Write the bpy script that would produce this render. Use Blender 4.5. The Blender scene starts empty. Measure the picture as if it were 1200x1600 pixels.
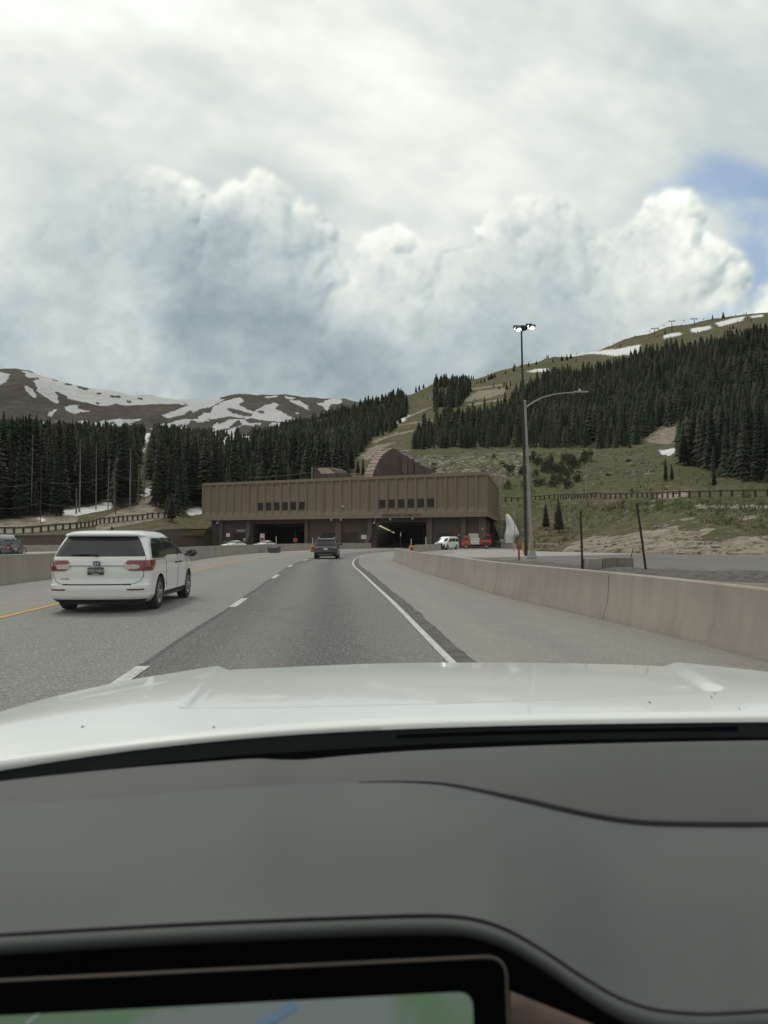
EXPOSURE = 0.0; SUN_E = 1.5; CLOUD_E = 1.24
import bpy, bmesh, math, random
import numpy as np
from mathutils import Vector, Matrix
R = math.radians
rng = random.Random(7)
nr = np.random.default_rng(11)
sc = bpy.context.scene
COL = sc.collection

# ------------------------------------------------------------------ camera geometry
FPX = 1110.0
CAMZ = 1.5
PITCH = math.atan(44 / FPX)
def ray(x, y):
    cx = (x - 600) / FPX; cy = (800 - y) / FPX
    fy = math.cos(PITCH) - cy * math.sin(PITCH)
    fz = math.sin(PITCH) + cy * math.cos(PITCH)
    return cx / fy, fz / fy
def P(x, y, d):
    a, b = ray(x, y)
    return Vector((a * d, d, CAMZ + b * d))
def G(x, y, z=0.0):
    a, b = ray(x, y)
    d = (z - CAMZ) / b
    return Vector((a * d, d, z))
def zat(y, d):
    return CAMZ + ray(600, y)[1] * d
def pix(X, Y, Z):
    v = (Z - CAMZ)
    c, s = math.cos(PITCH), math.sin(PITCH)
    f = Y * c + v * s; u = -Y * s + v * c
    return 600 + FPX * X / f, 800 - FPX * u / f
def pixn(X, Y, Z):
    v = (Z - CAMZ)
    c, s = math.cos(PITCH), math.sin(PITCH)
    f = Y * c + v * s; u = -Y * s + v * c
    return 600 + FPX * X / f, 800 - FPX * u / f

def lerp(a, b, t): return a + (b - a) * t
def interp(pts, x):
    return float(np.interp(x, [p[0] for p in pts], [p[1] for p in pts]))
def smooth01(t):
    t = np.clip(t, 0, 1); return t * t * (3 - 2 * t)

# ------------------------------------------------------------------ numpy noise
def _hash(ix, iy, seed):
    h = (ix.astype(np.int64) * 374761393 + iy.astype(np.int64) * 668265263 + seed * 1442695) & 0x7fffffff
    h = ((h ^ (h >> 13)) * 1274126177) & 0x7fffffff
    return ((h ^ (h >> 16)) & 0xffff) / 65535.0
def vnoise(x, y, seed=0):
    x = np.asarray(x, float); y = np.asarray(y, float)
    ix = np.floor(x); iy = np.floor(y)
    fx = x - ix; fy = y - iy
    fx = fx * fx * (3 - 2 * fx); fy = fy * fy * (3 - 2 * fy)
    a = _hash(ix, iy, seed); b = _hash(ix + 1, iy, seed)
    c = _hash(ix, iy + 1, seed); d = _hash(ix + 1, iy + 1, seed)
    return (a * (1 - fx) + b * fx) * (1 - fy) + (c * (1 - fx) + d * fx) * fy
def fbm(x, y, octs=4, seed=0):
    s = 0; a = 0.5; t = 0
    for k in range(octs):
        s = s + a * vnoise(np.asarray(x) * 2 ** k, np.asarray(y) * 2 ** k, seed + k * 17); t += a; a *= .5
    return s / t - 0.5
def inpoly(x, y, poly):
    x = np.asarray(x, float); y = np.asarray(y, float)
    r = np.zeros(x.shape, bool); n = len(poly); j = n - 1
    for i in range(n):
        xi, yi = poly[i]; xj, yj = poly[j]
        c = ((yi > y) != (yj > y)) & (x < (xj - xi) * (y - yi) / ((yj - yi) if yj != yi else 1e-9) + xi)
        r ^= c; j = i
    return r

# ------------------------------------------------------------------ objects
def link(o, parent=None):
    COL.objects.link(o)
    if parent is not None: o.parent = parent
    return o
def tag(o, label=None, cat=None, group=None, kind=None):
    if label: o['label'] = label
    if cat: o['category'] = cat
    if group: o['group'] = group
    if kind: o['kind'] = kind
    return o
def thing(name, label, cat, loc=(0, 0, 0), rz=0.0, group=None):
    o = bpy.data.objects.new(name, None); o.empty_display_size = .2
    link(o); o.location = loc; o.rotation_euler = (0, 0, rz)
    return tag(o, label, cat, group)
def copy_tree(o, parent=None):
    c = o.copy(); COL.objects.link(c)
    if parent is not None: c.parent = parent
    for ch in list(o.children): copy_tree(ch, c)
    return c

class MB:
    def __init__(self): self.v = []; self.f = []; self.uv = None
    def quad(self, a, b, c, d):
        n = len(self.v); self.v += [tuple(a), tuple(b), tuple(c), tuple(d)]; self.f.append((n, n + 1, n + 2, n + 3)); return self
    def poly(self, pts):
        n = len(self.v); self.v += [tuple(p) for p in pts]; self.f.append(tuple(range(n, n + len(pts)))); return self
    def box(self, c, s, rz=0.0, taper=1.0):
        n = len(self.v); cs, sn = math.cos(rz), math.sin(rz)
        for dz in (-.5, .5):
            k = 1.0 if dz < 0 else taper
            for dx, dy in ((-.5, -.5), (.5, -.5), (.5, .5), (-.5, .5)):
                x, y = dx * s[0] * k, dy * s[1] * k
                self.v.append((c[0] + x * cs - y * sn, c[1] + x * sn + y * cs, c[2] + dz * s[2]))
        self.f += [(n, n + 3, n + 2, n + 1), (n + 4, n + 5, n + 6, n + 7)] + [(n + i, n + (i + 1) % 4, n + 4 + (i + 1) % 4, n + 4 + i) for i in range(4)]
        return self
    def box2(self, a, b):
        return self.box([(a[i] + b[i]) / 2 for i in range(3)], [abs(b[i] - a[i]) for i in range(3)])
    def tube(self, path, r, seg=8, cap=True):
        path = [Vector(p) for p in path]
        rr = r if isinstance(r, (list, tuple)) else [r] * len(path)
        rings = []
        up0 = None
        for i, p in enumerate(path):
            t = (path[min(i + 1, len(path) - 1)] - path[max(i - 1, 0)])
            t = t.normalized() if t.length > 1e-9 else Vector((0, 0, 1))
            if up0 is None:
                up0 = Vector((0, 0, 1)) if abs(t.z) < .9 else Vector((1, 0, 0))
            a = t.cross(up0)
            if a.length < 1e-4: a = t.cross(Vector((0, 1, 0)))
            a.normalize(); b = a.cross(t).normalized(); up0 = b
            n = len(self.v)
            for k in range(seg):
                q = 2 * math.pi * k / seg
                self.v.append(tuple(p + (a * math.cos(q) + b * math.sin(q)) * rr[i]))
            rings.append(n)
        for n0, n1 in zip(rings, rings[1:]):
            for k in range(seg):
                self.f.append((n0 + k, n0 + (k + 1) % seg, n1 + (k + 1) % seg, n1 + k))
        if cap:
            self.f.append(tuple(rings[0] + k for k in reversed(range(seg))))
            self.f.append(tuple(rings[-1] + k for k in range(seg)))
        return self
    def lathe(self, prof, seg=24, axis='z', c=(0, 0, 0)):
        n = len(self.v); m = len(prof)
        for k in range(seg):
            q = 2 * math.pi * k / seg
            for r, h in prof:
                a, b = r * math.cos(q), r * math.sin(q)
                p = (a, b, h) if axis == 'z' else ((h, a, b) if axis == 'x' else (a, h, b))
                self.v.append((c[0] + p[0], c[1] + p[1], c[2] + p[2]))
        for k in range(seg):
            k2 = (k + 1) % seg
            for i in range(m - 1):
                self.f.append((n + k * m + i, n + k2 * m + i, n + k2 * m + i + 1, n + k * m + i + 1))
        return self
    def grid(self, rows):
        n = len(self.v); w = len(rows[0])
        for r in rows: self.v += [tuple(p) for p in r]
        for j in range(len(rows) - 1):
            for i in range(w - 1):
                a = n + j * w + i
                self.f.append((a, a + 1, a + 1 + w, a + w))
        return self
    def prism(self, pts, z0, z1):
        n = len(self.v); m = len(pts)
        self.v += [(p[0], p[1], z0) for p in pts] + [(p[0], p[1], z1) for p in pts]
        self.f.append(tuple(n + i for i in reversed(range(m)))); self.f.append(tuple(n + m + i for i in range(m)))
        for i in range(m):
            j = (i + 1) % m; self.f.append((n + i, n + j, n + m + j, n + m + i))
        return self
    def build(self, name, mat=None, parent=None, smooth=False, angle=35, bevel=0, recalc=True):
        me = bpy.data.meshes.new(name)
        me.from_pydata(self.v, [], self.f); me.update()
        if recalc or bevel:
            bm = bmesh.new(); bm.from_mesh(me)
            bmesh.ops.remove_doubles(bm, verts=bm.verts, dist=1e-5)
            if bevel:
                es = [e for e in bm.edges if len(e.link_faces) == 2 and e.calc_face_angle(0) > .5]
                bmesh.ops.bevel(bm, geom=es, offset=bevel, segments=2, affect='EDGES', profile=.5, clamp_overlap=True)
            bmesh.ops.recalc_face_normals(bm, faces=bm.faces)
            bm.to_mesh(me); bm.free()
        if smooth or bevel:
            me.shade_smooth() if hasattr(me, 'shade_smooth') else None
            me.set_sharp_from_angle(angle=R(angle))
        if mat: 
            for m in (mat if isinstance(mat, (list, tuple)) else [mat]): me.materials.append(m)
        o = bpy.data.objects.new(name, me)
        return link(o, parent)

def np_mesh(name, V, Fq, mat, parent=None, smooth=True, cols=None, uv=None):
    """V (n,3) numpy, Fq (m,k) numpy of k-gons"""
    me = bpy.data.meshes.new(name)
    k = Fq.shape[1]
    me.vertices.add(len(V)); me.vertices.foreach_set('co', np.ascontiguousarray(V, np.float32).ravel())
    me.loops.add(Fq.size); me.loops.foreach_set('vertex_index', np.ascontiguousarray(Fq, np.int32).ravel())
    me.polygons.add(len(Fq)); me.polygons.foreach_set('loop_start', np.arange(0, Fq.size, k, dtype=np.int32))
    if cols is not None:
        ca = me.color_attributes.new('mask', 'FLOAT_COLOR', 'POINT')
        ca.data.foreach_set('color', np.ascontiguousarray(cols, np.float32).ravel())
    if uv is not None:
        ul = me.uv_layers.new(name='UVMap')
        ul.data.foreach_set('uv', np.ascontiguousarray(uv[Fq.ravel()], np.float32).ravel())
    me.update(calc_edges=True); me.validate()
    if smooth: me.shade_smooth()
    if mat: me.materials.append(mat)
    o = bpy.data.objects.new(name, me)
    return link(o, parent)

def text_mesh(body, size, extrude=.01, align='CENTER'):
    cu = bpy.data.curves.new('lettering', 'FONT'); cu.body = body; cu.size = size; cu.extrude = extrude
    cu.align_x = align; cu.align_y = 'CENTER'
    ob = bpy.data.objects.new('lettering', cu); COL.objects.link(ob)
    dg = bpy.context.evaluated_depsgraph_get(); dg.update()
    me = bpy.data.meshes.new_from_object(ob.evaluated_get(dg))
    bpy.data.objects.remove(ob); bpy.data.curves.remove(cu)
    return me

# ------------------------------------------------------------------ materials
class S:
    """a socket with arithmetic"""
    def __init__(s, nt, sock): s.nt = nt; s.k = sock
    def _m(s, op, o, rev=False, clamp=False):
        n = s.nt.nodes.new('ShaderNodeMath'); n.operation = op; n.use_clamp = clamp
        a, b = (o, s) if rev else (s, o)
        for i, q in enumerate((a, b)):
            if isinstance(q, S): s.nt.links.new(q.k, n.inputs[i])
            elif q is not None: n.inputs[i].default_value = q
        return S(s.nt, n.outputs[0])
    def __add__(s, o): return s._m('ADD', o)
    __radd__ = __add__
    def __sub__(s, o): return s._m('SUBTRACT', o)
    def __rsub__(s, o): return s._m('SUBTRACT', o, True)
    def __mul__(s, o): return s._m('MULTIPLY', o)
    __rmul__ = __mul__
    def __truediv__(s, o): return s._m('DIVIDE', o)
    def max(s, o): return s._m('MAXIMUM', o)
    def min(s, o): return s._m('MINIMUM', o)
    def pow(s, o): return s._m('POWER', o)
    def abs(s): return s._m('ABSOLUTE', None)
    def clamp(s): return s._m('ADD', 0.0, clamp=True)
    def ss(s, a, b, lo=0.0, hi=1.0):
        n = s.nt.nodes.new('ShaderNodeMapRange'); n.interpolation_type = 'SMOOTHSTEP'; n.clamp = True
        s.nt.links.new(s.k, n.inputs['Value'])
        n.inputs['From Min'].default_value = a; n.inputs['From Max'].default_value = b
        n.inputs['To Min'].default_value = lo; n.inputs['To Max'].default_value = hi
        return S(s.nt, n.outputs['Result'])
def nnoise(nt, vec, scale, detail=4, rough=.55, dist=0.0, typ='FBM', dim='3D'):
    n = nt.nodes.new('ShaderNodeTexNoise'); n.noise_dimensions = dim
    if vec is not None: nt.links.new(vec, n.inputs['Vector'])
    n.inputs['Scale'].default_value = scale; n.inputs['Detail'].default_value = detail
    n.inputs['Roughness'].default_value = rough; n.inputs['Distortion'].default_value = dist
    return S(nt, n.outputs['Fac'])
def nvor(nt, vec, scale, feature='F1', out='Distance'):
    n = nt.nodes.new('ShaderNodeTexVoronoi'); n.feature = feature
    if vec is not None: nt.links.new(vec, n.inputs['Vector'])
    n.inputs['Scale'].default_value = scale
    return S(nt, n.outputs[out])
def nmix(nt, fac, a, b, mode='MIX'):
    n = nt.nodes.new('ShaderNodeMix'); n.data_type = 'RGBA'; n.blend_type = mode; n.clamp_factor = True
    if isinstance(fac, S): nt.links.new(fac.k, n.inputs[0])
    else: n.inputs[0].default_value = fac
    for q, i in ((a, 6), (b, 7)):
        if isinstance(q, (tuple, list)): n.inputs[i].default_value = (q[0], q[1], q[2], 1)
        else: nt.links.new(q, n.inputs[i])
    return n.outputs[2]
def nmap(nt, src, scale=(1, 1, 1), rot=(0, 0, 0), loc=(0, 0, 0)):
    n = nt.nodes.new('ShaderNodeMapping'); nt.links.new(src, n.inputs['Vector'])
    n.inputs['Scale'].default_value = scale; n.inputs['Rotation'].default_value = rot; n.inputs['Location'].default_value = loc
    return n.outputs[0]
def nbump(nt, h, strength=.3, dist=.02):
    n = nt.nodes.new('ShaderNodeBump'); n.inputs['Strength'].default_value = strength; n.inputs['Distance'].default_value = dist
    nt.links.new(h.k, n.inputs['Height']); return n.outputs[0]

def newmat(name):
    m = bpy.data.materials.new(name); m.use_nodes = True
    nt = m.node_tree; b = nt.nodes['Principled BSDF']
    return m, nt, b
def pm(name, col, rough=.6, var=.25, scale=3.0, metal=0.0, coat=0.0, bump=0.0, bscale=30.0, spec=.5, coords='Object', stretch=(1, 1, 1), col2=None):
    m, nt, b = newmat(name)
    tc = nt.nodes.new('ShaderNodeTexCoord')
    v = nmap(nt, tc.outputs[coords], stretch)
    n = nnoise(nt, v, scale, 5, .6).ss(.3, .7)
    c2 = col2 if col2 else tuple(c * (1 - var) for c in col)
    c1 = tuple(min(1, c * (1 + var * .4)) for c in col) if not col2 else col
    nt.links.new(nmix(nt, n, c2, c1), b.inputs['Base Color'])
    b.inputs['Roughness'].default_value = rough; b.inputs['Metallic'].default_value = metal
    b.inputs['Coat Weight'].default_value = coat; b.inputs['Coat Roughness'].default_value = .05
    b.inputs['Specular IOR Level'].default_value = spec
    if bump:
        nt.links.new(nbump(nt, nnoise(nt, tc.outputs[coords], bscale, 3), bump, .02), b.inputs['Normal'])
    return m
def emat(name, col, strength):
    m, nt, b = newmat(name)
    b.inputs['Base Color'].default_value = (*[min(.8, c) for c in col], 1)
    b.inputs['Emission Color'].default_value = (*col, 1); b.inputs['Emission Strength'].default_value = strength
    return m

M = {}
M['white_paint'] = pm('white car paint', (.79, .80, .77), .35, .04, 2, coat=1.0)
M['hood_paint'] = pm('white hood paint', (.715, .75, .715), .36, .05, 1.5, coat=.7)
M['black_paint'] = pm('black car paint', (.014, .015, .016), .35, .2, 2, coat=.45)
M['window_dark'] = pm('dark window glass', (.010, .011, .012), .25, .3, 2, spec=.3)
M['scuttle'] = pm('matt black scuttle', (.0035, .004, .005), .95, .3, 10, spec=.05)
M['dark_paint'] = pm('dark grey car paint', (.035, .038, .042), .3, .2, 2, coat=1.0)
M['silver_paint'] = pm('silver paint', (.42, .43, .44), .35, .1, 2, coat=.6, metal=.3)
M['glass'] = pm('dark tinted glass', (.018, .021, .022), .08, .3, 2, spec=.8)
M['black_plastic'] = pm('black plastic', (.012, .012, .013), .6, .3, 10, bump=.1, bscale=200)
M['rubber'] = pm('tyre rubber', (.018, .018, .018), .85, .3, 10)
M['alloy'] = pm('alloy wheel', (.38, .38, .38), .35, .2, 5, metal=.7)
M['chrome'] = pm('chrome', (.6, .6, .6), .12, .1, 5, metal=1.0)
M['red_lamp'] = pm('red lamp lens', (.24, .008, .013), .15, .35, 14, coat=1)
M['dark_red_lamp'] = pm('dark red lamp lens', (.16, .012, .014), .2, .3, 14, coat=1)
M['clear_lamp'] = pm('clear lamp lens', (.55, .48, .46), .15, .4, 20, coat=1)
M['plate'] = pm('dark number plate', (.045, .06, .08), .4, .2, 8)
M['plate_white'] = pm('plate lettering white', (.6, .62, .62), .5, .1, 8)
M['galv'] = pm('galvanised steel', (.30, .29, .275), .55, .2, 1.5, metal=.1)
M['dark_steel'] = pm('dark steel', (.035, .033, .032), .6, .3, 2, metal=.3)
M['post_dark'] = pm('dark weathered post', (.022, .02, .018), .8, .4, 4)
M['wood_post'] = pm('weathered timber post', (.060, .045, .032), .85, .35, 4, stretch=(4, 4, .6))
M['rail_timber'] = pm('weathered timber rail', (.075, .058, .040), .85, .35, 3)
M['rail_white'] = pm('pale rail board', (.78, .72, .64), .8, .2, 3)
M['orange'] = pm('orange red paint', (.50, .090, .035), .5, .2, 3, coat=.3)
M['red'] = pm('red paint', (.36, .035, .03), .5, .25, 3, coat=.3)
M['yellow'] = pm('yellow paint', (.55, .34, .02), .6, .25, 3)
M['sign_white'] = pm('white sign face', (.60, .60, .58), .5, .1, 3)
M['sign_grey'] = pm('grey sign face', (.32, .31, .31), .5, .15, 3)
M['snag'] = pm('dead grey trunk', (.20, .19, .165), .9, .35, 2, stretch=(3, 3, .4))
M['bark'] = pm('spruce bark', (.055, .045, .036), .9, .35, 3, stretch=(3, 3, .5))
M['cable'] = pm('cable', (.11, .11, .11), .6, .1, 3)
M['rock'] = pm('grey rock', (.24, .22, .19), .9, .35, 1.2, bump=.4, bscale=6)
M['rubble'] = pm('dark gravel', (.10, .093, .085), .95, .5, 5, bump=.8, bscale=9)
M['tarp'] = pm('white tarpaulin', (.80, .80, .77), .7, .10, .6, bump=.3, bscale=2.5)
M['void'] = pm('dark interior', (.006, .006, .007), .9, .2, 3)
M['asphalt_patch'] = pm('dark sealed asphalt edge', (.098, .094, .088), .9, .45, 3.5, bump=.3, bscale=60)

def mat_needles(name, c1, c2, c3):
    m, nt, b = newmat(name)
    tc = nt.nodes.new('ShaderNodeTexCoord'); oi = nt.nodes.new('ShaderNodeObjectInfo')
    n = nnoise(nt, tc.outputs['Object'], .9, 4, .6).ss(.35, .65)
    n2 = nnoise(nt, tc.outputs['Object'], .035, 3, .6).ss(.35, .65)
    c = nmix(nt, n, c1, c2)
    rnd = S(nt, oi.outputs['Random'])
    c = nmix(nt, (n2 * .35 + rnd * .45).clamp(), c, c3)
    nt.links.new(c, b.inputs['Base Color']); b.inputs['Roughness'].default_value = .8
    b.inputs['Specular IOR Level'].default_value = .15
    return m
M['joint'] = pm('dark joint', (.085, .078, .068), .9, .3, 6)
def mat_spruce():
    m, nt, b = newmat('spruce needles')
    tc = nt.nodes.new('ShaderNodeTexCoord'); oi = nt.nodes.new('ShaderNodeObjectInfo')
    at = nt.nodes.new('ShaderNodeVertexColor'); at.layer_name = 'mask'; sp = nt.nodes.new('ShaderNodeSeparateColor'); nt.links.new(at.outputs[0], sp.inputs[0])
    rnd = (S(nt, oi.outputs['Random']) * .999 + S(nt, sp.outputs[0]))          # one tint per tree
    fr = rnd._m('FRACT', None)
    n = nnoise(nt, tc.outputs['Object'], .9, 4, .6).ss(.35, .65)
    c = nmix(nt, n, (.018, .024, .015), (.036, .045, .027))
    c = nmix(nt, fr.ss(.35, .75) * .7, c, (.056, .064, .036))
    c = nmix(nt, fr.ss(.80, .97) * .7, c, (.078, .070, .052))
    nt.links.new(c, b.inputs['Base Color']); b.inputs['Roughness'].default_value = .85; b.inputs['Specular IOR Level'].default_value = .12
    return m
M['needles'] = mat_spruce()
M['shrub'] = mat_needles('shrub leaves', (.045, .055, .028), (.075, .085, .042), (.06, .07, .045))

def mat_concrete(name, col, streak=.35, dark=(.13, .12, .10), cracks=False):
    m, nt, b = newmat(name)
    tc = nt.nodes.new('ShaderNodeTexCoord'); o = tc.outputs['Object']
    n1 = nnoise(nt, o, .6, 6, .65).ss(.3, .7)
    n2 = nnoise(nt, nmap(nt, o, (3.0, 3.0, .22)), 1.2, 5, .65).ss(.42, .75)
    n3 = nnoise(nt, o, 22, 4, .7).ss(.3, .75)
    c = nmix(nt, n1, tuple(q * .86 for q in col), tuple(q * 1.08 for q in col))
    c = nmix(nt, n2 * streak, c, dark)
    c = nmix(nt, n3 * .25, c, tuple(q * .75 for q in col))
    nt.links.new(c, b.inputs['Base Color']); b.inputs['Roughness'].default_value = .9
    b.inputs['Specular IOR Level'].default_value = .25
    nt.links.new(nbump(nt, nnoise(nt, o, 40, 4), .25, .01), b.inputs['Normal'])
    return m
M['barrier'] = mat_concrete('barrier concrete', (.34, .308, .265), .42, (.19, .167, .138))
M['barrier_left'] = mat_concrete('median barrier concrete', (.315, .282, .243), .4, (.17, .15, .12))
M['block'] = mat_concrete('old concrete block', (.23, .20, .165), .7, (.09, .075, .06))
M['facade'] = None
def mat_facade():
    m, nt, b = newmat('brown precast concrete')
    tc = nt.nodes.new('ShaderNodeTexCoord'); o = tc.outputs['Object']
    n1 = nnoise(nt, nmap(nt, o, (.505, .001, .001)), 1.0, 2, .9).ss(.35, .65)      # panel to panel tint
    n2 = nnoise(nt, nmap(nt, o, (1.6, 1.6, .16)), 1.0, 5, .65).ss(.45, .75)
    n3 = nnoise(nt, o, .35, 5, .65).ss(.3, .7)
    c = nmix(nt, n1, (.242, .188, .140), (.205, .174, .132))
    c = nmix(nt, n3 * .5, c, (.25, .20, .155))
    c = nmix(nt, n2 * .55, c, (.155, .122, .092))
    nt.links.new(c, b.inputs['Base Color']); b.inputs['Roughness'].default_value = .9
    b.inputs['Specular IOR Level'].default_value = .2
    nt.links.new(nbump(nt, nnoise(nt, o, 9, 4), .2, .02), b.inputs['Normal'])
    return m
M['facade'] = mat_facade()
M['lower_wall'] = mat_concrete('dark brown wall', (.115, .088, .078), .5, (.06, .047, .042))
M['pilaster'] = mat_concrete('brown pilaster', (.165, .130, .115), .4, (.06, .05, .045))
M['door_dark'] = pm('brown shutter door', (.040, .028, .025), .7, .2, 1, stretch=(.2, .2, 6))
M['tunnel_wall'] = mat_concrete('tunnel lining', (.52, .51, .49), .5, (.12, .115, .11))
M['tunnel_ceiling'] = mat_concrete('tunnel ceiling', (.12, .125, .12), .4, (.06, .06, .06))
M['blackish'] = mat_concrete('sooty lining', (.035, .035, .036), .5, (.015, .015, .015))
M['retaining'] = mat_concrete('brown retaining wall', (.125, .098, .082), .4, (.07, .055, .046))
M['vent_red'] = pm('maroon ribbed cladding', (.105, .078, .066), .8, .4, .8, stretch=(1, 1, .3))
M['vent_pink'] = pm('pale red slats', (.62, .48, .43), .7, .3, .8)
M['roof_grey'] = mat_concrete('flat roof', (.16, .15, .14), .2)

def mat_asphalt(name, c_dark, c_light, tracks=False, speck=.5, sc=1.0):
    m, nt, b = newmat(name)
    uvn = nt.nodes.new('ShaderNodeUVMap'); uvn.uv_map = 'UVMap'; uv = uvn.outputs[0]
    tc = nt.nodes.new('ShaderNodeTexCoord'); o = tc.outputs['Object']
    big = nnoise(nt, nmap(nt, uv, (.5, .04, 1)), 1.0, 5, .65).ss(.3, .7)
    mid = nnoise(nt, o, 2.2, 5, .7).ss(.3, .72)
    c = nmix(nt, big * .6 + mid * .4, c_dark, c_light)
    if tracks:
        sep = nt.nodes.new('ShaderNodeSeparateXYZ'); nt.links.new(uv, sep.inputs[0])
        u = S(nt, sep.outputs[0])
        wob = nnoise(nt, nmap(nt, uv, (.01, .05, 1)), 1.0, 2) * .5
        for cx, w, k in tracks:
            d = (u + wob - (cx + .25)).abs()
            c = nmix(nt, d.ss(0.0, w, k, 0.0) * mid.ss(0, 1, .65, 1.0), c, tuple(q * .42 for q in c_dark))
    s1 = nnoise(nt, o, 26 * sc, 3, .85).ss(.52, .66)
    s2 = nnoise(nt, nmap(nt, o, loc=(3, 7, 0)), 30 * sc, 3, .85).ss(.52, .66)
    c = nmix(nt, s1 * speck, c, tuple(min(1, q * 2.3) for q in c_light))
    c = nmix(nt, s2 * speck, c, tuple(q * .35 for q in c_dark))
    # hairline cracks and tar
    cr = nvor(nt, nmap(nt, o, (.16, .10, .16)), 1.0, 'DISTANCE_TO_EDGE') + (nnoise(nt, o, 1.4, 4) - .5) * .05
    c = nmix(nt, cr.ss(.0, .006, .2, 0.0), c, tuple(q * .4 for q in c_dark))
    nt.links.new(c, b.inputs['Base Color']); b.inputs['Roughness'].default_value = .88
    b.inputs['Specular IOR Level'].default_value = .3
    h = nnoise(nt, o, 90 * sc, 2)
    nt.links.new(nbump(nt, h, .5, .006), b.inputs['Normal'])
    return m
M['lane_near'] = mat_asphalt('driven lane asphalt', (.125, .122, .115), (.18, .176, .166), tracks=[(.25, .9, .6), (2.2, .9, .7)], speck=.75)
M['lane_far'] = mat_asphalt('passing lane asphalt', (.165, .162, .152), (.222, .218, .205), tracks=[(1.0, .6, .25), (3.1, .6, .25)], speck=.75)
M['shoulder'] = mat_asphalt('shoulder pavement', (.196, .184, .167), (.26, .245, .222), speck=.35)
M['plaza'] = mat_asphalt('portal plaza pavement', (.265, .25, .225), (.33, .315, .285), speck=.12)
M['frontage'] = mat_asphalt('frontage road asphalt', (.115, .11, .105), (.16, .152, .142), speck=.3)
M['pale_strip'] = mat_asphalt('pale concrete strip', (.30, .275, .24), (.38, .35, .31), speck=.15)

def mat_paint(name, col, worn):
    m, nt, b = newmat(name)
    tc = nt.nodes.new('ShaderNodeTexCoord'); o = tc.outputs['Object']
    n = nnoise(nt, o, 11, 5, .8).ss(.44, .64); n2 = nnoise(nt, o, 1.5, 3).ss(.4, .7)
    c = nmix(nt, (n * .6 + n2 * .25) * 1.0, col, worn)
    nt.links.new(c, b.inputs['Base Color']); b.inputs['Roughness'].default_value = .8
    return m
M['paint_white'] = mat_paint('worn white road paint', (.56, .55, .52), (.22, .215, .205))
M['paint_yellow'] = mat_paint('worn yellow road paint', (.52, .30, .055), (.32, .23, .10))

def mat_ground():
    m, nt, b = newmat('mountain slope ground')
    at = nt.nodes.new('ShaderNodeVertexColor'); at.layer_name = 'mask'
    sp = nt.nodes.new('ShaderNodeSeparateColor'); nt.links.new(at.outputs[0], sp.inputs[0])
    snow, dirt, green = (S(nt, sp.outputs[i]) for i in range(3))
    tc = nt.nodes.new('ShaderNodeTexCoord'); o = tc.outputs['Object']
    n1 = nnoise(nt, o, .06, 6, .7).ss(.3, .7); n2 = nnoise(nt, o, .5, 6, .75).ss(.3, .7); n3 = nnoise(nt, o, 2.5, 5, .75).ss(.35, .7)
    tan = nmix(nt, n2, (.105, .09, .054), (.18, .15, .092))
    gre = nmix(nt, n2, (.062, .080, .030), (.118, .126, .054))
    g = nmix(nt, (green + (n1 - .5) * .7 + (n2 - .5) * .3).clamp(), tan, gre)
    g = nmix(nt, n3 * .45, g, (.045, .045, .022))
    d = nmix(nt, n2, (.215, .182, .142), (.41, .36, .295))
    d = nmix(nt, n3 * .45, d, (.125, .105, .08))
    g = nmix(nt, (dirt + (n2 - .5) * 1.1 + (n3 - .5) * .6).ss(.32, .68), g, d)
    sn = nmix(nt, n2, (.72, .72, .70), (.82, .82, .81))
    g = nmix(nt, (snow + (n2 - .5) * .8 + (n3 - .5) * .5).ss(.42, .58), g, sn)
    nt.links.new(g, b.inputs['Base Color']); b.inputs['Roughness'].default_value = .95
    b.inputs['Specular IOR Level'].default_value = .1
    nt.links.new(nbump(nt, n3 + n2 * 2.0, .5, .35), b.inputs['Normal'])
    return m
M['ground'] = mat_ground()
def mat_mountain():
    m, nt, b = newmat('alpine rock and snow')
    at = nt.nodes.new('ShaderNodeVertexColor'); at.layer_name = 'mask'
    sp = nt.nodes.new('ShaderNodeSeparateColor'); nt.links.new(at.outputs[0], sp.inputs[0])
    snow = S(nt, sp.outputs[0])
    tc = nt.nodes.new('ShaderNodeTexCoord'); o = tc.outputs['Object']
    n1 = nnoise(nt, o, .006, 6, .7).ss(.3, .7); n2 = nnoise(nt, o, .03, 6, .75).ss(.3, .7)
    g = nmix(nt, n1, (.135, .12, .102), (.19, .168, .14)); g = nmix(nt, n2 * .65, g, (.085, .078, .068))
    sn = nmix(nt, n1, (.70, .71, .71), (.80, .80, .79))
    n3 = nnoise(nt, o, .09, 5, .7); g = nmix(nt, (snow + (n2 - .5) * .8 + (n3 - .5) * .5).ss(.44, .56), g, sn)
    nt.links.new(g, b.inputs['Base Color']); b.inputs['Roughness'].default_value = .95
    b.inputs['Specular IOR Level'].default_value = .1
    nt.links.new(nbump(nt, n2 * 1.5 + n1 * 2.0 + n3 * .5, .9, 9), b.inputs['Normal'])
    return m
M['mountain'] = mat_mountain()
M['dirt_flat'] = pm('packed dirt', (.155, .135, .110), .95, .35, .5, bump=.4, bscale=8)
M['valley'] = pm('valley floor', (.10, .09, .055), .95, .35, .05, bump=.3, bscale=2)
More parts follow.
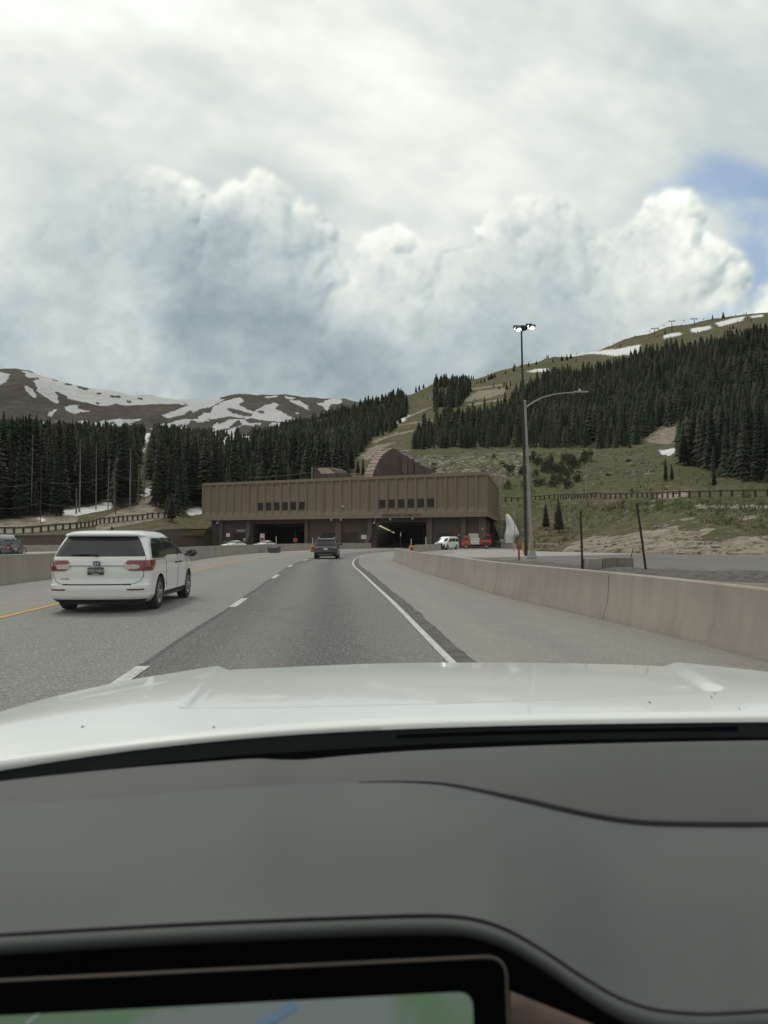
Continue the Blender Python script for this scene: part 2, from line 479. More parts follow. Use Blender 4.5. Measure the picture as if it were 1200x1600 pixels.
# ================================================================== CAMERA, SUN, SKY
cam = bpy.data.cameras.new('camera'); cam.sensor_fit = 'VERTICAL'; cam.sensor_height = 36.0
cam.lens = 36.0 * FPX / 1600.0; cam.clip_start = .05; cam.clip_end = 20000
camo = bpy.data.objects.new('camera', cam); link(camo)
camo.location = (0, 0, CAMZ); camo.rotation_euler = (math.pi / 2 + PITCH, 0, 0)
cam.dof.use_dof = True; cam.dof.focus_distance = 25.0; cam.dof.aperture_fstop = cam.lens / 4.4
sc.camera = camo
sc.view_settings.view_transform = 'Standard'; sc.view_settings.look = 'None'
sc.view_settings.exposure = EXPOSURE; sc.view_settings.gamma = 1
sc.cycles.use_denoising = True
sc.cycles.max_bounces = 6; sc.cycles.transparent_max_bounces = 12; sc.cycles.transmission_bounces = 6
sc.cycles.sample_clamp_indirect = 4

SUN_EL, SUN_AZ = R(58), R(-35)      # azimuth from +Y towards +X
su = bpy.data.lights.new('sun', 'SUN'); su.energy = SUN_E; su.angle = R(12); su.color = (1.0, .96, .90)
suo = bpy.data.objects.new('sun', su); link(suo)
sd = Vector((math.sin(SUN_AZ) * math.cos(SUN_EL), math.cos(SUN_AZ) * math.cos(SUN_EL), math.sin(SUN_EL)))
suo.rotation_euler = sd.to_track_quat('Z', 'Y').to_euler(); suo.location = (0, 0, 60)

def worley(x, y, seed):
    ix = np.floor(x); iy = np.floor(y); best = np.full(x.shape, 9.0)
    for dx_ in (-1, 0, 1):
        for dy_ in (-1, 0, 1):
            cx = ix + dx_; cy = iy + dy_
            px_ = cx + _hash(cx, cy, seed); py_ = cy + _hash(cx, cy, seed + 7)
            best = np.minimum(best, (x - px_) ** 2 + (y - py_) ** 2)
    return np.sqrt(best)
def blur(a, n):
    k = np.hanning(2 * n + 3)[1:-1]; k /= k.sum()
    for ax in (0, 1):
        p = np.pad(a, [(n, n) if q == ax else (0, 0) for q in range(2)], mode='edge')
        o = np.zeros_like(a)
        for i, w in enumerate(k): o += w * (p[i:i + a.shape[0], :] if ax == 0 else p[:, i:i + a.shape[1]])
        a = o
    return a
def cloud_map():
    """the cloud cover of this sky as radiance over compass direction and elevation, modelled as heaped puffs under a high veil"""
    W, Hh = 4096, 2048
    img = np.zeros((Hh, W, 4), np.float32)
    # coarse cover for the rest of the sky
    az = (np.arange(W // 8) * 8 + 4) / W * 2 * np.pi - np.pi; el = (np.arange(Hh // 8) * 8 + 4) / Hh * np.pi - np.pi / 2
    A, E = np.meshgrid(az, el)
    X3, Y3, Z3 = np.sin(A) * np.cos(E), np.cos(A) * np.cos(E), np.sin(E)
    n = fbm(X3 * 2.2 + Z3 * 1.3 + 20, Y3 * 2.2 - Z3 + 20, 5, 300) * 1.4
    lum = .60 + n * .45 + .10 * np.clip(E / 1.2, 0, 1)
    lum = np.where(E < -.02, .10, np.clip(lum, .3, .85))
    coarse = np.stack([lum * 1.0, lum * 1.015, lum * 1.0, np.ones_like(lum)], -1)
    img[:] = np.repeat(np.repeat(coarse, 8, 0), 8, 1)
    # fine cover for the part of the sky over the pass
    c0, c1 = int((R(-46) + np.pi) / (2 * np.pi) * W), int((R(46) + np.pi) / (2 * np.pi) * W)
    r0, r1 = int((R(-3) + np.pi / 2) / np.pi * Hh), int((R(52) + np.pi / 2) / np.pi * Hh)
    az = (np.arange(c0, c1) + .5) / W * 2 * np.pi - np.pi; el = (np.arange(r0, r1) + .5) / Hh * np.pi - np.pi / 2
    A, E = np.meshgrid(az, el)
    x, y = pixn(np.sin(A) * 1e5, np.cos(A) * 1e5, np.tan(E) * 1e5 + CAMZ)
    y = np.maximum(y, -900)
    # broad brightness of the veil and of the bank, from a few anchor directions
    def field(anchors, s):
        n_ = np.zeros_like(x); d_ = np.full_like(x, 1e-6)
        for ax, ay, v in anchors:
            w = np.exp(-((x - ax) ** 2 + (y - ay) ** 2) / (2 * s * s)) + 1e-5 / (1 + ((x - ax) ** 2 + (y - ay) ** 2) / 1e5)
            n_ += w * v; d_ += w
        return n_ / d_
    wx = x + fbm(x * .006, y * .006, 4, 1) * 120; wy = y + fbm(x * .006 + 40, y * .006, 4, 2) * 90
    xs, ys = x, y
    def fieldw(anchors, s):
        nonlocal x, y
        ox, oy = x, y; x, y = wx, wy; r = field(anchors, s); x, y = ox, oy; return r
    veil = fieldw([(-200, -300, 232), (0, 0, 238), (250, 0, 236), (600, 0, 226), (900, 0, 212), (1200, 0, 203), (1500, 0, 200), (0, 150, 226), (300, 130, 220), (600, 150, 220), (900, 150, 216), (1200, 120, 206), (100, 230, 207), (330, 210, 220),
              (600, 270, 222), (700, 330, 226), (900, 250, 216), (1050, 220, 205), (1200, 220, 195), (0, 320, 200), (600, -400, 225), (1300, 600, 205)], 95)
    st = fbm((x * .8 + y * .55) * .0035, (y * .9 - x * .35) * .010, 6, 31); st2 = fbm(x * .012, y * .016, 5, 35)
    veil = veil + st * 44 + st2 * 18 + fbm((x + y * .4) * .03, (y - x * .2) * .045, 5, 37) * 9
    body = fieldw([(-200, 400, 205), (-100, 560, 195), (0, 340, 206), (0, 450, 190), (90, 330, 196), (150, 400, 184), (100, 480, 193), (200, 500, 206), (200, 430, 182), (320, 420, 160), (350, 470, 158), (260, 340, 196), (300, 300, 214), (400, 330, 205), (420, 400, 172), (440, 460, 166), (500, 420, 186), (510, 500, 176),
              (560, 400, 206), (600, 380, 214), (620, 450, 200), (690, 420, 220), (700, 480, 205), (340, 540, 168), (430, 550, 172), (500, 570, 162), (600, 560, 160), (680, 570, 166), (760, 560, 168), (780, 480, 190), (800, 400, 200), (850, 360, 206), (860, 430, 190), (930, 400, 206), (900, 480, 188), (960, 450, 214), (880, 540, 176),
              (1000, 400, 206), (1060, 340, 218), (1080, 400, 212), (1000, 500, 210), (1100, 450, 216), (1040, 450, 204), (0, 560, 194), (120, 580, 192), (250, 590, 188), (380, 600, 186), (470, 615, 180), (1200, 470, 238), (1300, 470, 236), (1150, 520, 226)], 46)
    body = body + fbm(x * .011, y * .014, 6, 51) * 40 + fbm(x * .035, y * .04, 4, 52) * 17 + fbm(x * .085, y * .10, 3, 53) * 9
    # heaped puffs
    heads = [(-120, 340), (0, 300), (120, 285), (215, 262), (265, 262), (300, 292), (345, 297), (380, 282), (410, 272), (445, 292), (485, 328), (508, 368), (550, 378), (580, 362), (608, 344), (632, 366), (668, 398), (720, 398), (764, 358), (788, 320), (830, 308), (872, 313), (905, 342), (940, 362), (985, 352), (1020, 314), (1050, 298), (1078, 312), (1105, 352), (1135, 366), (1156, 384), (1140, 425), (1118, 462)]
    r_ = random.Random(21); puffs = []
    for k in range(150):
        q = r_.uniform(0, len(heads) - 1.001); i = int(q); f = q - i
        hx, hy = lerp(heads[i][0], heads[i + 1][0], f), lerp(heads[i][1], heads[i + 1][1], f); rad = r_.uniform(16, 34)
        puffs.append((hx + r_.uniform(-4, 4) - (rad * .8 if hx > 1085 else 0), hy + rad * .9 + r_.uniform(-3, 8), rad, 0))
    for k in range(420):
        q = r_.uniform(0, len(heads) - 1.001); i = int(q); f = q - i
        hx, hy = lerp(heads[i][0], heads[i + 1][0], f), lerp(heads[i][1], heads[i + 1][1], f); dn = r_.uniform(18, 250) * (1.0 if hx < 1050 else .45); rad = r_.uniform(16, 30) + dn * .14
        puffs.append((hx + r_.uniform(-22, 22) - (rad * 1.0 if hx > 1070 else 0), hy + dn + rad * .5, rad, dn))
    def rough(u, v, am):
        return u + fbm(u * .03, v * .03, 4, 61) * am * 2.0 + fbm(u * .10, v * .10, 3, 62) * am * .7, v + fbm(u * .03 + 70, v * .03, 4, 63) * am * 2.0 + fbm(u * .10 + 9, v * .10, 3, 64) * am * .7
    px_, py_ = rough(x, y, 16)
    Hf = np.full(x.shape, -1e3)
    for cx, cy, rad, dn in puffs:
        m = (np.abs(px_ - cx) < rad) & (np.abs(py_ - cy) < rad)
        d2 = (px_[m] - cx) ** 2 + (py_[m] - cy) ** 2
        h = np.where(d2 < rad * rad, dn * .8 + np.sqrt(np.maximum(rad * rad - d2, 0)), -1e3)
        Hf[m] = np.maximum(Hf[m], h)
    ins = (Hf > -500).astype(float)
    # solid below the heads
    hd = [h for h in heads if h[1] < 390] + [(1200, 440), (1300, 430)]; hx0 = x * .6 + px_ * .4; hy = np.interp(hx0, [h[0] for h in hd], [h[1] for h in hd])
    below = np.clip((py_ - hy - 14) / 22, 0, 1) * np.clip((np.interp(y, [300, 380, 440, 480, 520], [1150, 1140, 1112, 1105, 1200]) - px_) / 26, 0, 1)
    edge_soft = blur(np.maximum(ins, below), 4)
    melt = np.interp(x, [-200, 130, 250, 1300], [.0, .12, 1, 1])
    cover = np.clip(edge_soft * 1.15 + (fbm(x * .05, y * .05, 4, 70) * .5 + fbm(x * .14, y * .14, 3, 71) * .35) * np.clip(1 - np.abs(edge_soft - .5) * 2, 0, 1) * 2, 0, 1) * melt + (1 - melt) * np.clip((y - hy + 30) / 150, 0, 1)
    Hs = np.where(Hf > -500, Hf, np.clip((py_ - hy) * .8, 0, 260)); Hs = np.maximum(Hs, np.clip((py_ - hy) * .8 - 8, 0, 400))
    g1 = blur(Hs, 1); g2 = blur(Hs, 5)
    def lam(h, k):
        gy, gx = np.gradient(h); gy = -gy        # rows go up with elevation
        # texel to level units
        nx_, ny_, nz_ = -gx * k, gy * -k, np.ones_like(h)
        l = np.sqrt(nx_ ** 2 + ny_ ** 2 + 1); return (nx_ * -.34 + ny_ * -.74 + nz_ * .58) / l
    l1 = lam(g1, .55); l2 = lam(g2, .8)
    dn = np.clip((py_ - hy) / 150, 0, 1.5)
    amp = np.interp(x, [-100, 200, 330, 700, 800, 1200], [5, 16, 26, 22, 24, 26]) * np.interp(dn, [0, .35, 1, 1.5], [1.0, .85, .40, .22])
    amp = amp + 18 * np.clip((x - 940) / 120, 0, 1) * np.clip((1.5 - dn) / .8, 0, 1)
    amp *= np.clip((1.45 - dn) / .7, 0, 1) * .72
    body = body + (l1 - .5) * amp * .45 + (l2 - .5) * amp * 1.0
    # sunlit top rim
    rimw = np.clip(1 - (py_ - hy) / 34, 0, 1) * (py_ > hy - 25)
    body = body + rimw * np.interp(x, [0, 200, 300, 500, 600, 760, 1200], [0, 8, 16, 8, 12, 14, 10])
    veil2 = veil - np.exp(-((y - hy) / 60.0) ** 2) * np.interp(x, [150, 300, 700, 760, 950, 1100], [0, 9, 2, 9, 7, 0])
    Lm = veil2 * (1 - cover) + body * cover
    # blue gap
    def ell(cx, cy, rx, ry, rot=0.0):
        c, s = math.cos(rot), math.sin(rot); u = (x - cx) * c + (y - cy) * s; v = -(x - cx) * s + (y - cy) * c
        return np.sqrt((u / rx) ** 2 + (v / ry) ** 2)
    bn = fbm(x * .010 + 5, y * .013, 6, 81) * 1.0; bw = fbm((x + y) * .012, (y - x * .5) * .03, 5, 82)
    g = np.minimum(ell(1140, 285, 135, 50, -.15), ell(1205, 370, 85, 175)) + bn * .9 + bw * .5
    gap = np.clip((1.14 - g) / .8, 0, 1); gap = gap * gap * (3 - 2 * gap)
    wisps = np.clip(fbm((x * .7 + y) * .018, (y - x * .6) * .018, 6, 85) * 3.2, 0, 1)
    gap *= (1 - .85 * wisps)
    low = np.clip((1.0 - (ell(1178, 415, 34, 62, .2) + bn * .5)) / .45, 0, 1)
    gap = np.maximum(gap, low)
    g2_ = np.clip((1.0 - (ell(1120, 496, 70, 22, -.35) + bn * 1.1 + bw * .8)) / .5, 0, 1)
    lowc = np.clip((1.0 - (ell(1228, 482, 72, 50, -.55) + fbm(x * .02, y * .02, 5, 90) * 1.1)) / .35, 0, 1)
    blue = gap * (1 - cover) 
    blue = np.maximum(blue, g2_ * .55) * .70 * (1 - lowc)
    Lm = Lm * (1 - lowc) + (236 + fbm(x * .03, y * .03, 4, 93) * 22) * lowc
    Lm = np.clip(208 + (Lm - 208) * 1.05, 130, 247)
    # grey turns bluer as it darkens, like the air in front of it
    t = np.clip((Lm - 150) / 75, 0, 1)
    rgb = np.stack([Lm * (.915 + .08 * t), Lm * (1.0 + .006 * t), Lm * (1.055 - .075 * t)], -1) / 255
    lin = np.where(rgb < .04045, rgb / 12.92, ((rgb + .055) / 1.055) ** 2.4)
    # the very bottom melts into distance
    f = np.clip((x + 300) / 160, 0, 1) * np.clip((1500 - x) / 160, 0, 1)
    f = f * np.clip((R(51) - E) / .12, 0, 1)
    old = img[r0:r1, c0:c1, :3]
    img[r0:r1, c0:c1, :3] = old * (1 - f[..., None]) + lin * f[..., None]
    img[r0:r1, c0:c1, 3] = np.where(E > -.03, 1 - blue * f, 1)
    return img
def build_world():
    w = bpy.data.worlds.new('World'); sc.world = w; w.use_nodes = True
    nt = w.node_tree; nt.nodes.clear(); L = nt.links.new
    out = nt.nodes.new('ShaderNodeOutputWorld')
    sky = nt.nodes.new('ShaderNodeTexSky'); sky.sky_type = 'NISHITA'; sky.sun_disc = False
    sky.sun_elevation = SUN_EL; sky.sun_rotation = SUN_AZ; sky.altitude = 900; sky.air_density = 1.0; sky.dust_density = 2.0; sky.ozone_density = 1.2
    a = cloud_map()
    tc = nt.nodes.new('ShaderNodeTexCoord')
    mp = nt.nodes.new('ShaderNodeMapping'); mp.vector_type = 'POINT'; mp.inputs['Rotation'].default_value = (0, 0, R(-90)); L(tc.outputs['Generated'], mp.inputs[0])
    def env(name, px):
        im = bpy.data.images.new(name, px.shape[1], px.shape[0], alpha=False, float_buffer=True); im.colorspace_settings.name = 'Non-Color'
        im.pixels.foreach_set(np.ascontiguousarray(px, np.float32).ravel()); im.update(); im.pack()
        en = nt.nodes.new('ShaderNodeTexEnvironment'); en.image = im; en.interpolation = 'Cubic'; L(mp.outputs[0], en.inputs[0]); return en
    en = env('cloud_cover', np.concatenate([a[..., :3], np.ones_like(a[..., :1])], -1))
    h = a[::2, ::2, 3]; en2 = env('cloud_gaps', np.stack([h, h, h, np.ones_like(h)], -1))
    bgc = nt.nodes.new('ShaderNodeBackground'); L(en.outputs[0], bgc.inputs[0]); bgc.inputs[1].default_value = CLOUD_E
    bgs = nt.nodes.new('ShaderNodeBackground'); L(sky.outputs[0], bgs.inputs[0]); bgs.inputs[1].default_value = .15
    mx = nt.nodes.new('ShaderNodeMixShader'); L(en2.outputs[0], mx.inputs[0]); L(bgs.outputs[0], mx.inputs[1]); L(bgc.outputs[0], mx.inputs[2])
    L(mx.outputs[0], out.inputs[0])
    w.cycles.sampling_method = 'MANUAL'; w.cycles.sample_map_resolution = 1024
build_world()

# ================================================================== TERRAIN
TC = {   # compass column -> (distance, level read at that column)
 -900: [(60, 856), (90, 835), (150, 800), (300, 700), (600, 640), (1000, 610), (1300, 640)],
 -400: [(80, 843), (100, 838), (140, 818), (200, 780), (320, 706), (600, 660), (1000, 640), (1300, 660)],
 0: [(101, 842), (112, 838), (126, 833), (140, 824), (175, 806), (230, 772), (350, 712), (600, 680), (1000, 672), (1300, 690)],
 100: [(115, 838), (130, 830), (140, 822), (170, 803), (230, 770), (350, 716), (560, 688), (950, 678), (1300, 695)],
 160: [(121, 836), (133, 829), (150, 815), (180, 798), (240, 768), (350, 720), (550, 692), (900, 682), (1300, 700)],
 230: [(135, 833), (150, 823), (165, 806), (190, 788), (240, 766), (320, 735), (450, 705), (700, 685), (1000, 676), (1300, 700)],
 318: [(152, 829), (165, 822), (200, 800), (260, 762), (400, 716), (700, 692), (1100, 682), (1400, 700)],
 400: [(186, 795), (250, 765), (400, 720), (700, 692), (1000, 680), (1400, 700)],
 450: [(186, 795), (260, 760), (400, 720), (700, 688), (900, 668), (1300, 690)],
 500: [(188, 795), (280, 750), (450, 708), (750, 672), (850, 655), (1300, 680)],
 540: [(188, 790), (300, 742), (500, 698), (750, 658), (850, 645), (1300, 670)],
 600: [(188, 785), (260, 752), (450, 700), (700, 655), (850, 630), (1300, 650)],
 640: [(188, 780), (230, 754), (300, 727), (450, 690), (700, 642), (850, 617), (1300, 640)],
 680: [(186, 778), (230, 750), (290, 710), (330, 706), (450, 685), (700, 630), (850, 600), (1300, 625)],
 740: [(186, 778), (230, 748), (290, 709), (340, 705), (500, 662), (750, 612), (880, 593), (1300, 620)],
 786: [(138, 857), (150, 842), (166, 815), (190, 783), (235, 750), (295, 708), (345, 703), (500, 656), (750, 602), (895, 578), (1300, 610)],
 830: [(97, 862), (108, 850), (140, 822), (182, 784), (190, 782), (235, 748), (300, 707), (350, 702), (500, 654), (750, 597), (900, 569), (1300, 600)],
 870: [(92, 862), (104, 846), (130, 822), (172, 782), (180, 780), (230, 745), (300, 706), (350, 700), (500, 650), (750, 590), (905, 557), (1300, 590)],
 920: [(87, 863), (96, 848), (115, 828), (150, 781), (158, 779), (220, 742), (300, 704), (340, 700), (500, 642), (750, 580), (950, 552), (1300, 580)],
 1000: [(79, 865), (86, 846), (100, 824), (130, 780), (138, 777), (200, 746), (280, 706), (330, 692), (500, 627), (750, 560), (950, 525), (1300, 555)],
 1060: [(75, 866), (82, 845), (92, 822), (115, 779), (123, 776), (180, 746), (240, 713), (320, 682), (500, 612), (750, 542), (950, 509), (1300, 540)],
 1130: [(72, 867), (79, 846), (88, 820), (107, 778), (115, 775), (160, 752), (220, 722), (320, 668), (500, 592), (750, 527), (950, 497), (1300, 530)],
 1200: [(69, 868), (76, 846), (84, 820), (100, 778), (108, 775), (150, 752), (220, 708), (320, 652), (500, 572), (750, 512), (950, 489), (1300, 520)],
 1700: [(50, 874), (56, 850), (65, 822), (80, 776), (90, 772), (140, 738), (220, 670), (320, 610), (500, 530), (750, 470), (950, 450), (1300, 480)],
 2200: [(44, 874), (56, 840), (80, 776), (90, 772), (140, 738), (220, 670), (320, 610), (500, 530), (750, 470), (950, 450), (1300, 480)],
}
TX = sorted(TC)
TU = np.array([(x - 600) / FPX for x in TX])
_B = ray(600, 0)
def zofy(y, d, u):
    # height of a point seen at level y from distance d (pitch taken into account)
    return CAMZ + ray(600 + u * FPX, y)[1] * d
TP = []
for x in TX:
    u = (x - 600) / FPX
    TP.append((np.array([p[0] for p in TC[x]], float), np.array([zofy(p[1], p[0], u) for p in TC[x]])))
def tz(X, Y, detail=True):
    X = np.asarray(X, float); Y = np.asarray(Y, float)
    u = np.clip(X / Y, TU[0], TU[-1] - 1e-6)
    k = np.clip(np.searchsorted(TU, u, side='right') - 1, 0, len(TU) - 2)
    z = np.zeros(X.shape); 
    t = (u - TU[k]) / (TU[k + 1] - TU[k]); t = t * t * (3 - 2 * t) * .5 + t * .5
    for i in range(len(TU) - 1):
        m = k == i
        if not m.any(): continue
        ya = np.interp(Y[m], *TP[i]); yb = np.interp(Y[m], *TP[i + 1])
        z[m] = ya * (1 - t[m]) + yb * t[m]
    if detail:
        st = np.clip((Y - tstart(u)) / 25, 0, 1)
        amp = np.clip(Y / 300, .25, 1.6)
        z = z + st * amp * (fbm(X * .03, Y * .03, 4, 3) * 3.2 + fbm(X * .16, Y * .16, 3, 5) * .9)
    return z
def tstart(u): return np.interp(u, TU, [TP[i][0][0] for i in range(len(TU))])

# areas read as (column, level) outlines of the slope they lie on
RUN1 = [(535, 770), (548, 722), (575, 694), (602, 678), (632, 655), (632, 628), (652, 606), (674, 600), (678, 640), (690, 652), (672, 680), (642, 703), (640, 712), (668, 745), (600, 770)]
RUN2 = [(738, 604), (795, 584), (830, 572), (880, 556), (860, 577), (812, 590), (798, 600), (790, 625), (742, 646), (716, 630)]
MEADOW = [(636, 770), (636, 706), (700, 703), (850, 702), (985, 703), (1030, 694), (1062, 716), (1050, 735), (1140, 748), (1200, 756), (1420, 765), (1420, 800), (636, 800)]
FOREST_R = [(640, 704), (642, 698), (660, 680), (690, 674), (716, 664), (760, 661), (792, 645), (803, 622), (860, 588), (960, 578), (985, 566), (1005, 560), (1060, 545), (1110, 540), (1200, 522), (1420, 480), (1800, 440), (1800, 770), (1420, 768), (1200, 757), (1150, 752), (1100, 735), (1060, 722), (1052, 700), (1085, 668), (1040, 668), (1018, 676), (1000, 694), (984, 702), (850, 701), (700, 701)]
CLUSTER = [(676, 602), (690, 597), (735, 598), (735, 618), (712, 640), (700, 655), (680, 645)]
FOREST_L = [(-520, 806), (-520, 640), (240, 670), (300, 680), (440, 664), (500, 650), (545, 638), (600, 622), (632, 612), (636, 655), (605, 678), (575, 695), (548, 722), (540, 740), (530, 790), (318, 800), (275, 806), (262, 795), (240, 792), (252, 770), (246, 756), (228, 760), (205, 790), (186, 790), (120, 802), (60, 808), (0, 812)]
SCAR = [(1002, 690), (1022, 672), (1050, 660), (1085, 655), (1100, 662), (1092, 678), (1060, 690), (1040, 694)]
SNOW_N = [
 [(98, 797), (135, 792), (160, 786), (176, 784), (174, 796), (150, 800), (118, 806), (100, 806)],
 [(57, 810), (62, 807), (70, 811), (66, 816)], [(218, 772), (230, 762), (243, 760), (240, 770), (226, 778)],
 [(294, 795), (316, 793), (318, 803), (296, 806)],
 [(1029, 702), (1040, 703), (1053, 699), (1055, 706), (1046, 713), (1034, 710)], [(1076, 698), (1086, 696), (1088, 705), (1078, 708)],
 [(880, 555), (930, 549), (968, 545), (1000, 538), (1000, 552), (960, 556), (925, 552), (890, 558)],
 [(1036, 524), (1062, 519), (1066, 523), (1040, 529)], [(1078, 514), (1108, 508), (1114, 513), (1090, 520), (1080, 518)],
 [(1116, 505), (1140, 498), (1166, 494), (1158, 502), (1124, 510)], [(1170, 494), (1192, 491), (1194, 495), (1176, 497)],
 [(818, 581), (842, 576), (857, 575), (857, 580), (835, 582)],
 [(594, 667), (602, 662), (610, 661), (606, 666)], [(617, 660), (628, 653), (634, 652), (632, 658), (620, 664)], [(632, 651), (640, 648), (640, 652)],
 [(224, 690), (229, 668), (233, 668), (231, 690), (226, 702), (222, 712), (220, 705)], [(228, 662), (236, 657), (240, 664), (234, 680), (229, 690)],
 [(340, 690), (352, 684), (366, 676), (372, 690), (362, 700), (350, 700)], [(368, 676), (380, 668), (394, 676), (386, 690), (374, 690)],
 [(330, 675), (340, 668), (346, 674), (340, 682)], [(388, 672), (398, 668), (404, 676), (396, 684)],
]
DIRT_N = [
 SCAR,
 [(872, 866), (881, 858), (902, 846), (918, 842), (930, 837), (955, 839), (975, 836), (1004, 828), (1018, 829), (1039, 820), (1056, 821), (1060, 829), (1088, 830), (1102, 824), (1116, 826), (1105, 833), (1081, 844), (1123, 846), (1151, 838), (1182, 839), (1200, 836), (1300, 832), (1420, 840), (1420, 890), (872, 880)],
 [(1150, 808), (1180, 803), (1186, 807), (1156, 813)], [(1060, 812), (1084, 808), (1084, 812), (1066, 815)], [(1085, 790), (1200, 789), (1200, 795), (1090, 796)],
 [(150, 812), (180, 800), (210, 790), (236, 796), (262, 806), (240, 812), (150, 830)], [(214, 790), (226, 775), (250, 768), (262, 776), (240, 800)],
 [(580, 690), (618, 677), (655, 671), (655, 673), (618, 680), (582, 694)], [(632, 651), (656, 643), (676, 634), (676, 636), (656, 646)], [(560, 712), (600, 705), (640, 702), (640, 704), (600, 708)], [(590, 668), (640, 660), (678, 655), (678, 657), (640, 663)], [(735, 606), (800, 598), (800, 600), (738, 609)], [(730, 632), (790, 622), (790, 624), (735, 635)],
 [(720, 620), (745, 612), (790, 605), (790, 616), (730, 628)], [(555, 715), (590, 695), (620, 690), (600, 700), (575, 720)],
 [(1020, 776), (1060, 766), (1080, 771), (1060, 781)],
 [(560, 752), (600, 735), (640, 728), (660, 735), (600, 765)], [(0, 812), (60, 806), (120, 806), (120, 816), (0, 826)],
]
ROCKY = [(640, 742), (650, 712), (760, 708), (830, 706), (830, 745), (780, 748)]

def region(X, Y, Z, polys, jit=3.0, seed=0):
    x, y = pixn(X, Y, Z)
    s = np.clip(160 / np.maximum(Y, 1), .25, 1.6)
    x = x + fbm(X * .08 / s ** 0, Y * .08, 3, seed + 1) * jit * 2.2; y = y + fbm(X * .08 + 50, Y * .08, 3, seed + 2) * jit
    r = np.zeros(X.shape, bool)
    for p in polys: r |= inpoly(x, y, p)
    return r

def build_terrain():
    xs = np.concatenate([np.arange(-880, -160, 24), np.arange(-160, 1360, 2.0), np.arange(1360, 2200, 24)])
    us = (xs - 600) / FPX
    nrow = 470
    t = np.linspace(0, 1, nrow) 
    rows = []
    ts = tstart(us)
    te = 1300.0
    # rows spaced by constant ratio
    Y = ts[None, :] * (te / ts[None, :]) ** (t[:, None])
    X = us[None, :] * Y
    Z = tz(X, Y)
    Z[0] -= np.where((xs > 330) & (xs < 784), 0, 1.2)
    snow = blur(region(X, Y, Z, SNOW_N, 2.2, 3).astype(float), 2)
    dirt = region(X, Y, Z, DIRT_N, 4, 9).astype(float) * .9
    forest = region(X, Y, Z, [FOREST_R, FOREST_L], 2, 5)
    px, py = pixn(X, Y, Z)
    green = np.clip(.35 + fbm(X * .02, Y * .02, 4, 21) * 1.6, 0, 1)
    green = np.where(inpoly(px, py, MEADOW), green + .35, green)
    dirt = np.maximum(dirt, np.where(inpoly(px, py, ROCKY), .45 + fbm(X * .1, Y * .1, 3, 33) * .5, 0))
    dirt = np.where(forest, np.maximum(dirt, .15), dirt); green = np.where(forest, .5, green)
    # thin snow under the trees of the valley head
    gl = (px > 320) & (px < 440) & (py > 655) & (py < 705)
    snow = np.where(gl & (fbm(X * .05, Y * .05, 4, 77) > .03), 1.0, snow)
    rock = np.clip(fbm(X * .25, Y * .25, 2, 88) * 5 - 1.3, 0, 1)
    dirt = np.maximum(dirt, rock * .8 * (Y > 180))
    V = np.stack([X, Y, Z], -1).reshape(-1, 3)
    cols = np.stack([snow, dirt, green, np.ones_like(snow)], -1).reshape(-1, 4)
    h, w = X.shape
    idx = np.arange(h * w).reshape(h, w)
    Fq = np.stack([idx[:-1, :-1], idx[:-1, 1:], idx[1:, 1:], idx[1:, :-1]], -1).reshape(-1, 4)
    o = np_mesh('hills', V, Fq, M['ground'], cols=cols)
    tag(o, 'grass, dirt and forest slopes rising on both sides of the tunnel portal', None, kind='structure')
build_terrain()

# ------------------------------------------------------------------ far snowy mountain
MC = [(-500, 560), (-200, 585), (-60, 590), (0, 576), (20, 575.5), (40, 579), (65, 588), (127, 604), (198, 615.5), (272, 623), (325, 626), (340, 623), (352, 619), (380, 616.5), (432, 617), (446, 616.5), (470, 621), (500, 622), (538, 622), (600, 640), (700, 680), (1000, 700), (1400, 720)]
SNOW_M = [
 [(35.4, 579), (65, 586), (127, 603), (198, 614), (272, 621), (320, 624), (345, 621), (340, 626), (292, 630.7), (255, 632), (235, 633.5), (195, 636), (181, 630.6), (164, 635), (136, 628), (113, 625), (93.5, 622), (85, 618), (93.5, 632), (76.5, 625), (59.5, 611), (55, 598), (42.5, 587)],
 [(340, 625), (300, 626), (289, 633.5), (272, 642), (255, 647.6), (266, 653), (283, 649), (300, 639), (323, 633.5)],
 [(0, 580), (17, 585), (14, 592), (0, 602), (-40, 600), (-40, 585)], [(40, 602), (54, 608), (55, 622), (42.5, 613.6)],
 [(99, 638), (125, 632), (119, 638), (150, 642), (113, 645)], [(147, 659), (173, 657), (170, 664.6), (145, 663)], [(76, 648), (88, 639), (90, 644), (80, 650)],
 [(300, 628), (332, 626.5), (354, 620), (347.5, 628), (319, 637.6), (296, 646)],
] + [[(300 + a / 3.158, 560 + b / 3.158) for a, b in q] for q in (
 [(20, 292), (60, 270), (95, 275), (100, 240), (160, 215), (240, 188), (250, 210), (230, 240), (310, 265), (340, 240), (400, 215), (425, 225), (415, 250), (480, 285), (515, 300), (440, 312), (300, 300), (180, 285), (100, 296)],
 [(475, 200), (540, 205), (590, 265), (520, 235)], [(620, 225), (690, 192), (745, 205), (730, 220), (690, 225), (670, 258)], [(230, 305), (340, 320), (330, 332), (250, 325)],
 [(390, 312), (445, 320), (430, 345), (370, 338)], [(360, 185), (420, 182), (420, 190), (360, 190)], [(455, 182), (510, 190), (500, 198), (460, 190)], [(515, 268), (545, 270), (530, 278)], [(90, 330), (160, 325), (200, 345), (120, 350)], [(0, 300), (60, 296), (90, 305), (20, 315)])]
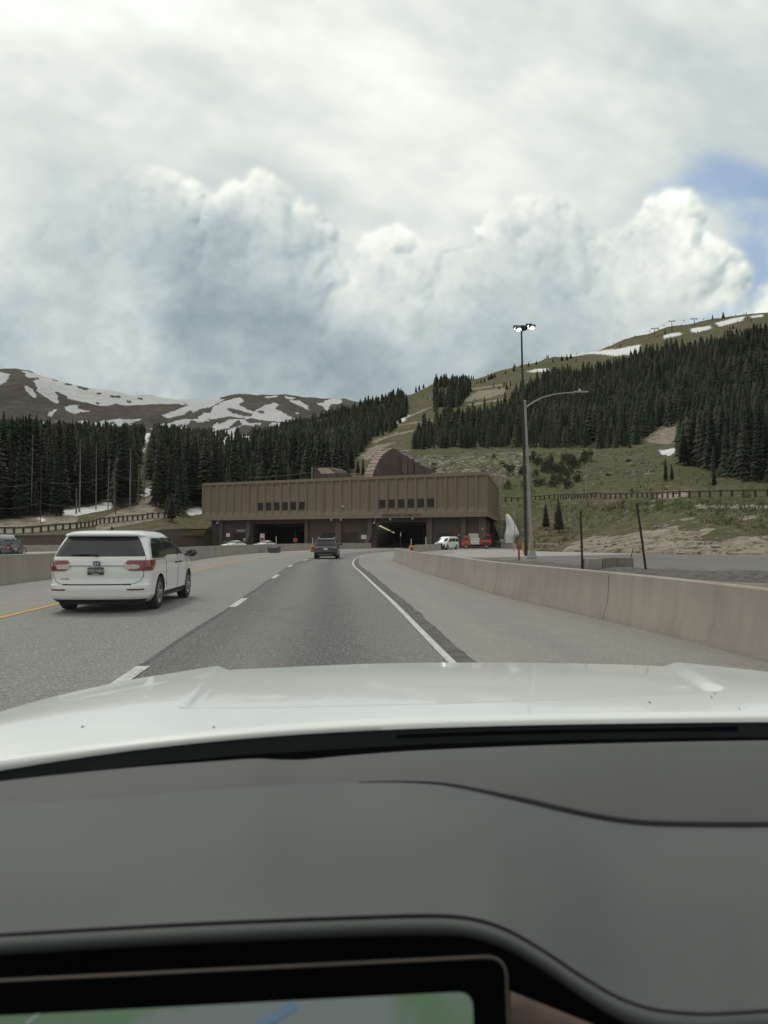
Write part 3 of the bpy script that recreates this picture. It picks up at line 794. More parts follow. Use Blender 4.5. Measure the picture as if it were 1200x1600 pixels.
ROCK_M = [[(x - q, y - 1.2), (x, y - 2.2 - (x % 3) * .4), (x + q, y - .8), (x + q * .7, y + 1.6), (x - q * .5, y + 2)] for x, y, q in ((a, b, 2.5 + (a * 7 % 5) * 1.1) for a, b in ((52, 592), (60, 591), (86, 593), (90, 594), (107, 601), (127, 605), (134, 608), (156, 616), (175, 619), (181, 620), (186, 620), (201, 627), (221, 623), (153, 629)))] + [
 [(85, 613), (92, 612), (105, 620), (100, 624), (90, 619)]] + [[(300 + a / 3.158, 560 + b / 3.158) for a, b in q] for q in ([(165, 245), (210, 250), (300, 275), (290, 288), (200, 270)], [(320, 255), (360, 258), (355, 272), (325, 268)])]
def build_mountain():
    xs = np.concatenate([np.arange(-1500, -120, 12.0), np.arange(-120, 760, 1.5), np.arange(760, 1300, 12.0)]); us = (xs - 600) / FPX
    yc = np.interp(xs, [p[0] for p in MC], [p[1] for p in MC])
    yc = yc + fbm(xs * .03, xs * 0, 3, 5) * 5 + fbm(xs * .14, xs * 0, 3, 8) * 2.0
    n = 150
    t = np.linspace(0, 1, n)[:, None]
    Y = 1900 + 1300 * t + 0 * us[None, :]
    zc = np.array([zofy(y, 3200, u) for y, u in zip(yc, us)])
    zb = np.array([zofy(720, 1900, u) for u in us])
    X = us[None, :] * Y
    prof = t ** 1.05
    Z = zb + (zc - zb) * prof
    Z = Z + (np.sin(np.pi * np.clip(t, 0, 1)) ** 1) * (fbm(X * .0035, Y * .0035, 5, 12) * 110)
    # far side
    Yb = 3200 + np.array([120, 500, 1400])[:, None] + 0 * us[None, :]
    Zb = zc[None, :] - np.array([25, 160, 500])[:, None]
    Y = np.concatenate([Y, Yb]); X = np.concatenate([X, us[None, :] * Yb]); Z = np.concatenate([Z, Zb])
    x, y = pixn(X, Y, Z)
    jx = fbm(X * .012, Z * .03, 5, 41) * 13; jy = fbm(X * .012 + 9, Z * .03, 5, 42) * 7
    snow = np.zeros(X.shape, bool)
    for p in SNOW_M: snow |= inpoly(x + jx, y + jy, p)
    for p in ROCK_M: snow &= ~inpoly(x + jx * .5, y + jy * .5, p)
    low = (y > 655) & (fbm(X * .02, Y * .008, 4, 61) > .06) & (x < 520)
    snow |= low
    s = blur(snow.astype(float), 2)
    h, w = X.shape; idx = np.arange(h * w).reshape(h, w)
    Fq = np.stack([idx[:-1, :-1], idx[:-1, 1:], idx[1:, 1:], idx[1:, :-1]], -1).reshape(-1, 4)
    cols = np.stack([s, s * 0, s * 0, s * 0 + 1], -1).reshape(-1, 4)
    o = np_mesh('mountains', np.stack([X, Y, Z], -1).reshape(-1, 3), Fq, M['mountain'], cols=cols)
    tag(o, 'far bare mountain ridge with broken snow fields', None, kind='structure')
build_mountain()

# ================================================================== TREES
def far_tree_mesh(seed, layers=8, n=9):
    r = random.Random(seed); V = []; Fc = []
    for k in range(layers):
        t = k / layers
        zt = .98 - t * .86 if k else 1.0
        zb = .98 - (k + 1.35) / layers * .88
        rad = .02 + .165 * ((k + 1) / layers) ** .85 * r.uniform(.8, 1.15)
        b = len(V); V.append((r.uniform(-.008, .008), r.uniform(-.008, .008), min(1.0, zt + .03)))
        ph = r.uniform(0, 6.3)
        for i in range(n * 2):
            a = ph + math.pi * i / n
            q = rad * (r.uniform(.8, 1.25) if i % 2 == 0 else r.uniform(.35, .6))
            V.append((q * math.cos(a), q * math.sin(a), zb + (r.uniform(-.035, .01) if i % 2 == 0 else r.uniform(.015, .05))))
        for i in range(n * 2): Fc.append((b, b + 1 + i, b + 1 + (i + 1) % (n * 2)))
    return np.array(V), np.array(Fc)
def spruce_crown(seed, H=1.0, W=.15, whorls=26, base=.10, fine=1.0, ragged=.25):
    """one spruce crown: whorls of drooping boughs, each bough a twisted spray of needle-covered twigs"""
    r = random.Random(seed); V = []; Fc = []
    lean = (r.uniform(-.01, .01), r.uniform(-.01, .01))
    for k in range(whorls):
        t = (k + r.uniform(-.3, .3)) / whorls
        z0 = 1 - t * (1 - base)
        if z0 > .995: z0 = .995
        L = W * (max(.02, t) ** .75) * (1.0 if t < .86 else 1.0 - (t - .86) * 2.2)
        nb = int((6 + 5 * t) * fine)
        ph = r.uniform(0, 6.28)
        for i in range(nb):
            if r.random() < ragged * .35: continue
            a = ph + 6.283 * i / nb + r.uniform(-.3, .3)
            l = L * r.uniform(1 - ragged, 1 + ragged * .6)
            zz = z0 + r.uniform(-.012, .012)
            ca, sa = math.cos(a), math.sin(a); cx, cy = -sa, ca
            dr = l * r.uniform(.22, .55); w = l * r.uniform(.22, .34) + .003
            x0, y0 = lean[0] * z0, lean[1] * z0
            def pt(f, s, dz): return (x0 + ca * l * f + cx * s, y0 + sa * l * f + cy * s, zz - dr * f ** 1.4 + dz)
            b = len(V)
            tip = r.uniform(.0, .012)
            V += [pt(0.0, 0, .012), pt(.38, w, -.010 - r.uniform(0, .012)), pt(.45, 0, .010), pt(.40, -w, -.010 - r.uniform(0, .012)), pt(.75, w * .62, -.012), pt(.78, 0, .006), pt(.74, -w * .62, -.012), pt(1.0, 0, tip), pt(.5, 0, -.028 - r.uniform(0, .016))]
            Fc += [(b, b + 1, b + 2), (b, b + 2, b + 3), (b + 1, b + 4, b + 5), (b + 1, b + 5, b + 2), (b + 2, b + 5, b + 6), (b + 2, b + 6, b + 3), (b + 4, b + 7, b + 5), (b + 5, b + 7, b + 6), (b, b + 8, b + 7)]
    # leader
    b = len(V); V += [(-.003, 0, .96), (.003, .002, .96), (0, -.003, .96), (lean[0], lean[1], 1.0)]
    Fc += [(b, b + 1, b + 3), (b + 1, b + 2, b + 3), (b + 2, b, b + 3)]
    return np.array(V), np.array(Fc)

def scatter():
    out = []
    rows = []
    # jittered grid whose pitch grows with the distance
    Y = 128.0
    while Y < 1180:
        pit = 3.7 if Y < 260 else (4.3 if Y < 480 else 6.0)
        u0, u1 = (-480 - 600) / FPX, (1760 - 600) / FPX
        n = int((u1 - u0) * Y / pit)
        x = u0 * Y + (np.arange(n) + nr.uniform(-.48, .48, n)) * pit
        y = Y + nr.uniform(-.48, .48, n) * pit
        rows.append(np.stack([x, y], 1)); Y += pit
    p = np.concatenate(rows); X, Y = p[:, 0], p[:, 1]
    ok = Y > tstart(X / Y) + 1
    X, Y = X[ok], Y[ok]; Z = tz(X, Y)
    x, y = pixn(X, Y, Z)
    x2 = x + fbm(X * .03, Y * .03, 2, 91) * 8; y2 = y + fbm(X * .03, Y * .03, 2, 92) * 5
    fr = inpoly(x2, y2, FOREST_R); fl = inpoly(x2, y2, FOREST_L); cl = inpoly(x, y, CLUSTER)
    sn = region(X, Y, Z, SNOW_N, 2, 3)
    keep = (fr | fl | cl) & ~sn
    # thin forest over the snow patches of the valley head, gaps elsewhere
    gl = (x > 320) & (x < 440) & (y > 655) & (y < 705)
    keep &= ~(gl & (nr.random(len(x)) < .45))
    keep &= ~((fbm(X * .02, Y * .02, 3, 55) > .23) & (nr.random(len(x)) < .8))
    keep &= ~(((x < -60) | (x > 1270)) & (nr.random(len(x)) < .35))
    keep &= nr.random(len(x)) < np.where(fl & (Y > 400), .80, .88)
    # a few strays along the crest and on the runs
    stray = (~keep) & (y < 640) & (x > 640) & (nr.random(len(x)) < .028) & ~sn
    keep |= stray
    X, Y, Z, x, y, fl, st = X[keep], Y[keep], Z[keep], x[keep], y[keep], fl[keep], stray[keep]
    h = np.where(Y < 300, nr.uniform(10, 17.5, len(X)), nr.uniform(8, 17.5, len(X))) * (1 + fbm(X * .022, Y * .022, 3, 101) * .6)
    h *= np.where(fl & (Y < 330), 1.16, 1.0) * np.interp(Y, [100, 400, 700, 1000], [1, 1, .92, .78])
    h *= np.where((x > 640) & (x < 1090) & (y > 690) & (y < 712), .72, 1)
    h *= np.where((x < 60) & (Y < 330), 1.18, 1.0)
    h = np.where(nr.random(len(X)) < .15, h * .6, h); h = np.where(st, h * .55, h)
    # the gully of snow that runs down between the trees stays open
    tp = y - h / Y * FPX; half = h / Y * FPX * .10
    gx = np.interp(np.clip((y + tp) / 2, 657, 712), [657, 690, 712], [236, 229, 221])
    gul = (y > 660) & (tp < 712) & (np.abs(x - gx) < 4.5 + half)
    pat = np.zeros(len(x), bool)
    for cx_, cy_, rx_, ry_ in ((358, 690, 13, 9), (382, 682, 12, 9), (338, 676, 7, 6), (396, 675, 7, 6)):
        pat |= (np.abs(x - cx_) < rx_ * .8 + half * .4) & (y > cy_ - ry_ * .3) & (tp < cy_ + ry_ * .4)
    k = ~(gul | (pat & (nr.random(len(x)) < .8)))
    return X[k], Y[k], Z[k], x[k], y[k], h[k], fl[k]
N_CROWN = 8
CROWN = []
for i in range(N_CROWN):
    V, Fc = spruce_crown(100 + i, W=.105 + .018 * (i % 4), whorls=26 + 2 * (i % 3), base=.05 + .03 * (i % 4), fine=1.0, ragged=.22 + .05 * (i % 3))
    o = np_mesh('crown', V, Fc, M['needles'], smooth=False); CROWN.append(o.data); bpy.data.objects.remove(o)
TRUNK = MB().tube([(0, 0, -.02), (0, 0, .3), (0, 0, .9)], [.011, .009, .003], 7).build('trunk', M['bark'])
TRUNK_ME = TRUNK.data; bpy.data.objects.remove(TRUNK)
def spruce(X, Y, Z, h, label, group, name='spruce_tree', k=0, wide=1.0):
    t = thing(name, label, 'tree', (X, Y, Z - .1), rng.uniform(0, 6.28), group)
    t.scale = (h * wide, h * wide, h)
    c = bpy.data.objects.new('crown', CROWN[k % N_CROWN]); link(c, t)
    b = bpy.data.objects.new('trunk', TRUNK_ME); link(b, t)
    return t

def build_forest():
    X, Y, Z, x, y, h, fl = scatter()
    px_h = h / Y * FPX
    top = y - px_h
    inframe = (x > -15) & (x < 1215)
    hid = (x > 322) & (x < 775) & (top > 742)
    hid |= (x > 60) & (x < 300) & (top > 830)
    X, Y, Z, x, y, h, fl, px_h, inframe = (a[~hid] for a in (X, Y, Z, x, y, h, fl, px_h, inframe))
    order = np.argsort(-(px_h * inframe))
    NIND = 236
    ind = order[:NIND]
    GL = 'spruces at the front of the left forest'; GR = 'spruces at the front of the right forest'
    for q, i in enumerate(ind):
        left = x[i] < 560
        spruce(X[i], Y[i], Z[i], h[i],
               'tall dark spruce among the close front ranks of the forest left of the tunnel building' if left else 'tall dark spruce among the close front ranks of the forest on the right slope',
               GL if left else GR, k=rng.randrange(N_CROWN), wide=rng.uniform(.92, 1.25))
    rest = order[NIND:]
    # everything behind reads as one mass
    protos = [far_tree_mesh(300 + i, layers=7 + i % 4, n=6 + i % 3) for i in range(10)]
    Vs, Fs, off, Cs = [], [], 0, []
    pick = nr.integers(0, 10, len(rest)); ang = nr.uniform(0, 6.28, len(rest))
    for j, i in enumerate(rest):
        V, Fc = protos[pick[j]]
        c, s = math.cos(ang[j]), math.sin(ang[j]); w = h[i] * (1.0 if Y[i] < 400 else 1.25) * nr.uniform(.7, 1.3)
        vv = np.empty_like(V)
        vv[:, 0] = (V[:, 0] * c - V[:, 1] * s) * w + X[i]; vv[:, 1] = (V[:, 0] * s + V[:, 1] * c) * w + Y[i]; vv[:, 2] = V[:, 2] * h[i] + Z[i] - .2
        Vs.append(vv); Fs.append(Fc + off); off += len(V); Cs.append(np.full((len(V), 4), nr.random()))
    o = np_mesh('forest', np.concatenate(Vs), np.concatenate(Fs), M['needles'], smooth=False, cols=np.concatenate(Cs))
    tag(o, 'dense dark conifer forest covering the slopes behind the first ranks', 'forest', kind='stuff')
    print('forest trees', len(rest))
build_forest()

def ground_at(x, y, dlo=60, dhi=1200):
    """first point of the slope seen at (x, y)"""
    d = np.geomspace(dlo, dhi, 420); a, b = ray(x, y)
    Xs = a * d; zr = CAMZ + b * d; zt = tz(Xs, d)
    ok = (d > tstart(np.array([a]))[0] + .5) & (zt >= zr)
    i = int(np.argmax(ok)) if ok.any() else int(np.argmin(np.abs(zt - zr) + (d < tstart(np.array([a]))[0]) * 1e6))
    if ok.any() and i > 0:
        f0 = zr[i - 1] - zt[i - 1]; f1 = zr[i] - zt[i]; t = f0 / (f0 - f1) if f0 > 0 > f1 else 1.0
        return Vector((float(lerp(Xs[i - 1], Xs[i], t)), float(lerp(d[i - 1], d[i], t)), float(lerp(zt[i - 1], zt[i], t))))
    return Vector((float(Xs[i]), float(d[i]), float(zt[i])))

# --- single trees one can point at
for (x, y, hp, lab) in [
    (873, 832, 56, 'larger of two young blue green spruces on the grass bank beside the street lamp'),
    (853, 828, 44, 'smaller of two young spruces on the grass bank, just right of the street lamp pole'),
    (1116, 760, 34, 'small lone spruce on the green meadow just above the right timber guardrail'),
    (1040, 752, 38, 'bushy young spruce left of the lone small one on the right meadow'),
    (1050, 751, 28, 'low young spruce touching the bushy spruce on the right meadow'),
    (1069, 728, 62, 'dark spruce standing right of the white snow patch on the right slope'),
    (1078, 726, 50, 'slim spruce in the little group right of the snow patch'),
    (1090, 724, 44, 'shorter spruce at the right end of the little group by the snow patch'),
    (268, 815, 46, 'young spruce at the left corner of the brown tunnel building above the retaining wall'),
    (262, 808, 38, 'small young spruce behind the end of the left timber guardrail'),
    (549, 738, 44, 'dark spruce behind the roof, left of the maroon ventilation hood'),
    (567, 742, 30, 'bushy spruce tucked against the left side of the maroon ventilation hood'),
    (559, 742, 26, 'small spruce between two others behind the roof of the tunnel building')]:
    p = ground_at(x, y)
    spruce(p.x, p.y, p.z, hp / FPX * p.y, lab, None, k=rng.randrange(8), wide=1.25 if hp < 45 else 1.5)
for (x, y, hp) in [(892, 557, 8), (886, 559, 9), (878, 560, 8), (864, 562, 6), (838, 566, 6), (826, 569, 7), (815, 571, 7), (803, 576, 9), (790, 581, 6), (773, 586, 7), (768, 589, 9), (764, 590, 7), (757, 593, 6), (745, 595, 5), (730, 598, 7), (655, 605, 8), (650, 607, 9), (662, 603, 7)]:
    p = ground_at(x, y + 4)
    spruce(p.x, p.y, p.z, hp * 1.25 / FPX * p.y, 'stunted spruce standing alone on the skyline of the bare ridge', 'stunted spruces along the bare ridge', k=rng.randrange(8), wide=1.9)

# --- shrubs on the meadow
def shrub_mesh(seed):
    r = random.Random(seed); V = []; Fc = []
    cl = [(r.uniform(-.45, .45), r.uniform(-.45, .45), r.uniform(.2, .75), r.uniform(.22, .36)) for _ in range(9)]
    for cx, cy, cz, rad in cl:
        for _ in range(46):
            a, b = r.uniform(0, 6.28), math.acos(r.uniform(-1, 1)); q = rad * r.uniform(.6, 1.05)
            p = Vector((cx + q * math.sin(b) * math.cos(a), cy + q * math.sin(b) * math.sin(a), max(.02, cz + q * math.cos(b))))
            d = Vector((r.uniform(-1, 1), r.uniform(-1, 1), r.uniform(-.4, 1))).normalized() * .13
            e = d.cross(Vector((r.uniform(-1, 1), r.uniform(-1, 1), r.uniform(-1, 1)))).normalized() * .05
            n = len(V); V += [tuple(p - e), tuple(p + e), tuple(p + d)]; Fc.append((n, n + 1, n + 2))
    return np.array(V), np.array(Fc)
SHR = []
for i in range(4):
    V, Fc = shrub_mesh(50 + i); o = np_mesh('foliage', V, Fc, M['shrub'], smooth=False); SHR.append(o.data); bpy.data.objects.remove(o)
STEM = MB().tube([(0, 0, -.05), (.02, 0, .3), (.05, .02, .6)], [.03, .02, .01], 5).tube([(0, 0, .1), (-.2, .1, .5)], [.02, .008], 5).build('stem', M['bark']); STEM_ME = STEM.data; bpy.data.objects.remove(STEM)
def shrub(p, w, h, label, group):
    t = thing('shrub', label, 'shrub', (p.x, p.y, p.z - .05), rng.uniform(0, 6.28), group); t.scale = (w, w, h)
    link(bpy.data.objects.new('foliage', SHR[rng.randrange(4)]), t); link(bpy.data.objects.new('stem', STEM_ME), t)
for k in range(30):
    x, y = rng.gauss(862, 26), rng.uniform(722, 764)
    p = ground_at(x, y); s = p.y / FPX
    shrub(p, rng.uniform(9, 16) * s, rng.uniform(10, 24) * s, 'leafy green shrub in the thicket on the meadow right of the street lamp', 'shrub thicket on the meadow')
for k in range(16):
    x, y = rng.uniform(645, 1010), rng.uniform(708, 752)
    p = ground_at(x, y); s = p.y / FPX
    shrub(p, rng.uniform(5, 10) * s, rng.uniform(5, 11) * s, 'small low bush scattered on the stony meadow below the forest', 'low bushes on the stony meadow')

# --- bare dead trunks in front of the left forest
SNAGS = [(49, 806, 680), (62, 803, 722), (124, 800, 685), (119, 803, 760), (150, 797, 692), (169, 795, 715), (178, 797, 735), (196, 790, 705), (203, 792, 700), (216, 788, 730), (225, 782, 732), (241, 782, 752)]
for q, (x, yb, yt) in enumerate(SNAGS):
    p = ground_at(x, yb, 130, 230); d = p.y
    H = (yb - yt) / FPX * d
    t = thing('dead_tree', ['tall bare grey trunk at the far left before the dark forest', 'thinner grey trunk just right of the leftmost tall bare trunk', 'tall pale bare trunk left of the snow strip', 'short grey trunk leaning beside a taller bare one left of the snow strip', 'slim bare trunk rising from the left end of the snow strip', 'short bare trunk at the right part of the snow strip', 'thin dead trunk next to the low utility pole on the left', 'slim dead trunk, left of a closely spaced pair', 'thick bare trunk, right of a closely spaced pair', 'short bare snag between thick trunk and dirt track', 'bare snag at the dirt track right of the left forest', 'short dead trunk beyond the dirt track'][q], 'dead tree', p)
    m = MB(); w = rng.uniform(.10, .17)
    m.tube([(0, 0, -.4), (rng.uniform(-.1, .1), 0, H * .5), (rng.uniform(-.2, .2), 0, H)], [w * 1.3, w, w * .35], 7).build('trunk', M['snag'], t, smooth=True)
    m = MB()
    for k in range(9):
        z = H * rng.uniform(.35, .97); a = rng.uniform(0, 6.28); l = rng.uniform(.3, 1.0)
        m.tube([(0, 0, z), (l * math.cos(a), l * math.sin(a), z - rng.uniform(-.1, .25))], [.03, .012], 4)
    m.build('stub_branches', M['snag'], t)

# --- stones and tufts nobody could count
def scatter_small(name, label, cat, mat, polys, n, size, kind, seed, dmax=330):
    r = random.Random(seed); Vs = []; Fs = []; off = 0
    for _ in range(n):
        pl = r.choice(polys); x = r.uniform(min(p[0] for p in pl), max(p[0] for p in pl)); y = r.uniform(min(p[1] for p in pl), max(p[1] for p in pl))
        if not inpoly(np.array([x]), np.array([y]), pl)[0]: continue
        a, b = ray(x, y)
        p = ground_at(x, y, 60, dmax)
        s = r.uniform(*size) * (r.random() ** 2 * 1.6 + .5)
        if kind == 'rock':
            V = [Vector((r.uniform(.6, 1) * math.cos(q) * s, r.uniform(.6, 1) * math.sin(q) * s, zz * s)) for zz, k in ((-.1, 5), (.35, 5)) for q in [i * 1.2566 + zz for i in range(5)]] + [Vector((0, 0, .6 * s))]
            Fc = [(i, (i + 1) % 5, 5 + (i + 1) % 5) for i in range(5)] + [(i, 5 + (i + 1) % 5, 5 + i) for i in range(5)] + [(5 + i, 5 + (i + 1) % 5, 10) for i in range(5)]
        else:
            V = []; Fc = []
            for k in range(7):
                q = r.uniform(0, 6.28); l = s * r.uniform(.5, 1); ox, oy = r.uniform(-.5, .5) * s, r.uniform(-.5, .5) * s
                m = len(V); V += [Vector((ox - .05 * s, oy, -.05)), Vector((ox + .05 * s, oy, -.05)), Vector((ox + math.cos(q) * l * .4, oy + math.sin(q) * l * .4, l))]; Fc.append((m, m + 1, m + 2))
        Vs.append(np.array([tuple(v + p) for v in V])); Fs.append(np.array(Fc) + off); off += len(V)
    o = np_mesh(name, np.concatenate(Vs), np.concatenate(Fs), mat, smooth=False)
    tag(o, label, cat, kind='stuff')
BANK = [(800, 858), (830, 800), (860, 786), (1000, 784), (1200, 783), (1260, 783), (1260, 850), (1120, 822), (1060, 802), (1030, 800), (960, 822), (900, 840), (860, 862)]
CUT = [(880, 864), (930, 838), (1000, 828), (1055, 806), (1100, 836), (1250, 842), (1250, 866)]
M['grass'] = mat_needles('grass blades', (.085, .080, .036), (.125, .108, .052), (.10, .10, .045))
scatter_small('grass', 'dull green grass tufts on the bank above the frontage road', 'grass', M['grass'], [BANK], 2600, (.22, .5), 'tuft', 4, 200)
scatter_small('grass', 'short meadow grass tufts above the right guardrail', 'grass', M['grass'], [MEADOW], 1600, (.4, .9), 'tuft', 5)
scatter_small('rubble', 'pale stones strewn over the rocky meadow behind the roof', 'stones', M['rock'], [ROCKY, [(640, 750), (640, 706), (1020, 704), (1020, 745)]], 520, (.25, .75), 'rock', 6)
scatter_small('rubble', 'grey stones in the eroded cut of the roadside bank', 'stones', M['rock'], [CUT], 380, (.08, .26), 'rock', 8, 130)
# ================================================================== GROUND AND ROADS
def sheet(name, pts, z, mat, label=None, parent=None, dense=0):
    V = np.array([(p[0], p[1], z) for p in pts], float)
    o = MB().poly([tuple(v) for v in V]).build(name, mat, parent)
    me = o.data
    if not me.uv_layers:
        ul = me.uv_layers.new(name='UVMap')
        for l in me.loops: ul.data[l.index].uv = me.vertices[l.vertex_index].co[:2]
    if parent is None: tag(o, label, None, kind='structure')
    return o
sheet('ground', [(-9000, -60), (9000, -60), (9000, 9000), (-9000, 9000)], -1.6, M['valley'], 'valley floor under the slopes')
sheet('dirt', [(1.5, -20), (60, -20), (60, 80), (38, 72), (12, 66), (1.5, 60)], -.022, M['dirt_flat'], 'packed brown dirt behind the right concrete barrier')
sheet('pavement', [(-90, 60), (-60, -30), (2.2, -30), (2.2, 58), (14, 66), (40, 88), (40, 300), (-90, 300)], -.012, M['plaza'], 'pale pavement in front of the tunnel portals')

# lane geometry: the solid edge line on the right as a curve X(Y)
SOLID = [(-30, 3.6), (-10, 2.45), (0, 1.55), (9, .80), (16.5, .28), (25, -.42), (33, -1.05), (41, -1.75), (47, -2.08), (53, -2.26), (60, -2.30), (68, -2.10), (76, -1.55), (86, -.4), (98, 1.6), (110, 3.9), (122, 5.9), (135, 7.2), (160, 8.2), (200, 9.6)]
_sy = np.arange(-30, 200.1, 1.0)
def _smooth(pts, w=7):
    x = np.interp(_sy, [p[0] for p in pts], [p[1] for p in pts])
    k = np.hanning(w + 2)[1:-1]; k /= k.sum()
    xp = np.concatenate([x[0] + (x[0] - x[1:w + 1][::-1]), x, x[-1] + (x[-1] - x[-w - 1:-1][::-1])])
    return np.convolve(xp, k, 'same')[w:-w]
_sx = _smooth(SOLID, 11)
_tx = np.gradient(_sx); _tl = np.sqrt(1 + _tx ** 2)
_nx, _ny = 1 / _tl, -_tx / _tl          # to the right of travel
_arc = np.concatenate([[0], np.cumsum(np.sqrt(np.diff(_sx) ** 2 + 1))])
def road_pt(y, off):
    return (float(np.interp(y, _sy, _sx) + np.interp(y, _sy, _nx) * off), float(y + np.interp(y, _sy, _ny) * off))
def strip(name, o0, o1, y0, y1, z, mat, parent=None, label=None, step=1.5, nu=6):
    """a band of road between two side offsets from the edge line; offsets may be functions of y"""
    ys = np.arange(y0, y1 + .01, min(step, (y1 - y0) / 4)); rows = []; uvs = []
    f0 = o0 if callable(o0) else (lambda y: o0); f1 = o1 if callable(o1) else (lambda y: o1)
    for y in ys:
        a, b = f0(y), f1(y); r = np.linspace(a, b, nu)
        rows.append([(*road_pt(y, q), z) for q in r]); s = float(np.interp(y, _sy, _arc)); uvs.append([(q + 3.75, s) for q in r])
    V = np.array(rows).reshape(-1, 3); UV = np.array(uvs).reshape(-1, 2)
    h, w = len(rows), nu; idx = np.arange(h * w).reshape(h, w)
    Fq = np.stack([idx[:-1, :-1], idx[:-1, 1:], idx[1:, 1:], idx[1:, :-1]], -1).reshape(-1, 4)
    o = np_mesh(name, V, Fq, mat, parent, smooth=False, uv=UV)
    if parent is None: tag(o, label, None, kind='structure')
    return o
LW = 3.75
LEFT_IN = lambda y: -(LW + interp([(8, 4.15), (25, 4.3), (50, 4.3), (80, 4.2), (140, 3.7)], y))
road = strip("road", lambda y: -LW - .02, 0.0, -30, 175, -.004, M["lane_near"], None, "dark worn asphalt of the lane the camera drives in")
strip('road', lambda y: LEFT_IN(y) - .12, lambda y: -LW - .02, -30, 175, -.004, M['lane_far'], None, 'paler speckled asphalt of the left lane')
strip('road_shoulder', 0.0, lambda y: interp([(-30, 5.2), (9, 4.3), (13, 4.4), (20, 3.3), (30, 3.2), (53, 3.2), (62, 3.4), (72, 7), (85, 9), (120, 6), (175, 3)], y), -30, 175, -.004, M['shoulder'], None, 'smooth brownish right shoulder beside the concrete barrier')
strip('road_shoulder', lambda y: LEFT_IN(y) - interp([(8, 3.5), (24, 4.2), (50, 4.0), (80, 4.5), (100, 4), (130, 1.0), (175, 1)], y), lambda y: LEFT_IN(y) - .12, -30, 175, -.004, M['shoulder'], None, 'dusty left shoulder along the median barrier')
# sealed dark band right of the edge line and along the lane joint
strip('asphalt_seam', lambda y: .075, lambda y: .075 + interp([(8, .24), (20, .28), (40, .36), (52, .3), (60, .1)], y) * (1 + .5 * float(fbm(np.array([y * 1.1]), np.array([0.3]), 3, 4)[0])), -10, 62, .0005, M['asphalt_patch'], road, nu=3, step=.4)
strip('asphalt_seam', lambda y: -LW - .04 + .02 * math.sin(y * .9), lambda y: -LW + .045 + .02 * math.sin(y * .9 + 1), -10, 62, .0005, M['asphalt_patch'], road, nu=3)
strip('edge_line', -.045, .055, -10, 120, .004, M['paint_white'], road, nu=2, step=1.0)
strip('yellow_line', lambda y: LEFT_IN(y), lambda y: LEFT_IN(y) + .15, -10, 120, .004, M['paint_yellow'], road, nu=2, step=1.0)
for k, (a, b) in enumerate([(-4, -.9), (5.2, 8.9), (16.3, 18.9), (28.3, 31.3), (40.4, 43.4), (52.4, 55.5), (64.5, 67.5), (77, 80), (89, 92)]):
    strip('lane_dash', lambda y: -LW - .03, lambda y: -LW + .13, a, b, .004, M['paint_white'], road, nu=2, step=.6)
# frontage road on the right
sheet('frontage_road', [(5.5, 67), (11, 56), (14, 47), (18.5, 36), (30, 22), (60, 8), (60, 47), (38, 66), (24, 86), (21, 89), (14, 75)], -.016, M['frontage'], 'grey frontage road crossing behind the right barrier')
sheet('concrete_strip', [(18, 89), (21, 88.5), (27, 81), (37.2, 66.5), (60, 45), (60, 51), (38.5, 70), (28, 86), (23, 94), (18, 100)], -.008, M['pale_strip'], 'pale concrete strip at the foot of the eroded bank')
# dark gravel windrow behind the barrier
def heap(name, path, w, h, mat, label, seed, n=60, kind='stuff'):
    rows = []
    xs = np.linspace(0, 1, n); P_ = np.array(path, float); tt = np.linspace(0, 1, len(P_))
    for q in xs:
        c = np.array([np.interp(q, tt, P_[:, i]) for i in range(2)]); t = np.array([np.interp(min(1, q + .02), tt, P_[:, i]) - np.interp(max(0, q - .02), tt, P_[:, i]) for i in range(2)])
        t /= np.linalg.norm(t); nrm = np.array([t[1], -t[0]]); row = []
        for s in np.linspace(-1, 1, 15):
            p = c + nrm * s * w; hh = h * max(0, 1 - s * s) * (0.6 + 1.4 * (fbm(np.array([p[0] * .9]), np.array([p[1] * .9]), 4, seed)[0] + .35)) * min(1, 6 * q, 6 * (1 - q))
            row.append((p[0], p[1], -.03 + max(0, hh)))
        rows.append(row)
    o = MB().grid(rows).build(name, mat, None, smooth=True, angle=60)
    tag(o, label, 'gravel' if kind == 'stuff' else None, kind=kind); return o
heap('gravel', [(24, 18), (14.8, 26.5), (10.8, 33), (8.0, 41), (5.0, 55)], 2.0, .26, M['rubble'], 'dark gravel and grit heaped behind the right concrete barrier', 3, 130)

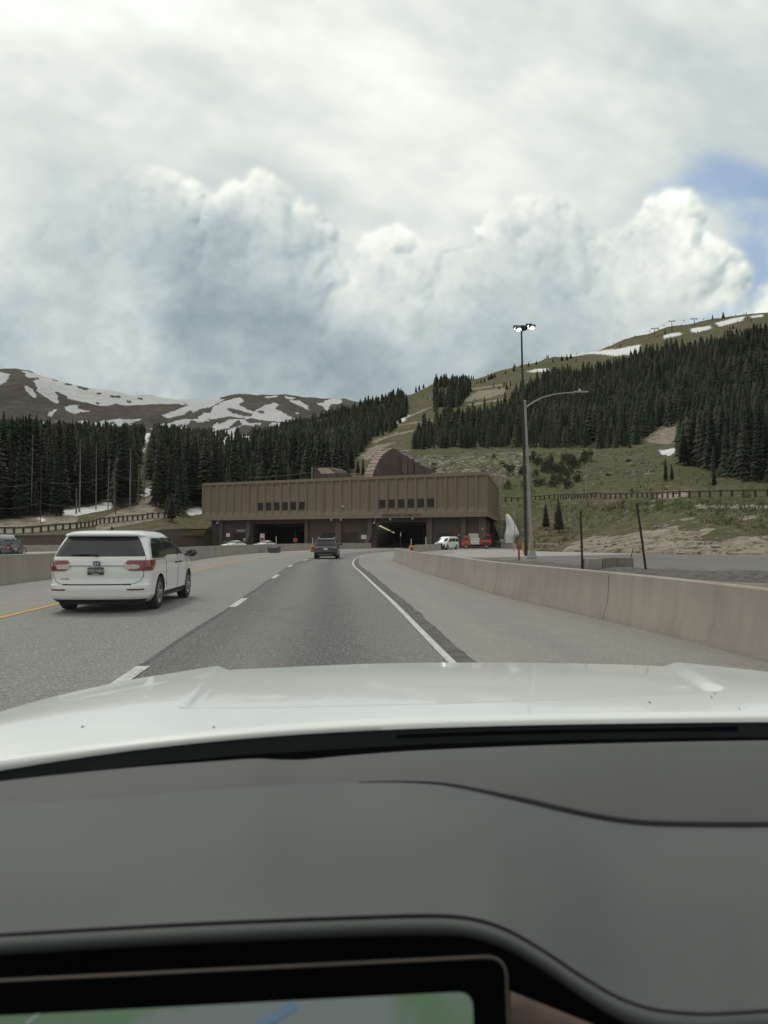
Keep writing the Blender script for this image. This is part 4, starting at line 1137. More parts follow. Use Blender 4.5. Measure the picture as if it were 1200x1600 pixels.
# ================================================================== BARRIERS
def barrier(name, label, path, h, mat, joints, w_top=.17, w_bot=.42, cap_mat=None):
    """new-jersey wall along a path; one thing, with dark joint lines as parts"""
    Pp = [Vector((p[0], p[1], 0)) for p in path]
    # resample
    L = [0]
    for a, b in zip(Pp, Pp[1:]): L.append(L[-1] + (b - a).length)
    n = max(8, int(L[-1] / .8)); ss = np.linspace(0, L[-1], n)
    xs = np.interp(ss, L, [p.x for p in Pp]); ys = np.interp(ss, L, [p.y for p in Pp])
    k = 9
    if n > 20:
        ker = np.hanning(k + 2)[1:-1]; ker /= ker.sum()
        def sm(a):
            p = np.concatenate([2 * a[0] - a[1:k + 1][::-1], a, 2 * a[-1] - a[-k - 1:-1][::-1]]); return np.convolve(p, ker, 'same')[k:-k]
        xs, ys = sm(xs), sm(ys)
    prof = [(-w_bot / 2, -.05), (-w_bot / 2, .08), (-w_top / 2 - .035, .34), (-w_top / 2, h - .02), (-w_top / 2 + .02, h), (w_top / 2 - .02, h), (w_top / 2, h - .02), (w_top / 2 + .035, .34), (w_bot / 2, .08), (w_bot / 2, -.05)]
    def frame(i):
        t = Vector((xs[min(i + 1, n - 1)] - xs[max(i - 1, 0)], ys[min(i + 1, n - 1)] - ys[max(i - 1, 0)], 0)).normalized()
        return Vector((xs[i], ys[i], 0)), Vector((t.y, -t.x, 0)), t
    rows = []
    for i in range(n):
        c, nr_, t = frame(i)
        rows.append([tuple(c + nr_ * a + Vector((0, 0, b + .008 * math.sin(i * .31)))) for a, b in prof])
    m = MB(); m.grid(rows); m.poly(rows[0]); m.poly(rows[-1][::-1])
    o = m.build(name, mat, None, smooth=True, angle=25)
    tag(o, label, 'barrier')
    for s in joints:
        i = int(np.clip(np.searchsorted(ss, s), 1, n - 2)); c, nr_, t = frame(i)
        mm = MB()
        for e in (-1, 1):
            q = [(a, b) for a, b in (prof[:5] if e < 0 else prof[5:][::-1])]
            g = [[tuple(c + nr_ * (a + e * .004) + t * dt + Vector((0, 0, b + (.004 if abs(a) < .08 else 0)))) for a, b in q] for dt in (-.007, .007)]
            mm.grid(g)
        mm.build('joint', M['joint'], o)
    return o
RB = [(5.6, -6), (5.35, 0), (5.1, 5), (4.98, 9.05), (4.42, 13.1), (3.75, 16.5), (3.22, 19.8), (2.88, 24.5), (2.3, 30), (1.72, 38), (1.18, 46), (.82, 52), (.86, 54.6), (1.5, 56.2)]
barrier('concrete_barrier', 'long pale concrete barrier curving along the right shoulder', RB, .89, M['barrier'], [18.8, 25.6, 31.5, 43, 55])
LBP = [(-10.2, 2), (-11.6, 12), (-13.0, 24), (-13.5, 36), (-13.9, 47.6), (-15.0, 60), (-15.3, 72), (-14.6, 90), (-12.2, 104), (-8.2, 116), (-4.6, 124.5), (-2.4, 127.5)]
barrier('concrete_barrier', 'long concrete median barrier left of the yellow line, behind the white minivan', LBP, 1.0, M['barrier_left'], [22, 33, 45, 58, 70, 84])
barrier('concrete_barrier', 'short concrete barrier piece behind the yellow crash cushion by the right portal', [(3.9, 89.5), (6.3, 99), (9.0, 112), (10.6, 122)], .9, M['barrier'], [12])
barrier('concrete_barrier', 'low concrete wall at the foot of the tall white mound', [(21.6, 131), (22.4, 118), (23.3, 107), (24.2, 98.5)], 1.05, M['barrier'], [10, 20])
barrier('concrete_barrier', 'far concrete barrier on the opposite carriageway, before the brown retaining wall', [(-70, 58), (-52, 74), (-47, 88), (-43.5, 104)], .85, M['pale_strip'] if False else M['barrier'], [14, 30])

# old concrete block behind the right barrier
t = thing('concrete_block', 'weathered concrete block standing in the dirt between two dark posts', 'block', G(948, 894), R(8))
d0 = t.location.y
m = MB().box((.45, 0, .36), (1.55, .6, .66), 0, .96); m.build('block', M['block'], t, bevel=.03)
MB().box((-.72, -.02, .34), (.72, .62, .62), R(4), .97).build('end_block', M['barrier'], t, bevel=.03)

# ================================================================== TUNNEL PORTAL BUILDING
BR = Vector((18.6, 128.0, 0)); BL = Vector((-39.5, 154.0, 0))
sdir = (BR - BL).normalized(); BLEN = (BR - BL).length; ndir = Vector((-sdir.y, sdir.x, 0))   # ndir points into the hill
BROT = math.atan2(sdir.y, sdir.x)
bld = thing('tunnel_building', 'long brown concrete building with two tunnel portals under a ribbed overhanging facade', 'building', BL, BROT)
def fs(px, inset=0.0):
    """distance along the facade of the point seen at column px on the wall plane set back by inset"""
    u = (px - 600) / FPX; o = BL + ndir * inset
    return (u * o.y - o.x) / (sdir.x - u * sdir.y)
def fz(px, py, inset=0.0):
    s = fs(px, inset); p = BL + ndir * inset + sdir * s
    return zat(py, p.y)
ZB, ZT = 5.75, 13.85                       # soffit and parapet
ZF = 6.65
NP = 32; pw = BLEN / NP
m = MB()
za, zb_, zc, zd = ZF, 7.55, 13.0, 13.3
for i in range(NP):
    s0, s1 = i * pw, (i + 1) * pw
    a, b, c, d = s0 + .13, s0 + .34, s1 - .34, s1 - .13
    dp = .42
    m.quad((s0 - (.13 if i else 0), -.02, za), (a, -.02, za), (a, -.02, zd), (s0 - (.13 if i else 0), -.02, zd))
    m.quad((b, dp, zb_), (c, dp, zb_), (c, dp, zc), (b, dp, zc))
    m.quad((a, 0, za), (b, dp, zb_), (b, dp, zc), (a, 0, zd))
    m.quad((c, dp, zb_), (d, 0, za), (d, 0, zd), (c, dp, zc))
    m.quad((a, 0, za), (d, 0, za), (c, dp, zb_), (b, dp, zb_))
    m.quad((b, dp, zc), (c, dp, zc), (d, 0, zd), (a, 0, zd))
    # rib cheeks
    m.quad((a, -.02, za), (a, 0, za), (a, 0, zd), (a, -.02, zd)); m.quad((s1 - .13, -.02, za), (s1 - .13, 0, za), (s1 - .13, 0, zd), (s1 - .13, -.02, zd))
m.quad((BLEN - .13, -.02, za), (BLEN, -.02, za), (BLEN, -.02, zd), (BLEN - .13, -.02, zd))
m.build('ribbed_facade', M['facade'], bld)
MB().box2((0, -.05, ZB), (BLEN, .5, za)).build('fascia', M['facade'], bld)
MB().box2((0, -.05, zd), (BLEN, .5, ZT)).build('parapet', M['facade'], bld)
# side wall towards the right and the rest of the box
ER = Vector((BLEN - 8.3, 39.0, 0))
def sideq(o, za_, zb2, off=0.0):
    q = Vector((BLEN, 0, 0)); t_ = (ER - q); nn = Vector((t_.y, -t_.x, 0)).normalized() * off
    return [(q.x + nn.x, q.y + nn.y, za_), (ER.x + nn.x, ER.y + nn.y, za_), (ER.x + nn.x, ER.y + nn.y, zb2), (q.x + nn.x, q.y + nn.y, zb2)]
m = MB(); m.quad(*sideq(0, ZB, ZT)); m.quad((0, .5, ZB), (0, 39, ZB), (0, 39, ZT), (0, .5, ZT)); m.quad((0, 39, ZB), (ER.x, ER.y, ZB), (ER.x, ER.y, ZT), (0, 39, ZT))
m.build('upper_wall', M['facade'], bld)
q0 = Vector((BLEN, 0, 0)); td = (ER - q0).normalized(); nd = Vector((td.y, -td.x, 0))
m = MB()
for k in range(1, 14):
    p = q0 + td * (k * 3.0); m.box((p.x + nd.x * .03, p.y + nd.y * .03, (za + zd) / 2), (.14, .14, zd - za), math.atan2(td.y, td.x))
p = q0 + td * 20; m.box((p.x + nd.x * .03, p.y + nd.y * .03, (ZB + za) / 2), (40, .16, za - ZB - .01), math.atan2(td.y, td.x)); m.box((p.x + nd.x * .03, p.y + nd.y * .03, (ZT + zd) / 2), (40, .16, ZT - zd - .01), math.atan2(td.y, td.x))
m.build('side_ribs', M['facade'], bld)
MB().poly([(0, .5, ZT - .25), (BLEN - .12, .5, ZT - .25), (ER.x, ER.y, ZT - .25), (0, 39, ZT - .25)]).build('roof', M['roof_grey'], bld)
INS = 2.6
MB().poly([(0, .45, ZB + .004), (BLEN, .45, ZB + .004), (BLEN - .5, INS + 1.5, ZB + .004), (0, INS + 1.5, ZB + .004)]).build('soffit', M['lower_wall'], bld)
# lower storey
p1a, p1b = fs(392, INS), fs(478, INS)
p2a, p2b = fs(587, INS), fs(671, INS)
SR = BLEN - 1.6
m = MB()
PH = 5.0
for a, b in ((0.6, p1a), (p1b, p2a), (p2b, SR)): m.box2((a, INS, -.1), (b, INS + .4, ZB))
for a, b in ((p1a, p1b), (p2a, p2b)): m.box2((a, INS + .002, PH), (b, INS + .398, ZB))
m.quad((SR - .02, INS, -.1), (ER.x - 1.0, ER.y, -.1), (ER.x - 1.0, ER.y, ZB), (SR - .02, INS, ZB))
m.quad((.6, INS, -.1), (.6, 39, -.1), (.6, 39, ZB), (.6, INS, ZB))
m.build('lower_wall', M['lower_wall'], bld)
# pilasters: straight ones, and two that flare outwards at the foot
for px, w in ((347, .8), (480, .75), (530, 1.3), (672, 1.15), (725, .95), (754, 1.15)):
    s = fs(px, INS); MB().box2((s - w / 2, INS - .45, -.1), (s + w / 2, INS - .003, ZB)).build('pilaster', M['pilaster'], bld, bevel=.03)
for px in (391, 581):
    s = fs(px, INS); m = MB(); n = 14; rows = []
    for k in range(n):
        z = ZB * k / (n - 1) - .05; fl = 2.3 * max(0, 1 - z / 3.2) ** 2
        rows.append([(s - .55 - fl, INS - .75, z), (s + .35 - fl * .75, INS - .75, z), (s + .35 - fl * .75, INS - .004, z), (s - .55 - fl, INS - .004, z), (s - .55 - fl, INS - .75, z)])
    m.grid(rows).build('flared_buttress', M['pilaster'], bld, smooth=True)
# shutter doors
for (xa, xb, ya) in ((365, 387, 833), (503, 524, 833), (536, 559, 832), (684, 708, 833)):
    a, b = fs(xa, INS), fs(xb, INS); zt_ = fz((xa + xb) / 2, ya, INS)
    dr = MB().box2((a, INS - .02, 0), (b, INS - .003, zt_)).build('shutter_door', M['door_dark'], bld)
    m = MB(); m.box2((a - .18, INS - .10, 0), (a - .002, INS - .003, zt_ + .18)); m.box2((b + .002, INS - .10, 0), (b + .18, INS - .003, zt_ + .18)); m.box2((a, INS - .10, zt_ + .002), (b, INS - .003, zt_ + .18))
    m.build('frame', M['lower_wall'], dr)
    m = MB()
    for z in np.arange(.45, zt_ - .1, .45): m.box2((a + .02, INS - .035, z), (b - .02, INS - .021, z + .05))
    m.build('slats', M['door_dark'], dr)
# tunnel bores: they run almost straight away from the road, so they are skewed to the facade
TL = 165
for bi, (a, b, ux) in enumerate(((p1a, p1b, -.10), (p2a, p2b, .036))):
    av = Vector((ux, 1, 0)).normalized(); sk = av.dot(sdir) / av.dot(ndir)
    def Q(s, n, z): return (s + sk * (n - INS - .4), n, z)
    br = MB().quad(Q(a, INS + .4, -.02), Q(a, INS + TL, -.02), Q(a, INS + TL, PH), Q(a, INS + .4, PH)).quad(Q(b, INS + .4, -.02), Q(b, INS + TL, -.02), Q(b, INS + TL, PH), Q(b, INS + .4, PH)).build('tunnel_lining', M['tunnel_wall'], bld)
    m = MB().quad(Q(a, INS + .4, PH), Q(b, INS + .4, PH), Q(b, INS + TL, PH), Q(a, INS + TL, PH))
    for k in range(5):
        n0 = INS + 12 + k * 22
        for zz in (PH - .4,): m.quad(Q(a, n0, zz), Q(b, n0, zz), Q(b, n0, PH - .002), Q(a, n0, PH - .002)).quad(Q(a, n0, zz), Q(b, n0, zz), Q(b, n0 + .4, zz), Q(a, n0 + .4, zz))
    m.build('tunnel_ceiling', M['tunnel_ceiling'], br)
    MB().quad(Q(a, INS + TL, -.02), Q(b, INS + TL, -.02), Q(b, INS + TL, PH), Q(a, INS + TL, PH)).build('far_dark', M['void'], br)  # black panel closing the bore, stands in for its unlit depth
    # a darker inner sheath over the deeper part of both side walls
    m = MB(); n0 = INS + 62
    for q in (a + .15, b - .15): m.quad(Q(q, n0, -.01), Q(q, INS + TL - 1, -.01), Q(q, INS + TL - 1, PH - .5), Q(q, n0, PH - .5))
    m.build('blackish_lining', M['blackish'], br)
    em = emat('warm tunnel lamp' if bi else 'cool tunnel lamp', (1.0, .86, .62) if bi else (.80, .90, 1.0), 0.45 if bi else 1.0)
    off = .5 if bi else 1.2; st_ = 1.5 if bi else 30
    for k in range(15):
        n0 = INS + st_ + k * 8.5
        m = MB(); s0, z0 = off, PH - .75
        m.quad(Q(a + s0, n0, z0), Q(a + s0 + .3, n0, z0), Q(a + s0 + .3, n0 + 6.6, z0), Q(a + s0, n0 + 6.6, z0)); m.quad(Q(a + s0, n0, z0), Q(a + s0 + .3, n0, z0), Q(a + s0 + .3, n0, z0 + .22), Q(a + s0, n0, z0 + .22)); m.quad(Q(a + s0 + .3, n0, z0), Q(a + s0 + .3, n0 + 6.6, z0), Q(a + s0 + .3, n0 + 6.6, z0 + .22), Q(a + s0 + .3, n0, z0 + .22))
        m.build('tunnel_lamp', em, br)
    n0 = INS + 62
    m = MB(); m.quad(Q(a + .1, n0, PH - 1.0), Q(b - .1, n0, PH - 1.0), Q(b - .1, n0, PH - .8), Q(a + .1, n0, PH - .8)); m.quad(Q(a + .1, n0, PH - 1.0), Q(b - .1, n0, PH - 1.0), Q(b - .1, n0 + .3, PH - 1.0), Q(a + .1, n0 + .3, PH - 1.0))
    m.build('gantry_beam', M['galv'], br)
# windows in the ribbed facade
for lo, hi in ((398, 472), (587, 667)):
    i0 = int(round(fs(lo) / pw)); 
    for k in range(6):
        i = i0 + k; s0 = i * pw + .36; s1 = (i + 1) * pw - .36
        w = MB().box2((s0, .34, 7.75), (s1, .40, 9.25)).build('window', M['window_dark'], bld)
        f = MB()
        f.box2((s0 - .07, .30, 7.68), (s1 + .07, .418, 7.748)); f.box2((s0 - .07, .30, 9.252), (s1 + .07, .418, 9.32)); f.box2((s0 - .07, .30, 7.75), (s0 - .002, .418, 9.25)); f.box2((s1 + .002, .30, 7.75), (s1 + .07, .418, 9.25)); f.box2((s0, .31, 8.0), (s1, .338, 8.05))
        f.build('frame', M['lower_wall'], w)
# lettering over the right portal
me = text_mesh('EISENHOWER TUNNEL 1973', .80, .02); me.materials.append(M['black_plastic'])
o = bpy.data.objects.new('lettering', me); link(o, bld); sa, sb = fs(598), fs(658)
bb = [v.co.x for v in me.vertices]; sx = (sb - sa) / (max(bb) - min(bb))
o.location = ((sa + sb) / 2, -.075, (ZB + za) / 2 - .02); o.rotation_euler = (math.pi / 2, 0, 0); o.scale = (sx, 1, 1)
# floodlights and cameras under the facade
for px, py in ((533, 812), (518, 812), (645, 810), (610, 811), (585, 817), (340, 817)):
    s = fs(px, -.3); z = fz(px, py, -.3)
    MB().box((s, -.35, z), (.3, .35, .4)).tube([(s, -.2, z + .2), (s, .1, ZB + .25)], .05, 6).build('floodlight', M['sign_grey'], bld)
for px, py in ((535, 791), (546, 791)):
    s = fs(px); z = fz(px, py); MB().box((s, .2, z), (.28, .4, .34)).build('wall_lamp', M['sign_white'], bld)
# small notices on the lower wall
for px, py, w, h, mt in ((722, 838, .6, .9, 'sign_grey'), (713, 847, .35, .9, 'sign_white'), (716, 836, .25, .25, 'sign_white'), (375, 829, 2.2, .55, 'sign_grey'), (754, 826, .22, .28, 'sign_white')):
    s = fs(px, INS - .5); z = fz(px, py, INS - .5); MB().box((s, INS - .06 if px != 754 else INS - .49, z), (w, .06, h)).build('notice', M[mt], bld)

# ventilation hoods behind the roof
def W2B(px, dd): return Vector(((px - 600) / FPX * dd, dd, 0))
vt = thing('ventilation_hood', 'big maroon curved ventilation hood with pale slatted edge above the roof', 'ventilation hood', W2B(577, 172), R(-20))
k_ = 172 / FPX
def vv(x, y): return ((x - 577) * k_, zat(y, 172))
prof = [vv(577, 752), vv(578, 742), vv(583, 730), vv(589, 719), vv(596, 711), vv(604, 705.5), vv(612, 703)]
dep = 9.0
rows = [[(x - 1.4 + .0, 0, z), (x + 1.2, -1.2, z - .05)] for x, z in prof]
m = MB(); m.grid(rows); m.build('slatted_edge', M['vent_pink'], vt, smooth=True)
m = MB()
for (x0, z0), (x1, z1) in zip(prof, prof[1:]):
    for f in (0, .5):
        x, z = lerp(x0, x1, f), lerp(z0, z1, f); m.tube([(x - 1.5, -.02, z + .03), (x + 1.3, -1.26, z - .02)], .06, 4)
m.build('slat_ribs', M['vent_red'], vt)
edge = [(x + 1.2, z - .05) for x, z in prof]
down = [vv(x, y) for x, y in ((618, 703.5), (626, 707), (635, 713), (645, 719), (653, 724), (662, 730))]
outer = edge + down
zb = zat(760, 172)
m = MB()
m.poly([(x, -1.2, z) for x, z in outer] + [(outer[-1][0], -1.2, zb), (outer[0][0], -1.2, zb)])
m.grid([[(x, -1.2, z), (x, dep, z)] for x, z in outer]); m.quad((outer[-1][0], -1.2, zb), (outer[-1][0], -1.2, outer[-1][1]), (outer[-1][0], dep, outer[-1][1]), (outer[-1][0], dep, zb))
m.build('hood', M['vent_red'], vt)
m = MB(); cx, cz = vv(640, 752)
for k in range(30):
    a = math.pi * (.98 - .62 * k / 29)
    # ribs fan from the lower right to the curved edge
    q = k / 29 * (len(outer) - 1); i = min(int(q), len(outer) - 2); x, z = lerp(outer[i][0], outer[i + 1][0], q - i), lerp(outer[i][1], outer[i + 1][1], q - i)
    ex, ez = lerp(x, max(x, cx - 1.0), .72), lerp(z, zb, .8)
    m.tube([(x, -1.28, z), (ex, -1.28, ez)], .085, 4)
m.build('ribs', M['vent_pink'] if False else pm('dusty maroon rib', (.17, .115, .10), .7, .3, 1), vt)
for (xa, xb, ht) in ((636, 645, 716), (646, 655, 721), (656, 664, 727)):
    a, _ = vv(xa, 0); b, _ = vv(xb, 0); z = zat(ht, 172)
    MB().box2((a, -2.2, zb), (b - .1, -1.45, z)).build('cladding_fin', M['vent_red'], vt)
v2 = thing('ventilation_hood', 'small low reddish roof hood left of the big curved one', 'ventilation hood', W2B(491, 166), R(-24))
k2 = 166 / FPX
def vw(x, y): return ((x - 491) * k2, zat(y, 166))
pr = [vw(491, 752), vw(492, 731), vw(503, 730.5), vw(519, 731), vw(527, 735), vw(531, 741), vw(531, 752)]
m = MB(); m.poly([(x, -.5, z) for x, z in pr]); m.grid([[(x, -.5, z), (x, 6, z)] for x, z in pr]); m.build('hood', M['vent_red'], v2)
m = MB()
for k in range(6):
    a, b = vw(499 + k * 1.2, 733 + k * 1.5), vw(520 + k * 1.8, 733 + k * 1.5); m.box2((a[0], -.6, a[1] - .1), (b[0], -.502, a[1] + .06))
m.build('slats', M['vent_pink'], v2)
a, b = vw(531, 742), vw(545, 752); MB().box2((a[0], -.3, b[1]), (b[0], 3, a[1])).build('low_duct', M['vent_red'], v2)
MB().tube([(-.3, -.6, zat(752, 166)), (-.3, -.6, zat(730, 166))], .12, 6).build('vent_pipe', M['sign_grey'], v2)

# brown retaining wall on the left
pts = [(-78, 84), (-66, 92), (-54.6, 101), (-47.6, 115), (-44.2, 125), (-42.2, 135), (-41.4, 146), (-37.6, 157.6)]
ht = [1.6, 1.85, 2.1, 2.3, 2.6, 3.4, 3.8, 3.9]
rows = []
for (x, y), h in zip(pts, ht): rows.append([(x, y, -.1), (x - .1, y + .05, h), (x - .45, y + .2, h), (x - .5, y + .25, -.1)])
rw = MB().grid(rows).build('retaining_wall', M['retaining'], None); tag(rw, 'low brown retaining wall left of the tunnel building', 'wall')
MB().grid([[(x + .05, y - .02, h + .002), (x + .05, y - .02, h + .12), (x - .5, y + .25, h + .12), (x - .5, y + .25, h + .002), (x + .05, y - .02, h + .002)] for (x, y), h in zip(pts, ht)]).build('coping', M['pilaster'], rw)
# ================================================================== STREET FURNITURE
# street lamp with curved arm
b = G(831, 873); H = zat(629, b.y)
t = thing('street_lamp', 'tall grey steel street lamp with one long curved arm, behind the right barrier', 'street lamp', b)
MB().tube([(0, 0, .55), (-.22, 0, H * .5), (-.45, 0, H + .12)], [.145, .11, .085], 12).build('pole', M['galv'], t, smooth=True)
m = MB(); m.lathe([(.0, .0), (.42, .0), (.42, .10), (.28, .6), (.24, .62), (0, .62)], 8); m.build('base', M['galv'], t)
def L_(x, y): q = P(x, y, b.y); return q - b
MB().tube([L_(823, 636), L_(834, 628), L_(848, 621), L_(865, 616.5), L_(885, 614), L_(906, 613)], [.07, .065, .06, .055, .05, .05], 8).build('arm', M['galv'], t, smooth=True)
h = MB(); c = L_(908, 612.4); h.box(c + Vector((0, 0, 0)), (1.15, .32, .11)); ho = h.build('lamp_head', M['sign_grey'], t, bevel=.03)
MB().box(c + Vector((-.12, 0, .15)), (.16, .14, .16), 0, .6).build('photocell', M['sign_white'], ho)
MB().lathe([(0, H + .2), (.11, H + .2), (.12, H + .08)], 10, c=(-.45, 0, 0)).build('cap', M['galv'], t)

# high mast light
b = G(822, 868.5); H = zat(512, b.y)
t = thing('high_mast_light', 'very tall thin dark mast with a ring of four lit floodlights, beside the street lamp', 'mast light', b)
MB().tube([(0, 0, 0), (-.12, 0, H * .5), (-.28, 0, H)], [.17, .13, .08], 10).build('mast', M['dark_steel'], t, smooth=True)
MB().lathe([(.12, H - .35), (.55, H - .2), (.62, H - .02), (.45, H + .12), (.0, H + .14)], 14, c=(-.28, 0, 0)).build('head_ring', M['dark_steel'], t)
fl = emat('lit floodlight', (1.0, .93, .70), 2.6)
for px, py, dy in ((808, 511, .3), (809.5, 516.5, -.4), (827.5, 508.5, .3), (830, 513.5, -.4)):
    q = P(px, py, b.y + dy) - b
    lm = MB().box(q + Vector((0, dy, .10)), (.62, .40, .26)).build('floodlight', M['dark_steel'], t, bevel=.04)
    MB().lathe([(0, q.z - .16), (.20, q.z - .14), (.26, q.z - .02), (.24, q.z + .06)], 12, c=(q.x, q.y + dy, 0)).build('lamp', fl, lm)
    MB().tube([(-.28, 0, H - .15), (q.x, q.y + dy, q.z + .08)], .035, 5).build('bracket', M['dark_steel'], lm)

# dark posts behind the barrier
for (xb, yb, xt, yt, lab) in ((910, 894, 907, 798, 'slim upright dark post behind the right barrier'), (1010, 898, 995, 787, 'leaning dark post behind the right barrier'), (984, 884, 989, 857, 'short thin stick poking up from the concrete block')):
    b = G(xb, yb) if yb > 886 else Vector(tuple(P(984, 879, d0)))
    if yb <= 886: b.z = .5
    q = P(xt, yt, b.y) - b
    t = thing('post', lab, 'post', b)
    r = .055 if yb > 886 else .022
    MB().tube([(-q.x * .05, 0, -q.z * .05), q * .5 + Vector((.01, 0, 0)), q], [r, r * .95, r * .85], 8).build('post', M['post_dark'], t)
    if yb > 886: MB().tube([q * .97 + Vector((-.07, 0, 0)), q * .97 + Vector((.07, 0, 0))], .03, 6).tube([q * .9 + Vector((0, 0, 0)), q * .9 + Vector((.1, -.02, .0))], .02, 5).build('bracket', M['dark_steel'], t)
# red and yellow posts
def marker(x, yb, yt, w, mt, lab, name='marker_post', cat='marker post', lean=0, band=None):
    b = G(x, yb); hh = zat(yt, b.y)
    t = thing(name, lab, cat, b)
    MB().tube([(0, 0, 0), (lean, 0, hh)], w, 10).lathe([(0, hh + .03), (w * .8, hh + .02), (w, hh - .02)], 10, c=(lean, 0, 0)).build('post', M[mt], t, smooth=True)
    if band: MB().lathe([(w + .004, hh * .72), (w + .006, hh * .72), (w + .006, hh * .9), (w + .004, hh * .9)], 10, c=(lean * .8, 0, 0)).build('band', M[band], t)
    return t
marker(811.5, 877.5, 849, .07, 'red', 'red marker post left of the street lamp base', lean=-.05, band='dark_red_lamp')
marker(818, 865, 849, .10, 'yellow', 'left one of two yellow bollards by the street lamp', 'bollard', 'bollard')
marker(828, 866, 848, .09, 'yellow', 'right one of two yellow bollards, half behind the street lamp pole', 'bollard', 'bollard')
marker(626, 860.5, 829, .045, 'dark_steel', 'thin dark pole with a white sleeve before the right portal', 'marker_pole', 'pole', band='sign_white')
marker(642.5, 860, 842, .05, 'sign_white', 'white tube marker on the yellow crash cushion', 'marker_pole', 'pole')
marker(665.5, 857.5, 839, .07, 'sign_white', 'flat white marker at the right pillar of the right portal', 'marker_pole', 'pole')
marker(431.5, 858, 838, .05, 'sign_white', 'white tube marker before the left portal', 'marker_pole', 'pole')
marker(488.5, 859, 841, .05, 'sign_white', 'white tube marker above the yellow box beside the dark SUV', 'marker_pole', 'pole')
marker(461.7, 858.5, 832, .05, 'dark_steel', 'thin grey pole carrying the red sign in the left portal', 'marker_pole', 'pole')
marker(803, 861, 853, .05, 'orange', 'tiny orange marker before the low wall by the white mound', 'marker_pole', 'pole')
marker(728.5, 858, 852, .06, 'yellow', 'tiny yellow bollard left of the orange truck', 'bollard', 'bollard')
# crash cushions
def cushion(x, yb, w, lab, mt, sy=1.2, h=.85):
    b = G(x, yb); t = thing('crash_cushion', lab, 'crash cushion', b)
    MB().box((0, sy / 2, h / 2), (w, sy, h), 0, .92).build('body', M[mt], t, bevel=.05)
    m = MB(); m.box((0, -.012, h * .55), (w * .62, .02, h * .62)); m.build('face', M['orange' if mt == 'yellow' else 'dark_steel'], t)
    m = MB()
    for k in (-1, 0, 1): m.box((k * w * .2, -.026, h * .55), (w * .07, .012, h * .5))
    m.build('stripes', M['black_plastic'], t)
    MB().box((0, sy / 2, .04), (w * 1.05, sy * 1.05, .08)).build('skid', M['dark_steel'], t)
cushion(643.5, 863.5, .62, 'yellow crash cushion drum at the tip of the short barrier before the right portal', 'yellow')
cushion(488.5, 862.5, .55, 'small yellow crash box left of the dark SUV', 'yellow')
b = G(425.5, 864); t = thing('crash_cushion', 'dark sloping grey crash cushion beside the median barrier before the left portal', 'crash cushion', b)
m = MB(); hw, hh = .60, .78
m.quad((-hw * 1.15, 0, hh), (hw * 1.05, 0, hh), (hw * .95, 0, .03), (-hw * .8, 0, .03)).quad((-hw * 1.15, 0, hh), (hw * 1.05, 0, hh), (hw * 1.05, 2.5, hh * .9), (-hw * 1.15, 2.5, hh * .9)).quad((hw * 1.05, 0, hh), (hw * .95, 0, .03), (hw * .95, 2.5, .03), (hw * 1.05, 2.5, hh * .9)).quad((-hw * 1.15, 0, hh), (-hw * .8, 0, .03), (-hw * .8, 2.5, .03), (-hw * 1.15, 2.5, hh * .9))
m.build('body', pm('weathered dark cushion', (.085, .088, .08), .8, .3, 2), t)
MB().box((0, -.02, hh - .1), (hw * 2.1, .03, .16)).build('nose_band', M['galv'], t)

# road signs at the portals
def sign(x, y, d, w, h, faces, lab, postmat='dark_steel'):
    b = Vector(((x - 600) / FPX * d, d, 0)); z = zat(y, d)
    t = thing('road_sign', lab, 'sign', b)
    MB().tube([(0, .05, 0), (0, .05, z + h * .45)], .05, 6).build('post', M[postmat], t)
    bd = MB().box((0, 0, z), (w, .04, h)).build('panel', M['sign_white'], t)
    for fx, fz_, fw, fh, mt in faces:
        MB().box((fx * w, -.026, z + fz_ * h), (fw * w, .012, fh * h)).build('sign_face', M[mt], bd)
    return t
s = sign(410, 840, 138, .85, 1.5, [(0, .33, .8, .2, 'sign_grey'), (0, -.25, .9, .42, 'red'), (0, -.25, .6, .08, 'sign_white'), (0, .05, .7, .1, 'sign_grey')], 'white and red sign on the left pillar side of the left portal')
s = sign(461.5, 844, 112, .62, .52, [(0, 0, .96, .94, 'red'), (0, 0, .6, .18, 'sign_white')], 'small red sign on a pole in the mouth of the left portal')
s = sign(356.5, 836, 148, .75, .7, [(0, 0, .8, .08, 'sign_grey')], 'white sign left of the closed shutter near the left end of the building')
s = sign(568.5, 839, 131, .95, .72, [(0, .2, .8, .10, 'sign_grey'), (0, -.15, .8, .10, 'sign_grey')], 'white board beside the flared buttress left of the right portal')
s = sign(382, 843, 150, .45, .45, [(0, 0, .5, .5, 'sign_grey')], 'small dull round-shouldered sign before the shutter left of the left portal', )
s = sign(740, 837, 126.5, 1.7, .75, [(0, .15, .85, .12, 'sign_grey'), (0, -.15, .7, .12, 'sign_grey')], 'wide pale board above the orange truck on the brown wall')

# dark equipment cluster by the left wall
b = Vector(((356 - 600) / FPX * 149, 149, 0)); t = thing('equipment_trailer', 'dark cluster of equipment below the white sign at the left wall', 'equipment', b)
MB().box((0, 0, .9), (1.7, 1, .9)).build('body', M['dark_paint'], t, bevel=.08); MB().tube([(-.9, 0, .2), (-.8, 0, 1.9)], .06, 6).tube([(.8, 0, .2), (.9, 0, 1.9)], .06, 6).build('frame', M['dark_steel'], t)
MB().box((.2, -.56, .5), (.35, .05, .7)).build('placard', M['sign_white'], t)
for sx_ in (-.6, .6): MB().lathe([(0, -.1), (.35, -.1), (.35, .1), (0, .1)], 14, 'y', (sx_, 0, .35)).build('wheel', M['rubber'], t)

